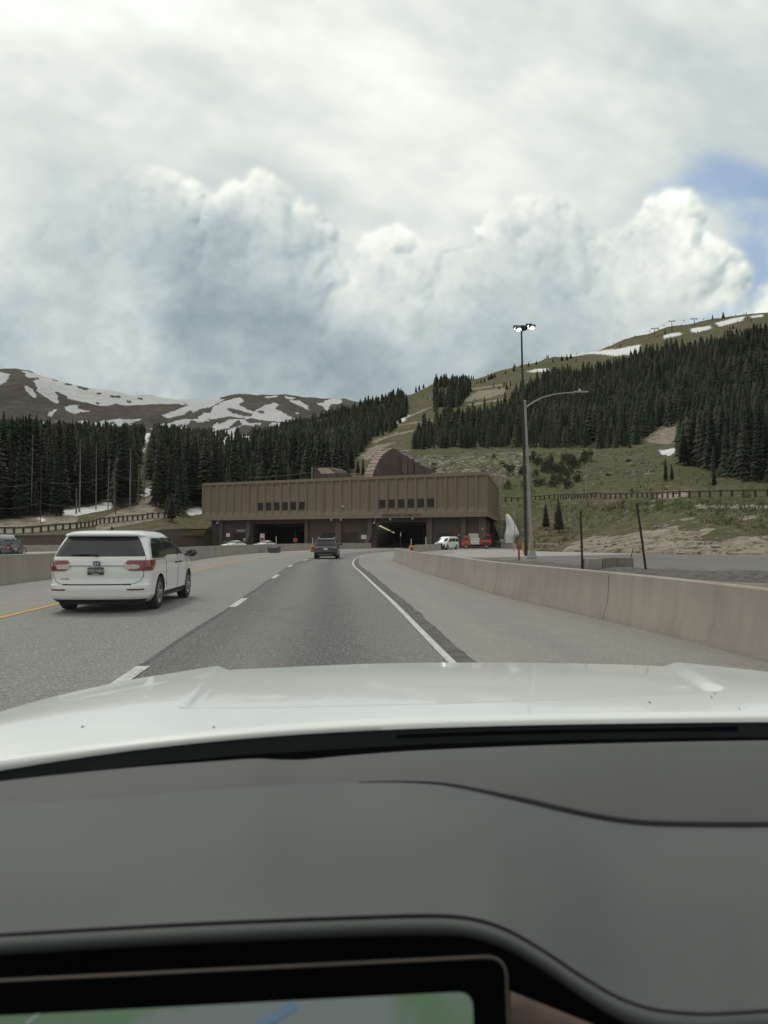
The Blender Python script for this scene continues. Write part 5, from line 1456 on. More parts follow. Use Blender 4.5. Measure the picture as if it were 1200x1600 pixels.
# tall white mound
b = Vector(((797 - 600) / FPX * 131, 131, 0)); kk = 131 / FPX
t = thing('white_mound', 'tall white pointed mound wrapped like a tarp, right of the tunnel building', 'mound', b)
prof = [(803, 792, 793.5), (806, 789.5, 797), (810, 790, 800), (816, 790.5, 803), (822, 791, 806), (828, 790, 808.5), (834, 788.5, 810.5), (836, 788, 810.5), (840, 788, 806.5), (846, 788.5, 805.5), (852, 787, 806.5), (862, 784, 808)]
rows = []
for y, xa, xb in prof:
    z = zat(y, 131); cx = ((xa + xb) / 2 - 797) * kk; rx = max(.08, (xb - xa) / 2 * kk); row = []
    for q in range(25):
        a = 2 * math.pi * q / 24
        wv = 1 + .16 * math.sin(a * 5 + z * .8) * min(1, (zat(803, 131) - z) / 2 + .2)
        row.append((cx + rx * math.cos(a) * (1 if abs(math.sin(a)) < .2 else wv ** .5), rx * .9 * math.sin(a) * wv, z))
    rows.append(row)
m = MB(); m.grid(rows); m.poly(rows[0][:-1]); m.build('tarp', M['tarp'], t, smooth=True, angle=70)
MB().tube([((800.5 - 797) * kk, -2.2, 0), ((800.5 - 797) * kk, -2.2, zat(795, 131))], .05, 6).build('pole', M['galv'], t)
cx = (800.8 - 797) * kk; cz = zat(797, 131)
MB().tube([(cx - .1, -2.25, cz), (cx - .3, -2.3, cz + .7)], .04, 5).tube([(cx, -2.25, cz - .2), (cx + .25, -2.3, cz + .5)], .05, 5).box((cx - .15, -2.2, cz - .7), (.35, .2, .7)).build('camera_bracket', M['sign_grey'], t)
# chain link gate and utility posts at the right end of the building
t = thing('gate', 'dark pipe gate between building corner and white mound', 'gate', Vector(((775 - 600) / FPX * 133, 133, 0)))
m = MB()
for q in (-2.6, 0, 2.2): m.tube([(q, 0, 0), (q, 0, 2.1)], .06, 6)
m.build('frame', M['dark_steel'], t)
m = MB()
for z in (.3, 1.2, 2.1): m.tube([(-2.6, 0, z), (2.2, 0, z)], .04, 5)
for q in np.arange(-2.5, 2.2, .16): m.tube([(q, 0, .3), (q, 0, 2.1)], .012, 4)
m.build('bars', M['dark_steel'], t); MB().box((1.1, -.06, 1.45), (.75, .03, .5)).build('notice', M['sign_white'], t)
def pole(x, yb, yt, d, w, mt, lab, arm=None, z0=None):
    z = z0 if z0 is not None else float(tz(np.array([(x - 600) / FPX * d]), np.array([d]))[0])
    b = Vector(((x - 600) / FPX * d, d, z)); hh = zat(yt, d) - z
    t = thing('utility_pole', lab, 'pole', b)
    MB().tube([(0, 0, -.3), (0, 0, hh)], [w, w * .75], 8).build('pole', M[mt], t)
    if arm: MB().box((0, 0, hh - .5), (arm, .1, .12)).build('crossarm', M[mt], t)
    m = MB(); m.lathe([(0, hh + .08), (w, hh + .06), (w * 1.1, hh - .1)], 8); m.build('cap', M['galv'], t)
    return b + Vector((0, 0, hh))
pole(917, 772, 725, 155, .10, 'sign_grey', 'thin pale pole on the meadow right of the street lamp')
pole(783, 800, 743, 150, .13, 'sign_grey', 'pale pole rising behind the right corner of the tunnel building', z0=0)
tops = [pole(180, 800, 733, 168, .14, 'wood_post', 'low wooden utility pole with a crossarm before the left forest', 3.2), pole(63, 803, 720, 150, .09, 'wood_post', 'slender utility pole at the far left before the forest', 1.2), pole(256, 780, 742, 190, .12, 'wood_post', 'wooden utility pole at the dirt track left of the building')]
def cable(pts, r, lab, sag=1.2):
    m = MB()
    for a, b in pts:
        a, b = Vector(a), Vector(b); m.tube([a.lerp(b, q) - Vector((0, 0, sag * 4 * q * (1 - q))) for q in np.linspace(0, 1, 14)], r, 4)
    o = m.build('power_line', M['cable'], None); tag(o, lab, 'power line')
cable([(P(-60, 752, 150), P(62, 752, 151)), (P(62, 752, 151), P(178, 741, 168)), (P(178, 741, 168), P(256, 748, 190)), (P(256, 748, 190), P(345, 756, 176))], .028, 'upper dark power line crossing before the left forest')
cable([(P(-60, 786, 148), P(62, 786, 151)), (P(62, 786, 151), P(180, 778, 168)), (P(180, 778, 168), P(256, 764, 190))], .024, 'lower dark power line crossing before the left forest')
cable([(P(392, 746, 170), P(490, 737, 166))], .03, 'thin cable sagging behind the roof towards the small reddish hood', .3)

# timber guardrails
def guardrail(name, lab, pts, spacing, rail_h, mats, faces=True):
    """pts: (column, level, distance) of the foot"""
    Q = []
    for x, y, d in pts:
        X = (x - 600) / FPX * d; Q.append(Vector((X, d, float(tz(np.array([X]), np.array([d]))[0]))))
    L = [0]
    for a, b in zip(Q, Q[1:]): L.append(L[-1] + (b - a).length)
    def at(s): return Vector([float(np.interp(s, L, [q[i] for q in Q])) for i in range(3)])
    t = thing(name, lab, 'guardrail', Q[0]); o = Q[0]
    n = min(98, int(L[-1] / spacing)); sp = L[-1] / n
    m1, m2 = MB(), MB()
    for i in range(n + 1):
        p = at(i * sp); z = float(tz(np.array([p.x]), np.array([p.y]))[0]); p.z = z
        dirv = (at(min(L[-1], i * sp + .5)) - at(max(0, i * sp - .5))).normalized(); rz = math.atan2(dirv.y, dirv.x)
        MB().box(p - o + Vector((0, 0, rail_h * .5 + .05)), (.30, .22, rail_h + .4), rz).build('post', M[mats[0]], t)
        if i < n:
            p2 = at((i + 1) * sp); p2.z = float(tz(np.array([p2.x]), np.array([p2.y]))[0])
            c = (p + p2) / 2 - o; ln = (p2 - p).length; side = Vector((dirv.y, -dirv.x, 0)) * .16
            a, b2 = p - o + side, p2 - o + side
            for mm, z0, z1, off in ((m1, rail_h - .02, rail_h + .20, 0), (m2, .16, rail_h - .12, -.30)):
                s2 = Vector((dirv.y, -dirv.x, 0)) * off
                q = [a + s2, b2 + s2]; w = Vector((dirv.y, -dirv.x, 0)) * .05
                mm.quad(q[0] + w + Vector((0, 0, z0)), q[1] + w + Vector((0, 0, z0)), q[1] + w + Vector((0, 0, z1)), q[0] + w + Vector((0, 0, z1)))
                mm.quad(q[0] - w + Vector((0, 0, z0)), q[1] - w + Vector((0, 0, z0)), q[1] - w + Vector((0, 0, z1)), q[0] - w + Vector((0, 0, z1)))
                mm.quad(q[0] - w + Vector((0, 0, z1)), q[1] - w + Vector((0, 0, z1)), q[1] + w + Vector((0, 0, z1)), q[0] + w + Vector((0, 0, z1)))
    m1.build('top_rail', M[mats[1]], t)
    if mats[2]: m2.build('back_board', M[mats[2]], t)
guardrail('timber_guardrail', 'timber guardrail with pale boards along the bank behind the left barrier', [(-60, 0, 121), (0, 0, 127), (60, 0, 131), (120, 0, 138), (160, 0, 148), (200, 0, 156), (240, 0, 163), (266, 0, 166)], 1.5, 1.0, ('wood_post', 'rail_timber', 'rail_white'))
guardrail('timber_guardrail', 'weathered timber guardrail along the top of the grass bank on the right', [(790, 0, 192), (830, 0, 186), (870, 0, 176), (920, 0, 154), (1000, 0, 134), (1060, 0, 119), (1130, 0, 111), (1200, 0, 104), (1290, 0, 97)], 2.0, .85, ('wood_post', 'rail_timber', None))

# ski lift on the skyline
def lift_tower(x, yb, yt, lab):
    p = ground_at(x, yb + 3); d = p.y; hh = zat(yt, d) - p.z
    t = thing('ski_lift_tower', lab, 'ski lift tower', p)
    MB().tube([(0, 0, -1), (0, 0, hh)], [.55, .4], 8).build('mast', M['dark_steel'], t)
    MB().box((0, 0, hh), (7.5, .6, .5)).build('crossarm', M['dark_steel'], t)
    for sx_ in (-3.4, 3.4): MB().box((sx_, 0, hh - .5), (2.2, .5, .7)).build('sheave_train', M['dark_steel'], t)
    return p + Vector((0, 0, hh))
lt = [lift_tower(1023, 523, 513, 'ski lift tower on the skyline, leftmost of three'), lift_tower(1050, 516, 501.5, 'ski lift tower on the skyline, middle and tallest of three'), lift_tower(1085, 506, 498, 'ski lift tower on the skyline, rightmost of three')]
m = MB(); ch = MB()
q0_ = lt[0] + Vector((-14, 0, -5))
ends = [q0_] + lt + [lt[2] + Vector((22, 0, 1))]
t = thing('ski_lift_cable', 'ski lift cable with small hanging chairs along the ridge', 'ski lift', ends[0])
for sx_ in (-2.5, 2.5):
    for a, b in zip(ends, ends[1:]): m.tube([a + Vector((0, sx_, 0)) - ends[0], b + Vector((0, sx_, 0)) - ends[0]], .06, 4)
m.build('cable', M['cable'], t)
for a, b in zip(ends, ends[1:]):
    n = max(2, int((b - a).length / 14))
    for k in range(1, n):
        c = a.lerp(b, k / n) - ends[0] + Vector((0, -2.5, 0))
        MB().tube([c, c + Vector((0, 0, -1.8))], .10, 4).box(c + Vector((0, 0, -2.2)), (1.5, .6, .7)).build('chair', M['dark_steel'], t)
# ================================================================== VEHICLES
class Body:
    """a car body as a stack of plan outlines: (z, y_rear, y_front, half_width, r_rear, r_front)"""
    NS = (8, 9, 120, 9, 8)
    def __init__(s, levels, crown_r=.07, crown_f=.22, sub=5):
        s.lv = levels; s.cr, s.cf = crown_r, crown_f
        s.z0, s.z1 = levels[0][0], levels[-1][0]
        s.Z = [l[0] for l in levels]
        zs = []
        for a, b in zip(levels, levels[1:]):
            n = max(1, min(sub, int((b[0] - a[0]) / .025)))
            zs += [lerp(a[0], b[0], k / n) for k in range(n)]
        s.zs = zs + [s.z1]
    def params(s, z): return [float(np.interp(z, s.Z, [l[i] for l in s.lv])) for i in range(1, 6)]
    def half(s, z):
        yr, yf, hw, rr, rf = s.params(z); L = yf - yr
        rr = min(rr, hw * .95, L * .3); rf = min(rf, hw * .95, L * .45); pts = []
        for k in range(s.NS[0]): pts.append(((hw - rr) * k / s.NS[0], yr))
        for k in range(s.NS[1]):
            a = math.pi / 2 * k / s.NS[1]; pts.append((hw - rr + rr * math.sin(a), yr + rr - rr * math.cos(a)))
        for k in range(s.NS[2]): pts.append((hw, lerp(yr + rr, yf - rf, k / s.NS[2])))
        for k in range(s.NS[3]):
            a = math.pi / 2 * k / s.NS[3]; pts.append((hw - rf + rf * math.cos(a), yf - rf + rf * math.sin(a)))
        for k in range(s.NS[4] + 1): pts.append(((hw - rf) * (1 - k / s.NS[4]), yf))
        out = []
        for x, y in pts:
            q = (y - yr) / L; e = (x / hw) ** 2
            y2 = y + s.cr * e * max(0, 1 - q * 3) - s.cf * e * max(0, (q - .6) / .4)
            x2 = x * (1 - .035 * max(0, (q - .55) / .45) ** 2 - .03 * max(0, (.35 - q) / .35) ** 2)
            out.append((x2, y2))
        return out
    def mesh(s):
        m = MB(); rows = []
        for z in s.zs:
            h = s.half(z); ring = [(x, y, z) for x, y in h] + [(-x, y, z) for x, y in reversed(h[1:-1])]
            rows.append(ring + [ring[0]])
        m.grid(rows); m.poly(rows[-1][:-1])
        return m
    def arr(s, z):
        c = s.__dict__.setdefault('_c', {}); k = round(z, 5)
        if k not in c:
            h = np.array(s.half(z)); c[k] = (h, np.concatenate([[0], np.cumsum(np.linalg.norm(np.diff(h, axis=0), axis=1))]))
        return c[k]
    def at_arc(s, z, a, off=.004):
        """point on the outline at signed arc length a from the rear centre"""
        h, L = s.arr(z); sg = -1 if a < 0 else 1; a = abs(a)
        i = int(np.clip(np.searchsorted(L, a, side='right') - 1, 0, len(h) - 2)); f = (a - L[i]) / max(1e-9, L[i + 1] - L[i])
        p, q = h[i], h[i + 1]; t = (q - p) / max(1e-9, np.linalg.norm(q - p)); w = p + (q - p) * f
        return (sg * float(w[0] + t[1] * off), float(w[1] - t[0] * off), z)
    def at_side(s, z, y, side=1, off=.004):
        h, L = s.arr(z); n0 = s.NS[0]; n1 = n0 + s.NS[1] + s.NS[2] + s.NS[3]
        return (side * (float(np.interp(y, h[n0:n1, 1], h[n0:n1, 0])) + off), y, z)
    def patch(s, rows, n=14, side=None, off=.006, sub=4):
        """rows: (z, a0, a1); side None -> arc coordinates round the rear, else y along a flank"""
        g = []
        for (z0, a0, b0), (z1, a1, b1) in zip(rows, rows[1:]):
            for k in range(sub):
                f = k / sub; g.append((lerp(z0, z1, f), lerp(a0, a1, f), lerp(b0, b1, f)))
        g.append(rows[-1]); out = []
        for z, a, b in g:
            out.append([(s.at_arc(z, lerp(a, b, i / n), off) if side is None else s.at_side(z, lerp(a, b, i / n), side, off)) for i in range(n + 1)])
        # skirt so that the panel has an edge
        m = MB(); m.grid(out); return m
    def ribbon(s, pts, w=.012, side=None, off=.003):
        m = MB(); path = []
        for (z0, a0), (z1, a1) in zip(pts, pts[1:]):
            for k in range(8): path.append((lerp(z0, z1, k / 8), lerp(a0, a1, k / 8)))
        path.append(pts[-1])
        q = [Vector(s.at_arc(z, a, off) if side is None else s.at_side(z, a, side, off)) for z, a in path]
        m.tube(q, w / 2, 4); return m

TYRE = MB().lathe([(.215, -.10), (.235, -.115), (.31, -.118), (.342, -.10), (.350, -.05), (.350, .05), (.342, .10), (.31, .118), (.235, .115), (.215, .10)], 36, 'x').build('tyre', M['rubber'], None, smooth=True, angle=50)
TYRE_ME = TYRE.data; bpy.data.objects.remove(TYRE)
def rim_mesh(spokes):
    m = MB(); m.lathe([(.235, .10), (.225, .112), (.212, .108), (.205, .03), (.205, -.1)], 36, 'x')
    for k in range(spokes):
        a = 2 * math.pi * k / spokes
        for da in (-.11, .11):
            p = [(.085, .05, .03), (.06, .15, .022), (.092, .215, .026)]
            m.tube([(x, r * math.cos(a + da * (.6 if r < .1 else 1)), r * math.sin(a + da * (.6 if r < .1 else 1))) for x, r, w in p], [w for x, r, w in p], 5)
    m.lathe([(0, .095), (.045, .095), (.06, .07), (.06, .03)], 16, 'x')
    return m
RIM = rim_mesh(5).build('rim', M['alloy'], None, smooth=True, angle=40); RIM_ME = RIM.data; bpy.data.objects.remove(RIM)
DISC = MB().lathe([(0, .02), (.205, .02), (.205, -.02), (0, -.02)], 24, 'x').build('brake', M['void'], None); DISC_ME = DISC.data; bpy.data.objects.remove(DISC)

def cut_arches(body, wheels, r, hw, depth=.32):
    bm = bmesh.new(); bm.from_mesh(body.data)
    kill = [f for f in bm.faces if abs(f.calc_center_median().x) > .5 and len(f.verts) < 6 and any((f.calc_center_median().y - y) ** 2 + (f.calc_center_median().z - z) ** 2 < r * r for y, z in wheels)]
    bmesh.ops.delete(bm, geom=kill, context='FACES')
    for v in bm.verts:
        if not any(len(e.link_faces) == 1 for e in v.link_edges): continue
        for y, z in wheels:
            d = math.hypot(v.co.y - y, v.co.z - z)
            if abs(d - r) < .07 and v.co.z > .22: v.co.y = y + (v.co.y - y) / d * r; v.co.z = z + (v.co.z - z) / d * r
    bm.normal_update(); bm.to_mesh(body.data); bm.free()
    body.data.set_sharp_from_angle(angle=R(32))
    for y, z in wheels:
        for sg in (-1, 1):
            m = MB(); n = 20; x0, x1 = sg * (hw - .42), sg * (hw - .035)
            arc = [(y + (r + .012) * math.cos(a), z + (r + .012) * math.sin(a)) for a in np.linspace(-.25, math.pi + .25, n)]
            m.grid([[(x0, a, b), (x1, a, b)] for a, b in arc]); m.poly([(x0, a, b) for a, b in arc])
            m.build('wheel_arch_liner', M['black_plastic'], body.parent, smooth=True, angle=60)
def wheels(t, hw, ys, r=.35, w=.235):
    k = r / .35
    for y in ys:
        for sgn in (-1, 1):
            e = bpy.data.objects.new('wheel', None); link(e, t); e.location = (sgn * (hw - .125), y, r); e.scale = (sgn * w / .235, k, k)
            for nm, me in (('tyre', TYRE_ME), ('rim', RIM_ME), ('brake_disc', DISC_ME)):
                link(bpy.data.objects.new(nm, me), e)

def mirror_parts(t, x, y, z, mt):
    for sgn in (-1, 1):
        m = MB(); m.lathe([(0, -.07), (.085, -.06), (.105, 0), (.09, .06), (0, .07)], 14, 'y', (0, 0, 0))
        m.v = [(a * 1.25 + sgn * (x + .16), b + y, c * .95 + z) for a, b, c in m.v]
        mm = m.build('wing_mirror', mt, t, smooth=True, angle=60)
        MB().tube([(sgn * (x - .02), y + .02, z - .06), (sgn * (x + .1), y, z - .02)], .03, 6).build('bracket', M['black_plastic'], mm)
        g = MB().lathe([(0, -.076), (.07, -.075), (.085, -.065)], 14, 'y'); g.v = [(a * 1.25 + sgn * (x + .16), b + y, c * .9 + z) for a, b, c in g.v]; g.build('mirror_glass', M['glass'], mm, smooth=True)

# ------------------------------------------------------------------ white minivan
def minivan():
    # seen from behind, a little left of its own lane centre
    rw = Vector((-5.05, 15.7, 0)); fw = Vector((-5.25, 18.7, 0)); h = (fw - rw).normalized(); right = Vector((h.y, -h.x, 0))
    base = rw - h * 1.10 - right * .86
    t = thing('minivan', 'white minivan with dark rear glass and red tail lamps in the left lane', 'minivan', base - right * .05, math.atan2(h.y, h.x) - math.pi / 2); t.scale = (1.05, 1.0, 1.0)
    B = Body([(.20, .16, 4.95, .86, .25, .5), (.26, .07, 5.02, .93, .26, .55), (.34, .02, 5.10, .975, .27, .6), (.50, .0, 5.15, .99, .27, .6), (.575, .01, 5.16, .995, .27, .6), (.60, .055, 5.16, .993, .26, .6), (.70, .075, 5.14, .993, .26, .58), (.84, .07, 5.1, .998, .26, .55),
              (.98, .075, 4.98, .995, .25, .5), (1.05, .085, 4.72, .985, .24, .5), (1.09, .09, 4.55, .978, .24, .5), (1.14, .105, 4.28, .966, .23, .5), (1.17, .125, 4.16, .955, .23, .5), (1.30, .20, 3.86, .915, .22, .48), (1.45, .295, 3.45, .86, .21, .45), (1.555, .37, 3.12, .81, .20, .42),
              (1.575, .35, 3.05, .80, .20, .4), (1.60, .27, 2.97, .785, .20, .4), (1.64, .275, 2.84, .755, .21, .38), (1.675, .40, 2.68, .715, .24, .36), (1.70, .60, 2.5, .655, .28, .34), (1.718, .85, 2.3, .57, .3, .32), (1.728, 1.1, 2.1, .45, .25, .3)], crown_r=.10)
    bo = B.mesh().build('body', M['white_paint'], t, smooth=True, angle=32)
    cut_arches(bo, [(1.10, .37), (4.10, .37)], .405, .99)
    wheels(t, .985, (1.10, 4.10), .355)
    # glass
    B.patch([(1.165, -.90, .90), (1.18, -.905, .905), (1.35, -.825, .825), (1.50, -.745, .745), (1.545, -.71, .71), (1.562, -.66, .66)], 28, off=.008).build('rear_window', M['glass'], t, smooth=True)
    B.patch([(1.535, -.70, .70), (1.575, -.69, .69)], 20, off=.012).build('rear_window_header', M['black_plastic'], t, smooth=True)
    for sd in (1, -1):
        B.patch([(1.115, .62, 1.42), (1.13, .50, 1.52), (1.25, .58, 1.60), (1.42, .72, 1.60), (1.52, .85, 1.58), (1.545, .98, 1.54)], 10, sd, .007).build('quarter_window', M['glass'], t, smooth=True)
        B.patch([(1.17, 1.66, 2.72), (1.42, 1.68, 2.74), (1.545, 1.70, 2.72), (1.555, 1.78, 2.62)], 8, sd, .007).build('sliding_door_window', M['glass'], t, smooth=True)
        B.patch([(1.165, 2.86, 3.95), (1.19, 2.85, 3.90), (1.35, 2.85, 3.55), (1.50, 2.85, 3.12), (1.54, 2.85, 2.98)], 8, sd, .007).build('door_window', M['glass'], t, smooth=True)
        B.patch([(1.14, 1.50, 1.68), (1.30, 1.58, 1.70), (1.545, 1.55, 1.72)], 3, sd, .005).build('pillar_trim', M['black_plastic'], t, smooth=True)
        B.patch([(1.155, 2.70, 2.88), (1.55, 2.70, 2.88)], 3, sd, .005).build('pillar_trim', M['black_plastic'], t, smooth=True)
        for pts in ([(.32, 2.78), (1.15, 2.78)], [(1.12, 1.58), (.6, 1.60), (.45, 1.68)], [(.33, 1.70), (.33, 3.62)], [(1.14, 3.92), (.75, 3.82), (.33, 3.55)], [(1.085, .55), (1.085, 1.55)]):
            B.ribbon(pts, .010, sd, .001).build('door_seam', M['black_plastic'], t)
        for y in (2.55, 2.98):
            q = B.at_side(.98, y, sd, .02); MB().box(q, (.05, .20, .035)).build('door_handle', M['black_plastic'] if y > 0 else None, t, bevel=.012)
        B.patch([(.26, 1.55, 3.65), (.36, 1.55, 3.65)], 10, sd, .006).build('sill_trim', M['black_plastic'], t, smooth=True)
    # lamps
    for sg in (-1, 1):
        tl = B.patch([(.865, sg * .62, sg * 1.12), (.90, sg * .57, sg * 1.22), (.98, sg * .50, sg * 1.34), (1.02, sg * .52, sg * 1.36), (1.085, sg * .58, sg * 1.34)], 18, off=.016).build('tail_lamp', M['red_lamp'], t, smooth=True)
        B.patch([(.905, sg * .56, sg * .76), (.94, sg * .53, sg * .80), (.985, sg * .48, sg * .79), (1.0, sg * .50, sg * .74)], 8, off=.024).build('reversing_lens', M['clear_lamp'], tl, smooth=True)
        B.patch([(.90, sg * .88, sg * 1.05), (1.05, sg * .88, sg * 1.03)], 6, off=.024).build('dark_lens', M['dark_red_lamp'], tl, smooth=True)
        B.patch([(.47, sg * .60, sg * .90), (.50, sg * .58, sg * .93)], 5, off=.014).build('bumper_reflector', M['dark_red_lamp'], t, smooth=True)
    B.patch([(.985, -.56, .56), (1.015, -.56, .56)], 20, off=.022).build('chrome_strip', M['chrome'], t, smooth=True)
    B.patch([(.955, -.54, .54), (.984, -.56, .56)], 20, off=.010).build('silver_strip', M['silver_paint'], t, smooth=True)  # silver band directly below the chrome strip
    B.ribbon([(1.15, .93), (1.08, .90), (.75, .88), (.66, .82), (.60, .70), (.592, .3), (.592, 0)], .012, off=.001).build('tailgate_seam', M['black_plastic'], t)
    B.ribbon([(1.15, -.93), (1.08, -.90), (.75, -.88), (.66, -.82), (.60, -.70), (.592, -.3), (.592, 0)], .012, off=.001).build('tailgate_seam', M['black_plastic'], t)
    B.patch([(.578, -.66, .66), (.60, -.66, .66)], 16, off=.006).build('bumper_step', M['black_plastic'], t, smooth=True)
    B.patch([(.205, -.95, .95), (.285, -1.0, 1.0)], 24, off=.010).build('bumper_valance', M['black_plastic'], t, smooth=True)
    # emblem: a chrome H in a rounded frame
    q = Vector(B.at_arc(1.005, 0, .03)); m = MB()
    em = [(-.062, .05), (-.070, -.01), (-.05, -.06), (.05, -.06), (.070, -.01), (.062, .05)]
    m.tube([(q.x + a, q.y - .006, q.z + .015 + b) for a, b in em], .008, 6)
    m.tube([(q.x - .036, q.y - .01, q.z + .062), (q.x - .022, q.y - .01, q.z - .035)], .010, 6); m.tube([(q.x + .036, q.y - .01, q.z + .062), (q.x + .022, q.y - .01, q.z - .035)], .010, 6); m.tube([(q.x - .026, q.y - .01, q.z + .012), (q.x + .026, q.y - .01, q.z + .012)], .010, 6)
    e0 = MB().box((q.x, q.y + .002, q.z + .012), (.125, .012, .105)).build('emblem', M['black_plastic'], t, bevel=.01); m.build('emblem_letter', M['chrome'], e0)
    # number plate
    q = Vector(B.at_arc(.865, 0, .018)); pl = MB().box((q.x - .02, q.y - .004, q.z), (.31, .012, .155)).build('number_plate', M['plate'], t, bevel=.006)
    me = text_mesh('ZDD-NLH', .082, .002); me.materials.append(M['plate_white']); o = bpy.data.objects.new('plate_lettering', me); link(o, pl); o.location = (q.x - .02, q.y - .013, q.z + .005); o.rotation_euler = (math.pi / 2, 0, 0)
    m = MB()
    for a in (-.045, 0, .045): m.box((q.x - .02 + a, q.y - .012, q.z - .062), (.034, .004, .018))
    m.build('plate_mark', M['plate_white'], pl)
    me = text_mesh('ODYSSEY', .045, .002); me.materials.append(M['chrome']); o = bpy.data.objects.new('badge_lettering', me); link(o, t); q = Vector(B.at_arc(.705, -.62, .012)); o.location = q; o.rotation_euler = (math.pi / 2, 0, -.10)
    # wiper, fin, mirrors, underside
    a, b = Vector(B.at_arc(1.19, -.02, .03)), Vector(B.at_arc(1.20, -.52, .03)); MB().tube([a, (a + b) / 2 + Vector((0, -.01, .012)), b], [.02, .014, .008], 6).lathe([(0, 0), (.035, 0), (.03, .03), (0, .03)], 10, 'y', (a.x, a.y - .02, a.z)).build('rear_wiper', M['black_plastic'], t)
    MB().quad((-.02, .95, 1.72), (-.02, 1.15, 1.728), (-.004, 1.0, 1.80), (-.004, .96, 1.80)).quad((.02, .95, 1.72), (.02, 1.15, 1.728), (.004, 1.0, 1.80), (.004, .96, 1.80)).quad((-.02, .95, 1.72), (.02, .95, 1.72), (.004, .96, 1.80), (-.004, .96, 1.80)).quad((-.004, .96, 1.80), (.004, .96, 1.80), (.02, 1.15, 1.728), (-.02, 1.15, 1.728)).build('roof_fin', M['black_plastic'], t)
    mirror_parts(t, .95, 3.78, 1.18, M['black_plastic'])
    MB().box((0, 2.5, .24), (1.5, 4.6, .14)).build('underbody', M['void'], t)
    return t
minivan()

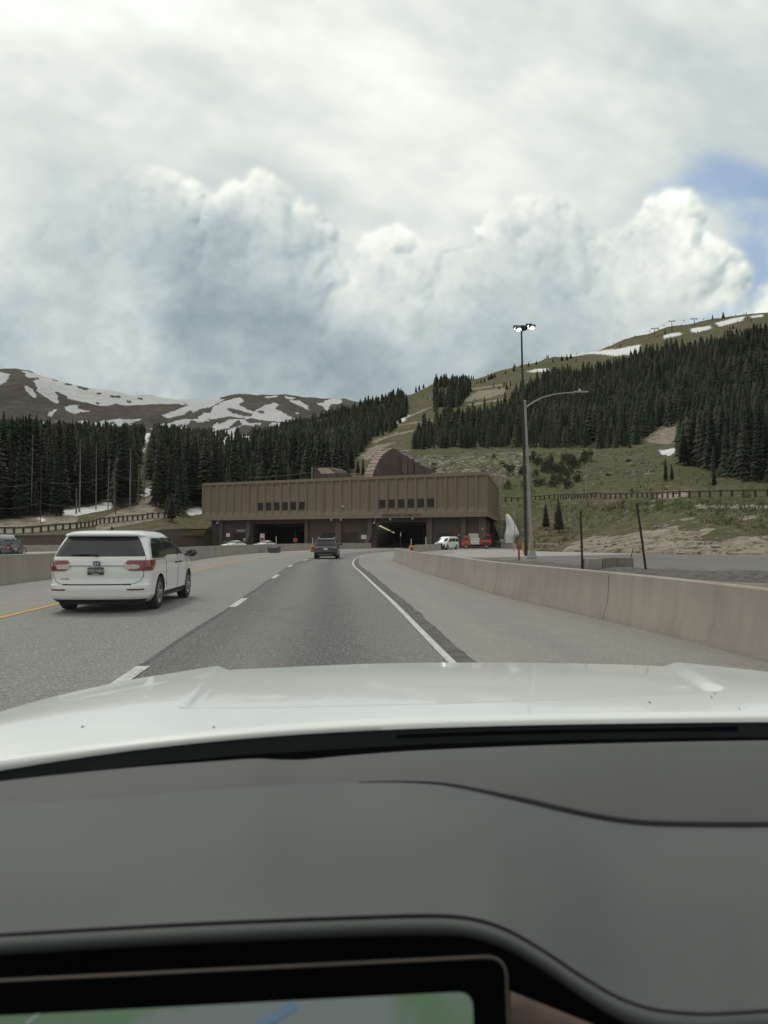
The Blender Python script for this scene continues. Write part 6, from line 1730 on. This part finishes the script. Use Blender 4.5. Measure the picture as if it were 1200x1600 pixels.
# ------------------------------------------------------------------ generic wagon / suv / saloon
def car(kind, name, cat, label, base, rz, paint, grp=None, rails=False, plate=True):
    t = thing(name, label, cat, base, rz, grp)
    if kind == 'suv':
        lv = [(.24, .10, 4.5, .88, .2, .4), (.34, .03, 4.58, .94, .22, .45), (.55, .0, 4.64, .965, .24, .5), (.72, .04, 4.64, .965, .24, .5), (.92, .06, 4.55, .965, .22, .5), (1.02, .08, 4.2, .955, .22, .45), (1.06, .09, 3.75, .945, .22, .45), (1.10, .11, 3.45, .93, .21, .45), (1.30, .24, 3.1, .87, .20, .4), (1.50, .38, 2.72, .80, .19, .4), (1.53, .32, 2.65, .785, .18, .4), (1.58, .33, 2.5, .75, .2, .35), (1.63, .6, 2.2, .64, .2, .3), (1.65, .85, 1.95, .5, .2, .3)]
        ax = (.95, 3.65); zb_, zt_ = 1.12, 1.49; ys = (.55, 1.35, 1.42, 2.35, 2.42, 3.3); hw = .965; r = .37
    else:
        lv = [(.20, .12, 4.5, .84, .2, .4), (.30, .03, 4.6, .90, .22, .5), (.50, .0, 4.64, .915, .24, .5), (.70, .03, 4.62, .915, .24, .5), (.86, .06, 4.45, .91, .22, .5), (.93, .12, 4.0, .90, .22, .5), (.97, .5, 3.55, .88, .22, .5), (1.02, .75, 3.4, .86, .22, .5), (1.20, 1.1, 2.95, .78, .22, .4), (1.38, 1.5, 2.5, .68, .2, .4), (1.43, 1.75, 2.25, .58, .2, .3), (1.45, 1.95, 2.1, .4, .1, .1)]
        ax = (1.0, 3.7); zb_, zt_ = 1.0, 1.36; ys = (1.15, 1.6, 1.62, 2.0, 2.05, 3.1); hw = .915; r = .33
    B = Body(lv, crown_r=.08)
    bo = B.mesh().build('body', paint, t, smooth=True, angle=32); cut_arches(bo, [(y, r + .01) for y in ax], r + .05, hw)
    wheels(t, hw, ax, r)
    a = .80 if kind == 'suv' else .66
    B.patch([(zb_ + .02, -a, a), (zt_, -a * .82, a * .82)], 16, off=.008).build('rear_window', M['glass'], t, smooth=True)
    for sd in (1, -1):
        B.patch([(zb_, ys[0], ys[1]), (zt_, ys[0] + (.2 if kind == 'suv' else .3), ys[1])], 6, sd, .007).build('side_window', M['glass'], t, smooth=True)
        B.patch([(zb_, ys[2], ys[3]), (zt_, ys[2], ys[3])], 6, sd, .007).build('side_window', M['glass'], t, smooth=True)
        B.patch([(zb_, ys[4], ys[5]), (zt_, ys[4], ys[4] + .25)], 6, sd, .007).build('side_window', M['glass'], t, smooth=True)
        if rails: MB().tube([(sd * .62, .75, 1.66), (sd * .64, .95, 1.72), (sd * .64, 2.0, 1.72), (sd * .62, 2.25, 1.63)], .03, 6).build('roof_rail', M['silver_paint'], t)
        tl = B.patch([(.86, sd * .62, sd * 1.15), (.93, sd * .58, sd * 1.2), (1.02, sd * .62, sd * 1.18)], 8, off=.014).build('tail_lamp', M['red_lamp'], t, smooth=True)
        B.patch([(.88, sd * .63, sd * .74), (.96, sd * .63, sd * .74)], 3, off=.020).build('reversing_lens', M['clear_lamp'], tl, smooth=True)
        hd = MB().box((sd * .66, lv[3][2] - .12, .72), (.38, .2, .16)).build('headlight', M['clear_lamp'], t, bevel=.04)
    # windscreen
    pts = []
    zsw = np.linspace(zb_ + .02, zt_ + .02, 6)
    rows = []
    for z in zsw:
        yr, yf, hw_, rr, rf = B.params(z); w = hw_ * .80; rows.append([(x, yf - .22 * (x / hw_) ** 2 + .010, z + .006) for x in np.linspace(-w, w, 9)])
    MB().grid(rows).build('windscreen', M['glass'], t, smooth=True)
    B.patch([(.26, -.95, .95), (.42, -.97, .97)], 16, off=.008).build('rear_bumper_trim', M['black_plastic'], t, smooth=True)
    B.patch([(.30, -.55, .55), (.36, -.55, .55)], 10, off=.016).build('bumper_strip', M['silver_paint'], t, smooth=True)
    B.patch([(.94, -.58, .58), (.975, -.58, .58)], 10, off=.012).build('tailgate_strip', M['silver_paint'], t, smooth=True)
    if plate:
        q = Vector(B.at_arc(.80, 0, .015)); MB().box(q, (.31, .012, .15)).build('number_plate', M['sign_white'], t)
    fy = B.params(.55)[1]; MB().box((0, fy - .06, .55), (1.15, .16, .26)).build('grille', M['black_plastic'], t, bevel=.03)
    mirror_parts(t, hw - .02, ys[5] - .1, zb_ + .06, M['black_plastic'])
    MB().box((0, 2.3, .26), (1.4, 4.1, .12)).build('underbody', M['void'], t)
    return t
b = G(508.5, 873.5)
car('suv', 'suv', 'SUV', 'black SUV with silver roof rails driving ahead in the same lane', b, R(1), M['black_paint'], rails=True)
t = car('suv', 'suv', 'SUV', 'black SUV with grey roof at the left edge behind the median barrier', Vector(((-34 - 600) / FPX * 61 + .2, 63.5, 0)), R(101), M['dark_paint'], rails=True)
t.location = Vector(((26 - 600) / FPX * 60, 60, -.05)); t.rotation_euler = (0, 0, R(68))
bk_base = t.location.copy()
MB().box((0, 1.5, 1.82), (1.15, 1.6, .34), 0, .85).build('roof_box', M['silver_paint'], t, bevel=.08)
MB().box((-.985, 2.3, .98), (.03, 3.4, .07)).build('side_stripe', M['sign_white'], t); MB().box((.985, 2.3, .98), (.03, 3.4, .07)).build('side_stripe', M['sign_white'], t)
MB().tube([(0, .05, .5), (0, -.55, .55), (0, -.6, 1.2)], .03, 6).tube([(-.4, -.6, 1.15), (.4, -.6, 1.15)], .025, 6).build('bike_rack', M['dark_steel'], t)
def bicycle(base, rz):
    t = thing('bicycle', 'bicycle with big dark wheels carried on the rack behind the black SUV', 'bicycle', base, rz)
    for x in (-.53, .53):
        w = bpy.data.objects.new('wheel', None); link(w, t); w.location = (x, 0, 0)
        m = MB(); n = 28
        m.tube([(.345 * math.cos(2 * math.pi * k / n), 0, .345 * math.sin(2 * math.pi * k / n)) for k in range(n + 1)], .035, 6, cap=False); m.build('tyre', M['rubber'], w)
        m = MB()
        for k in range(12):
            a = 2 * math.pi * k / 12; m.tube([(0, 0, 0), (.33 * math.cos(a), 0, .33 * math.sin(a))], .006, 3)
        m.build('spokes', M['galv'], w)
    pts = dict(rear=(-.53, 0, 0), bb=(-.1, 0, -.05), seat=(-.25, 0, .48), head=(.36, 0, .5), front=(.53, 0, 0))
    m = MB()
    for a, b_, r in (('rear', 'bb', .016), ('rear', 'seat', .016), ('bb', 'seat', .02), ('bb', 'head', .024), ('seat', 'head', .02), ('head', 'front', .02)): m.tube([pts[a], pts[b_]], r, 6)
    m.build('frame', M['sign_grey'], t)
    MB().tube([(-.25, 0, .48), (-.28, 0, .62)], .016, 6).box((-.29, 0, .64), (.25, .12, .05)).build('saddle', M['black_plastic'], t)
    MB().tube([(.36, 0, .5), (.34, 0, .62)], .018, 6).tube([(.30, -.33, .64), (.36, 0, .62), (.30, .33, .64)], .016, 6).build('handlebar', M['black_plastic'], t)
    MB().lathe([(.0, -.02), (.09, -.02), (.09, .02), (0, .02)], 16, 'y', (-.1, 0, -.05)).build('chainring', M['dark_steel'], t)
bicycle(Vector(((28 - 600) / FPX * 60 , 59.6, .62)), R(8))
def gpos(x, d): return Vector(((x - 600) / FPX * d, d, 0))
car('saloon', 'car', 'car', 'white car seen over the median barrier, left of the left portal', gpos(381, 117) , R(150), M['white_paint'])
car('saloon', 'car', 'car', 'white car seen over the median barrier in front of the left portal', gpos(428, 118), R(150), M['white_paint'])

# ------------------------------------------------------------------ white passenger van
def pvan(base, rz):
    t = thing('passenger_van', 'white passenger van with black grille parked before a shutter door', 'van', base, rz)
    lv = [(.30, .08, 5.3, .93, .12, .3), (.42, .0, 5.45, .98, .14, .35), (.9, .0, 5.5, 1.0, .16, .35), (1.08, .02, 5.35, .99, .16, .35), (1.18, .04, 4.85, .98, .16, .35), (1.25, .05, 4.6, .97, .16, .35), (1.75, .10, 3.9, .90, .16, .3), (1.95, .16, 3.6, .84, .18, .3), (2.05, .3, 3.35, .74, .2, .3), (2.09, .5, 3.1, .6, .2, .2)]
    B = Body(lv, crown_r=.04, crown_f=.12); bo = B.mesh().build('body', M['white_paint'], t, smooth=True, angle=32); cut_arches(bo, [(1.15, .38), (4.5, .38)], .43, .99); wheels(t, .99, (1.15, 4.5), .37)
    for sd in (1, -1):
        for ya, yb in ((.35, 1.4), (1.5, 2.75), (2.85, 3.75)):
            top = yb - (.35 if yb > 3 else 0); B.patch([(1.28, ya, yb + (.3 if yb > 3 else 0)), (1.78, ya + .05, top)], 6, sd, .008).build('side_window', M['glass'], t, smooth=True)
        MB().box((sd * .72, 5.38, .86), (.36, .12, .22)).build('headlight', M['clear_lamp'], t, bevel=.03)
        B.patch([(.8, sd * .82, sd * 1.02), (1.25, sd * .82, sd * 1.02)], 4, off=.012).build('tail_lamp', M['red_lamp'], t)
    rows = []
    for z in np.linspace(1.29, 1.80, 6):
        yr, yf, hw_, rr, rf = B.params(z); w = hw_ * .84; rows.append([(x, yf - .12 * (x / hw_) ** 2 + .012, z + .006) for x in np.linspace(-w, w, 9)])
    MB().grid(rows).build('windscreen', M['glass'], t, smooth=True)
    MB().box((0, 5.45, .86), (1.05, .12, .30)).build('grille', M['black_plastic'], t, bevel=.03)
    MB().box((0, 5.46, .5), (1.9, .18, .30)).build('front_bumper', M['black_plastic'], t, bevel=.05)
    B.patch([(1.3, -.72, .72), (1.75, -.70, .70)], 8, off=.008).build('rear_window', M['glass'], t, smooth=True)
    mirror_parts(t, 1.0, 4.25, 1.32, M['black_plastic']); MB().box((0, 2.7, .32), (1.5, 4.8, .14)).build('underbody', M['void'], t)
    return t
pvan(gpos(709, 116), R(150))

# ------------------------------------------------------------------ orange and red service truck
def service_truck(base, rz):
    """x forward"""
    t = thing('service_truck', 'orange and red service truck with a white box, parked at the brown wall', 'truck', base, rz)
    m = MB(); cabp = [(3.0, .55), (4.15, .55), (4.22, 1.35), (4.05, 1.45), (3.85, 2.15), (3.0, 2.2)]
    w = 1.05
    n = len(cabp); m.poly([(x, -w, z) for x, z in cabp]); m.poly([(x, w, z) for x, z in cabp[::-1]])
    for (xa, za_), (xb, zb2) in zip(cabp, cabp[1:] + cabp[:1]): m.quad((xa, -w, za_), (xb, -w, zb2), (xb, w, zb2), (xa, w, za_))
    cb = m.build('cab', M['orange'], t, bevel=.05)
    for sd in (-1, 1):
        MB().poly([(3.15, sd * (w + .012), 1.4), (3.9, sd * (w + .012), 1.4), (3.76, sd * (w + .012), 2.02), (3.15, sd * (w + .012), 2.05)]).build('window', M['glass'], cb)
        MB().box((4.24, sd * .78, .92), (.06, .32, .24)).build('headlight', M['clear_lamp'], cb, bevel=.02)
        MB().tube([(3.95, sd * 1.05, 1.5), (4.1, sd * 1.35, 1.65)], .03, 5).box((4.1, sd * 1.36, 1.6), (.10, .16, .36)).build('mirror', M['black_plastic'], cb)
    MB().quad((4.085, -.9, 1.46), (4.085, .9, 1.46), (3.895, .85, 2.08), (3.895, -.85, 2.08)).build('windscreen', M['glass'], cb)
    MB().box((4.25, 0, .62), (.16, 2.05, .28)).build('front_bumper', M['dark_steel'], t, bevel=.03); MB().box((4.235, 0, 1.0), (.04, 1.0, .3)).build('grille', M['black_plastic'], cb)
    MB().box((1.2, 0, .62), (5.4, .8, .22)).build('chassis', M['void'], t)
    MB().box((2.05, 0, 1.18), (1.5, 2.1, .82)).build('white_box', M['sign_white'], t, bevel=.03)
    MB().box((2.05, -1.06, 1.55), (1.3, .03, .04)).box((2.05, 1.06, 1.55), (1.3, .03, .04)).build('box_rail', M['galv'], t)
    MB().box((2.05, 0, 1.72), (1.6, 1.9, .22)).build('hose_bed', M['rail_white'], t, bevel=.04)
    MB().box((.25, 0, 1.15), (1.9, 2.12, .85), 0, .97).build('rear_body', M['red'], t, bevel=.05)
    MB().box((.25, 0, 1.68), (1.5, 1.2, .2)).build('rear_deck', M['dark_steel'], t)
    MB().tube([(-.4, 0, 1.55), (-.55, 0, 2.3), (.3, 0, 2.45)], .09, 6).build('boom', M['red'], t)
    MB().box((3.4, 0, 2.28), (.35, 1.2, .13)).build('light_bar', M['red_lamp'], cb, bevel=.03)
    for x in (.15, 3.55):
        for sd in (-1, 1):
            e = bpy.data.objects.new('wheel', None); link(e, t); e.location = (x, sd * .95, .45); e.rotation_euler = (0, 0, sd * math.pi / 2); e.scale = (1.1, 1.28, 1.28)
            link(bpy.data.objects.new('tyre', TYRE_ME), e); link(bpy.data.objects.new('rim', RIM_ME), e)
        
    for sd in (-1, 1):
        MB().box((.15, sd * 1.07, 1.02), (1.2, .04, .16)).build('wheel_arch', M['black_plastic'], t)
    return t
service_truck(gpos(761, 121), R(172))

# traffic cone by the truck and a lone lamp on the wall
# ================================================================== THE CAR WE SIT IN
own = thing('car', 'white car whose hood and grey dashboard fill the bottom of the view', 'car', (0.15, .6, 0))
OWN = Vector((.15, .6, 0))
def curve(pts):
    xs = [p[0] for p in pts]; ys = [p[1] for p in pts]
    def f(x):
        # smooth cubic through the points (Catmull-Rom with linear ends)
        if x <= xs[0]: return ys[0] + (x - xs[0]) * (ys[1] - ys[0]) / (xs[1] - xs[0])
        if x >= xs[-1]: return ys[-1] + (x - xs[-1]) * (ys[-1] - ys[-2]) / (xs[-1] - xs[-2])
        i = int(np.searchsorted(xs, x) - 1); i = max(0, min(i, len(xs) - 2))
        h = xs[i + 1] - xs[i]; t = (x - xs[i]) / h
        def sl(k):
            if k == 0: return (ys[1] - ys[0]) / (xs[1] - xs[0])
            if k == len(xs) - 1: return (ys[-1] - ys[-2]) / (xs[-1] - xs[-2])
            return (ys[k + 1] - ys[k - 1]) / (xs[k + 1] - xs[k - 1])
        m0, m1 = sl(i) * h, sl(i + 1) * h
        return (2 * t ** 3 - 3 * t * t + 1) * ys[i] + (t ** 3 - 2 * t * t + t) * m0 + (-2 * t ** 3 + 3 * t * t) * ys[i + 1] + (t ** 3 - t * t) * m1
    return f
hr_y = curve([(-250, 1235), (0, 1191), (200, 1161.5), (400, 1141), (600, 1129), (800, 1122.5), (1000, 1119), (1200, 1117), (1450, 1117)])
hr_d = curve([(-250, 1.12), (0, 1.27), (200, 1.38), (400, 1.45), (600, 1.50), (800, 1.52), (1000, 1.52), (1200, 1.50), (1450, 1.44)])
hf_y = curve([(-250, 1195), (-120, 1148), (0, 1113), (60, 1096), (100, 1085), (200, 1063), (280, 1050), (345, 1040), (420, 1036), (600, 1029), (800, 1028), (950, 1030), (1000, 1031.5), (1060, 1035), (1130, 1042), (1200, 1050), (1300, 1068), (1450, 1100)])
hf_d = curve([(-250, 1.25), (-120, 1.42), (0, 1.62), (100, 1.88), (200, 2.12), (345, 2.38), (420, 2.45), (600, 2.55), (800, 2.56), (1000, 2.48), (1060, 2.40), (1200, 2.12), (1300, 1.9), (1450, 1.65)])
BASIN = [(385, 1000), (288, 1103), (450, 1101), (700, 1095), (900, 1088), (1125, 1076), (985, 1000)]
def poly_sd(x, y, poly):
    d = 1e9
    for (xa, ya), (xb, yb) in zip(poly, poly[1:] + poly[:1]):
        vx, vy = xb - xa, (yb - ya); t = max(0, min(1, ((x - xa) * vx + (y - ya) * vy) / (vx * vx + vy * vy))); d = min(d, math.hypot(x - xa - t * vx, (y - ya - t * vy) * 2.2))
    return d if inpoly(np.array([x]), np.array([y]), poly)[0] else -d
def np_sd(x, y, poly):
    d = np.full(x.shape, 1e9)
    for (xa, ya), (xb, yb) in zip(poly, poly[1:] + poly[:1]):
        vx, vy = xb - xa, yb - ya; t = np.clip(((x - xa) * vx + (y - ya) * vy) / (vx * vx + vy * vy), 0, 1)
        d = np.minimum(d, np.hypot(x - xa - t * vx, (y - ya - t * vy) * 2.0))
    return np.where(inpoly(x, y, poly), d, -d)
def build_hood():
    cols = np.arange(-250, 1451, 3.0); NT = 170
    A = np.array([P(x, hr_y(x), hr_d(x)) for x in cols]); B_ = np.array([P(x, hf_y(x), hf_d(x)) for x in cols])
    t = (np.arange(NT + 1) / NT)[:, None, None]
    V = A[None] * (1 - t) + B_[None] * t
    tt = t[..., 0]
    V[..., 2] += .020 * np.sin(np.pi * tt) * (1 - .3 * tt)
    sx, sy = pixn(V[..., 0], V[..., 1], V[..., 2]); sd = np_sd(sx, sy, BASIN)
    V[..., 2] -= .017 * smooth01((sd + 9) / 20)
    V[..., 2] -= np.where(tt < .03, .006 * (1 - tt / .03) ** 2, 0)
    rows = [[Vector(p) for p in r] for r in V]
    # nose rolls down in front
    last = rows[-1]; prev = rows[-8]
    for dy, dz in ((.02, -.004), (.045, -.016), (.065, -.04), (.08, -.09), (.085, -.30), (.05, -.55)):
        r = []
        for i, p in enumerate(last):
            n0 = last[min(i + 6, len(last) - 1)] - last[max(i - 6, 0)]; o = Vector((-n0.y, n0.x, 0)).normalized()
            if o.y < 0: o = -o
            r.append(p + o * dy + Vector((0, 0, dz)))
        rows.append(r)
    first = rows[0]; back = [[p + Vector((0, -.004, -.010)) for p in first], [p + Vector((0, .012, -.03)) for p in first]]
    rows = back[::-1] + rows
    rows = [[p - OWN for p in r] for r in rows]
    MB().grid(rows).build('hood', M['hood_paint'], own, smooth=True, angle=60)
build_hood()
# dirt specks and insect marks on the hood paint
hoodo = [o for o in own.children if o.name.startswith('hood')][0]
def hood_pt(x, y):
    a = P(x, hr_y(x), hr_d(x)); b = P(x, hf_y(x), hf_d(x)); best = None
    for k in range(200):
        t = k / 199; p = a.lerp(b, t); p.z += .020 * math.sin(math.pi * t) * (1 - .3 * t); sx, sy = pix(*p); p.z -= .017 * float(smooth01((poly_sd(sx, sy, BASIN) + 9) / 20)); sx, sy = pix(*p)
        if best is None or abs(sy - y) < best[0]: best = (abs(sy - y), p)
    return best[1]
for x, y, l in ((1015, 1098, .009), (1112, 1090, .006), (1117, 1084, .005), (129, 1136, .004), (334, 1137, .003), (992, 1046, .002), (1155, 1108, .004)):
    p = hood_pt(x, y) - OWN; m = MB(); m.tube([p + Vector((-.001, -l, .001)), p + Vector((.0, 0, .0015)), p + Vector((.0015, l, .001))], [.0008, .0013, .0006], 5); m.build('insect_speck', M['post_dark'], hoodo)

# black scuttle between hood and glass
df_y = curve([(-300, 1262), (0, 1221), (200, 1200), (330, 1190), (400, 1185.5), (440, 1187), (475, 1187), (540, 1181), (650, 1173), (900, 1163), (1200, 1157), (1500, 1156)])
df_d = curve([(-300, .92), (0, 1.03), (200, 1.10), (400, 1.15), (650, 1.19), (900, 1.20), (1200, 1.18), (1500, 1.12)])
cols = np.arange(-250, 1451, 25.0); rows = []
for k, (f, dz) in enumerate(((0, -.014), (.12, -.022), (.35, -.028), (.40, -.05), (1.0, -.06), (1.15, -.10))):
    rows.append([P(x, hr_y(x), hr_d(x)).lerp(P(x, df_y(x), df_d(x)), f) + Vector((0, 0, dz)) - OWN for x in cols])
MB().grid(rows).build('scuttle', M['scuttle'], own, smooth=True, angle=40)
# wiper lying in the scuttle
q = [P(x, hr_y(x) + 14, hr_d(x) - .05) - OWN + Vector((0, 0, -.012)) for x in (620, 760, 900, 1040, 1150)]
MB().tube(q, [.006, .008, .008, .007, .012], 6).build('wiper', M['scuttle'], own, smooth=True)

# dashboard top: front half, crease/seam, rear half, rolled lip
m_, nt_, b_ = newmat('grained grey dashboard')
tc_ = nt_.nodes.new('ShaderNodeTexCoord')
n_ = nnoise(nt_, tc_.outputs['Object'], 6, 3, .5)
nt_.links.new(nmix(nt_, n_.ss(.3, .7), (.078, .083, .083), (.086, .091, .090)), b_.inputs['Base Color']); b_.inputs['Roughness'].default_value = .62; b_.inputs['Specular IOR Level'].default_value = .35
v_ = nvor(nt_, tc_.outputs['Object'], 700); nt_.links.new(nbump(nt_, v_, .25, .0006), b_.inputs['Normal'])
M['dash'] = m_
M['dash_front'] = pm('darker dashboard front', (.064, .066, .066), .65, .05, 6, bump=.1, bscale=300)  # front section gets a darker even grey than the rear
dc_y = curve([(-300, 1283), (0, 1258), (200, 1244), (400, 1229), (560, 1222.5), (640, 1222.5), (700, 1227), (800, 1248), (900, 1271), (960, 1282), (1010, 1287.5), (1100, 1290), (1200, 1290), (1500, 1288)])
dl_y = curve([(-300, 1485), (0, 1467), (300, 1450), (600, 1438), (690, 1437), (740, 1442), (790, 1458), (850, 1492), (900, 1526), (960, 1562), (1010, 1581), (1060, 1589), (1110, 1591), (1200, 1586), (1500, 1570)])
dl_d = curve([(-300, .70), (0, .74), (400, .77), (690, .78), (790, .76), (900, .72), (1010, .69), (1110, .68), (1200, .68), (1500, .66)])
def dc_d(x): return lerp(df_d(x), dl_d(x), float(np.clip((dc_y(x) - df_y(x)) / (dl_y(x) - df_y(x)), 0, 1)) ** .80)
cols = np.arange(-300, 1501, 10.0)
front, rear = [], []
for k, (dy, dz) in enumerate(((.03, -.05), (.018, -.02), (.008, -.006))):
    front.append([P(x, df_y(x), df_d(x)) + Vector((0, dy, dz)) - OWN for x in cols])
for k in range(13):
    t = k / 12; row = []
    for x in cols:
        p = P(x, df_y(x), df_d(x)).lerp(P(x, dc_y(x), dc_d(x)), t); p.z += .004 * math.sin(math.pi * t); row.append(p - OWN)
    front.append(row)
for k in range(29):
    t = k / 28; row = []
    for x in cols:
        p = P(x, dc_y(x), dc_d(x)).lerp(P(x, dl_y(x), dl_d(x)), t)
        p.z += .016 * math.sin(math.pi * t) * (1 - .35 * t) - .010 * smooth01((t - .80) / .2) * (1 - t) * 5 * .2
        row.append(p - OWN)
    rear.append(row)
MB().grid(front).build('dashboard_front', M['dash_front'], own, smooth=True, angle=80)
dash = MB().grid(rear).build('dashboard', M['dash'], own, smooth=True, angle=80)
# rolled lip with its stitched-in bead, then the black instrument cavity
lip = []
for dy, dz in ((0, 0), (-.004, -.0015), (-.0075, -.005), (-.0085, -.010), (-.006, -.014), (0, -.016)):
    lip.append([P(x, dl_y(x), dl_d(x)) + Vector((0, dy, dz)) - OWN for x in cols])
MB().grid(lip).build('dashboard_lip', M['dash'], own, smooth=True, angle=80)
MB().tube([P(x, dl_y(x) - 6, dl_d(x) + .004) - OWN + Vector((0, 0, .0005)) for x in np.arange(-300, 1501, 12)], .0016, 6).build('lip_seam', M['black_plastic'], dash)
cav = []
for dy, dz in ((0, -.016), (.03, -.022), (.05, -.06), (.05, -.5)):
    cav.append([P(x, dl_y(x), dl_d(x)) + Vector((0, dy, dz)) - OWN for x in cols])
MB().grid(cav).build('instrument_recess', M['void'], own, smooth=True, angle=40)
MB().tube([P(x, dc_y(x) + .5, dc_d(x)) - OWN + Vector((0, 0, .0006)) for x in np.arange(560, 1501, 8)], [lerp(.0008, .0062, min(1, max(0, (x - 560) / 260))) for x in np.arange(560, 1501, 8)], 6).build('dashboard_seam', M['black_plastic'], dash)

# instrument screen
def scr(x, y, off=0.0):
    d = .655 - (y - 1500) / 300 * .03; return P(x, y, d + off) - OWN
def rounded(tl, tr, br, bl, r, n=8):
    out = []
    cs = [tl, tr, br, bl]
    for i in range(4):
        p, a, b = Vector(cs[i]), Vector(cs[i - 1]), Vector(cs[(i + 1) % 4]); u, v = (a - p).normalized(), (b - p).normalized()
        for k in range(n + 1):
            t = k / n; out.append((p + u * r * (1 - t) ** 2 + v * r * t ** 2))
    return out
o1 = rounded((-420, 1552), (790, 1493), (802, 1860), (-420, 1880), 34)
o2 = rounded((-380, 1607), (738, 1549), (748, 1820), (-380, 1850), 26)
m = MB(); n = len(o1)
f1 = [scr(p.x, p.y) for p in o1]; bk = [scr(p.x, p.y, .012) + Vector((0, 0, .002)) for p in o1]; f2 = [scr(p.x, p.y, .0004) for p in o2]
for i in range(n):
    j = (i + 1) % n; m.quad(f1[i], f1[j], bk[j], bk[i]); m.quad(f1[i], f1[j], f2[j], f2[i])
m.poly(bk[::-1])
bz = m.build('instrument_screen', M['scuttle'], own, smooth=True, angle=30)
MB().tube([v - Vector((0, .001, 0)) for v in (f1 + f1[:1])[:20]], .0012, 6).build('bezel_edge', pm('bezel edge metal', (.16, .13, .11), .4, .1, 3, metal=.5), bz)
m_, nt_, b_ = newmat('map display'); tc_ = nt_.nodes.new('ShaderNodeTexCoord'); n_ = nnoise(nt_, tc_.outputs['Object'], 9, 2, .5, .5)
c_ = nmix(nt_, n_.ss(.46, .60), (.17, .27, .16), (.26, .31, .29)); nt_.links.new(c_, b_.inputs['Emission Color']); b_.inputs['Emission Strength'].default_value = .46; b_.inputs['Base Color'].default_value = (.01, .01, .01, 1); b_.inputs['Roughness'].default_value = .3
dsp = MB().poly([p + Vector((0, .0002, 0)) for p in f2]).build('display', m_, bz, recalc=False)
def ln(pts, w, mt, nm): MB().tube([scr(x, y, -.0006) for x, y in pts], w, 6).build(nm, mt, dsp)
ln([(390, 1612), (414, 1598), (440, 1584), (462, 1570)], .0045, emat('map route blue', (.11, .17, .24), .45), 'route_line')
ln([(40, 1600), (60, 1585)], .0012, emat('map road grey', (.22, .24, .23), .5), 'road_line')
# wooden trim strip right of the screen
MB().grid([[P(x, 1548 + (x - 795) * .40 + dy, .70 - k * .004) - OWN for x in np.arange(797, 1250, 30)] for k, dy in enumerate((0, 10, 26, 60, 90))]).build('wood_trim', pm('brown wood trim', (.20, .135, .10), .45, .4, 6, stretch=(1, 8, 8)), own, smooth=True)

# windshield
m_, nt_, b_ = newmat('windshield glass'); nt_.nodes.remove(b_); out_ = [n for n in nt_.nodes if n.type == 'OUTPUT_MATERIAL'][0]
tr_ = nt_.nodes.new('ShaderNodeBsdfTransparent'); tr_.inputs[0].default_value = (.93, .95, .93, 1); gl_ = nt_.nodes.new('ShaderNodeBsdfGlossy'); gl_.inputs['Roughness'].default_value = 0.0
fr_ = nt_.nodes.new('ShaderNodeFresnel'); fr_.inputs[0].default_value = 1.5; mx_ = nt_.nodes.new('ShaderNodeMixShader')
fk = (S(nt_, fr_.outputs[0]) * .05).min(.1)
nt_.links.new(fk.k, mx_.inputs[0]); nt_.links.new(tr_.outputs[0], mx_.inputs[1]); nt_.links.new(gl_.outputs[0], mx_.inputs[2]); nt_.links.new(mx_.outputs[0], out_.inputs[0])
wb = []
cols = np.arange(-250, 1451, 50.0)
for k in range(11):
    t = k / 10; row = []
    for x in cols:
        a = P(x, hr_y(x), hr_d(x)).lerp(P(x, df_y(x), df_d(x)), .42) + Vector((0, 0, -.03))
        s = (a.x - .15) / .75; b = Vector((.15 + s * .62, .36 - .10 * s * s, 1.86 - .02 * s * s)); p = a.lerp(b, t); p.z += .03 * math.sin(math.pi * t); row.append(p - OWN)
    wb.append(row)
ws = MB().grid(wb).build('windshield', m_, own, smooth=True, angle=80)
# roof, pillars and door sides round the cabin
cab = pm('grey cabin lining', (.20, .20, .19), .9, .1, 3)
top = wb[-1]
MB().grid([[p + Vector((0, 0, .0)) for p in top], [p + Vector((0, -.4, .04)) for p in top], [p + Vector((0, -1.6, .06)) for p in top], [p + Vector((0, -2.6, -.05)) for p in top]]).build('roof', cab, own, smooth=True)
for i in (0, -1): MB().tube([wb[k][i] + Vector((.0, -.02, 0)) for k in range(11)], .05, 8).build('pillar', cab, own, smooth=True)
for sg in (-1, 1): MB().box((sg * .92, -.75, .78), (.12, 2.6, .62)).build('door', M['hood_paint'], own, bevel=.03)
MB().box((0, -2.2, .9), (1.7, .1, 1.0)).build('rear_wall', cab, own)
MB().box((0, .58, .66), (1.95, .05, .72)).build('firewall', M['void'], own)
MB().box((0, -.6, .32), (1.75, 3.2, .10)).build('cabin_floor', M['void'], own)
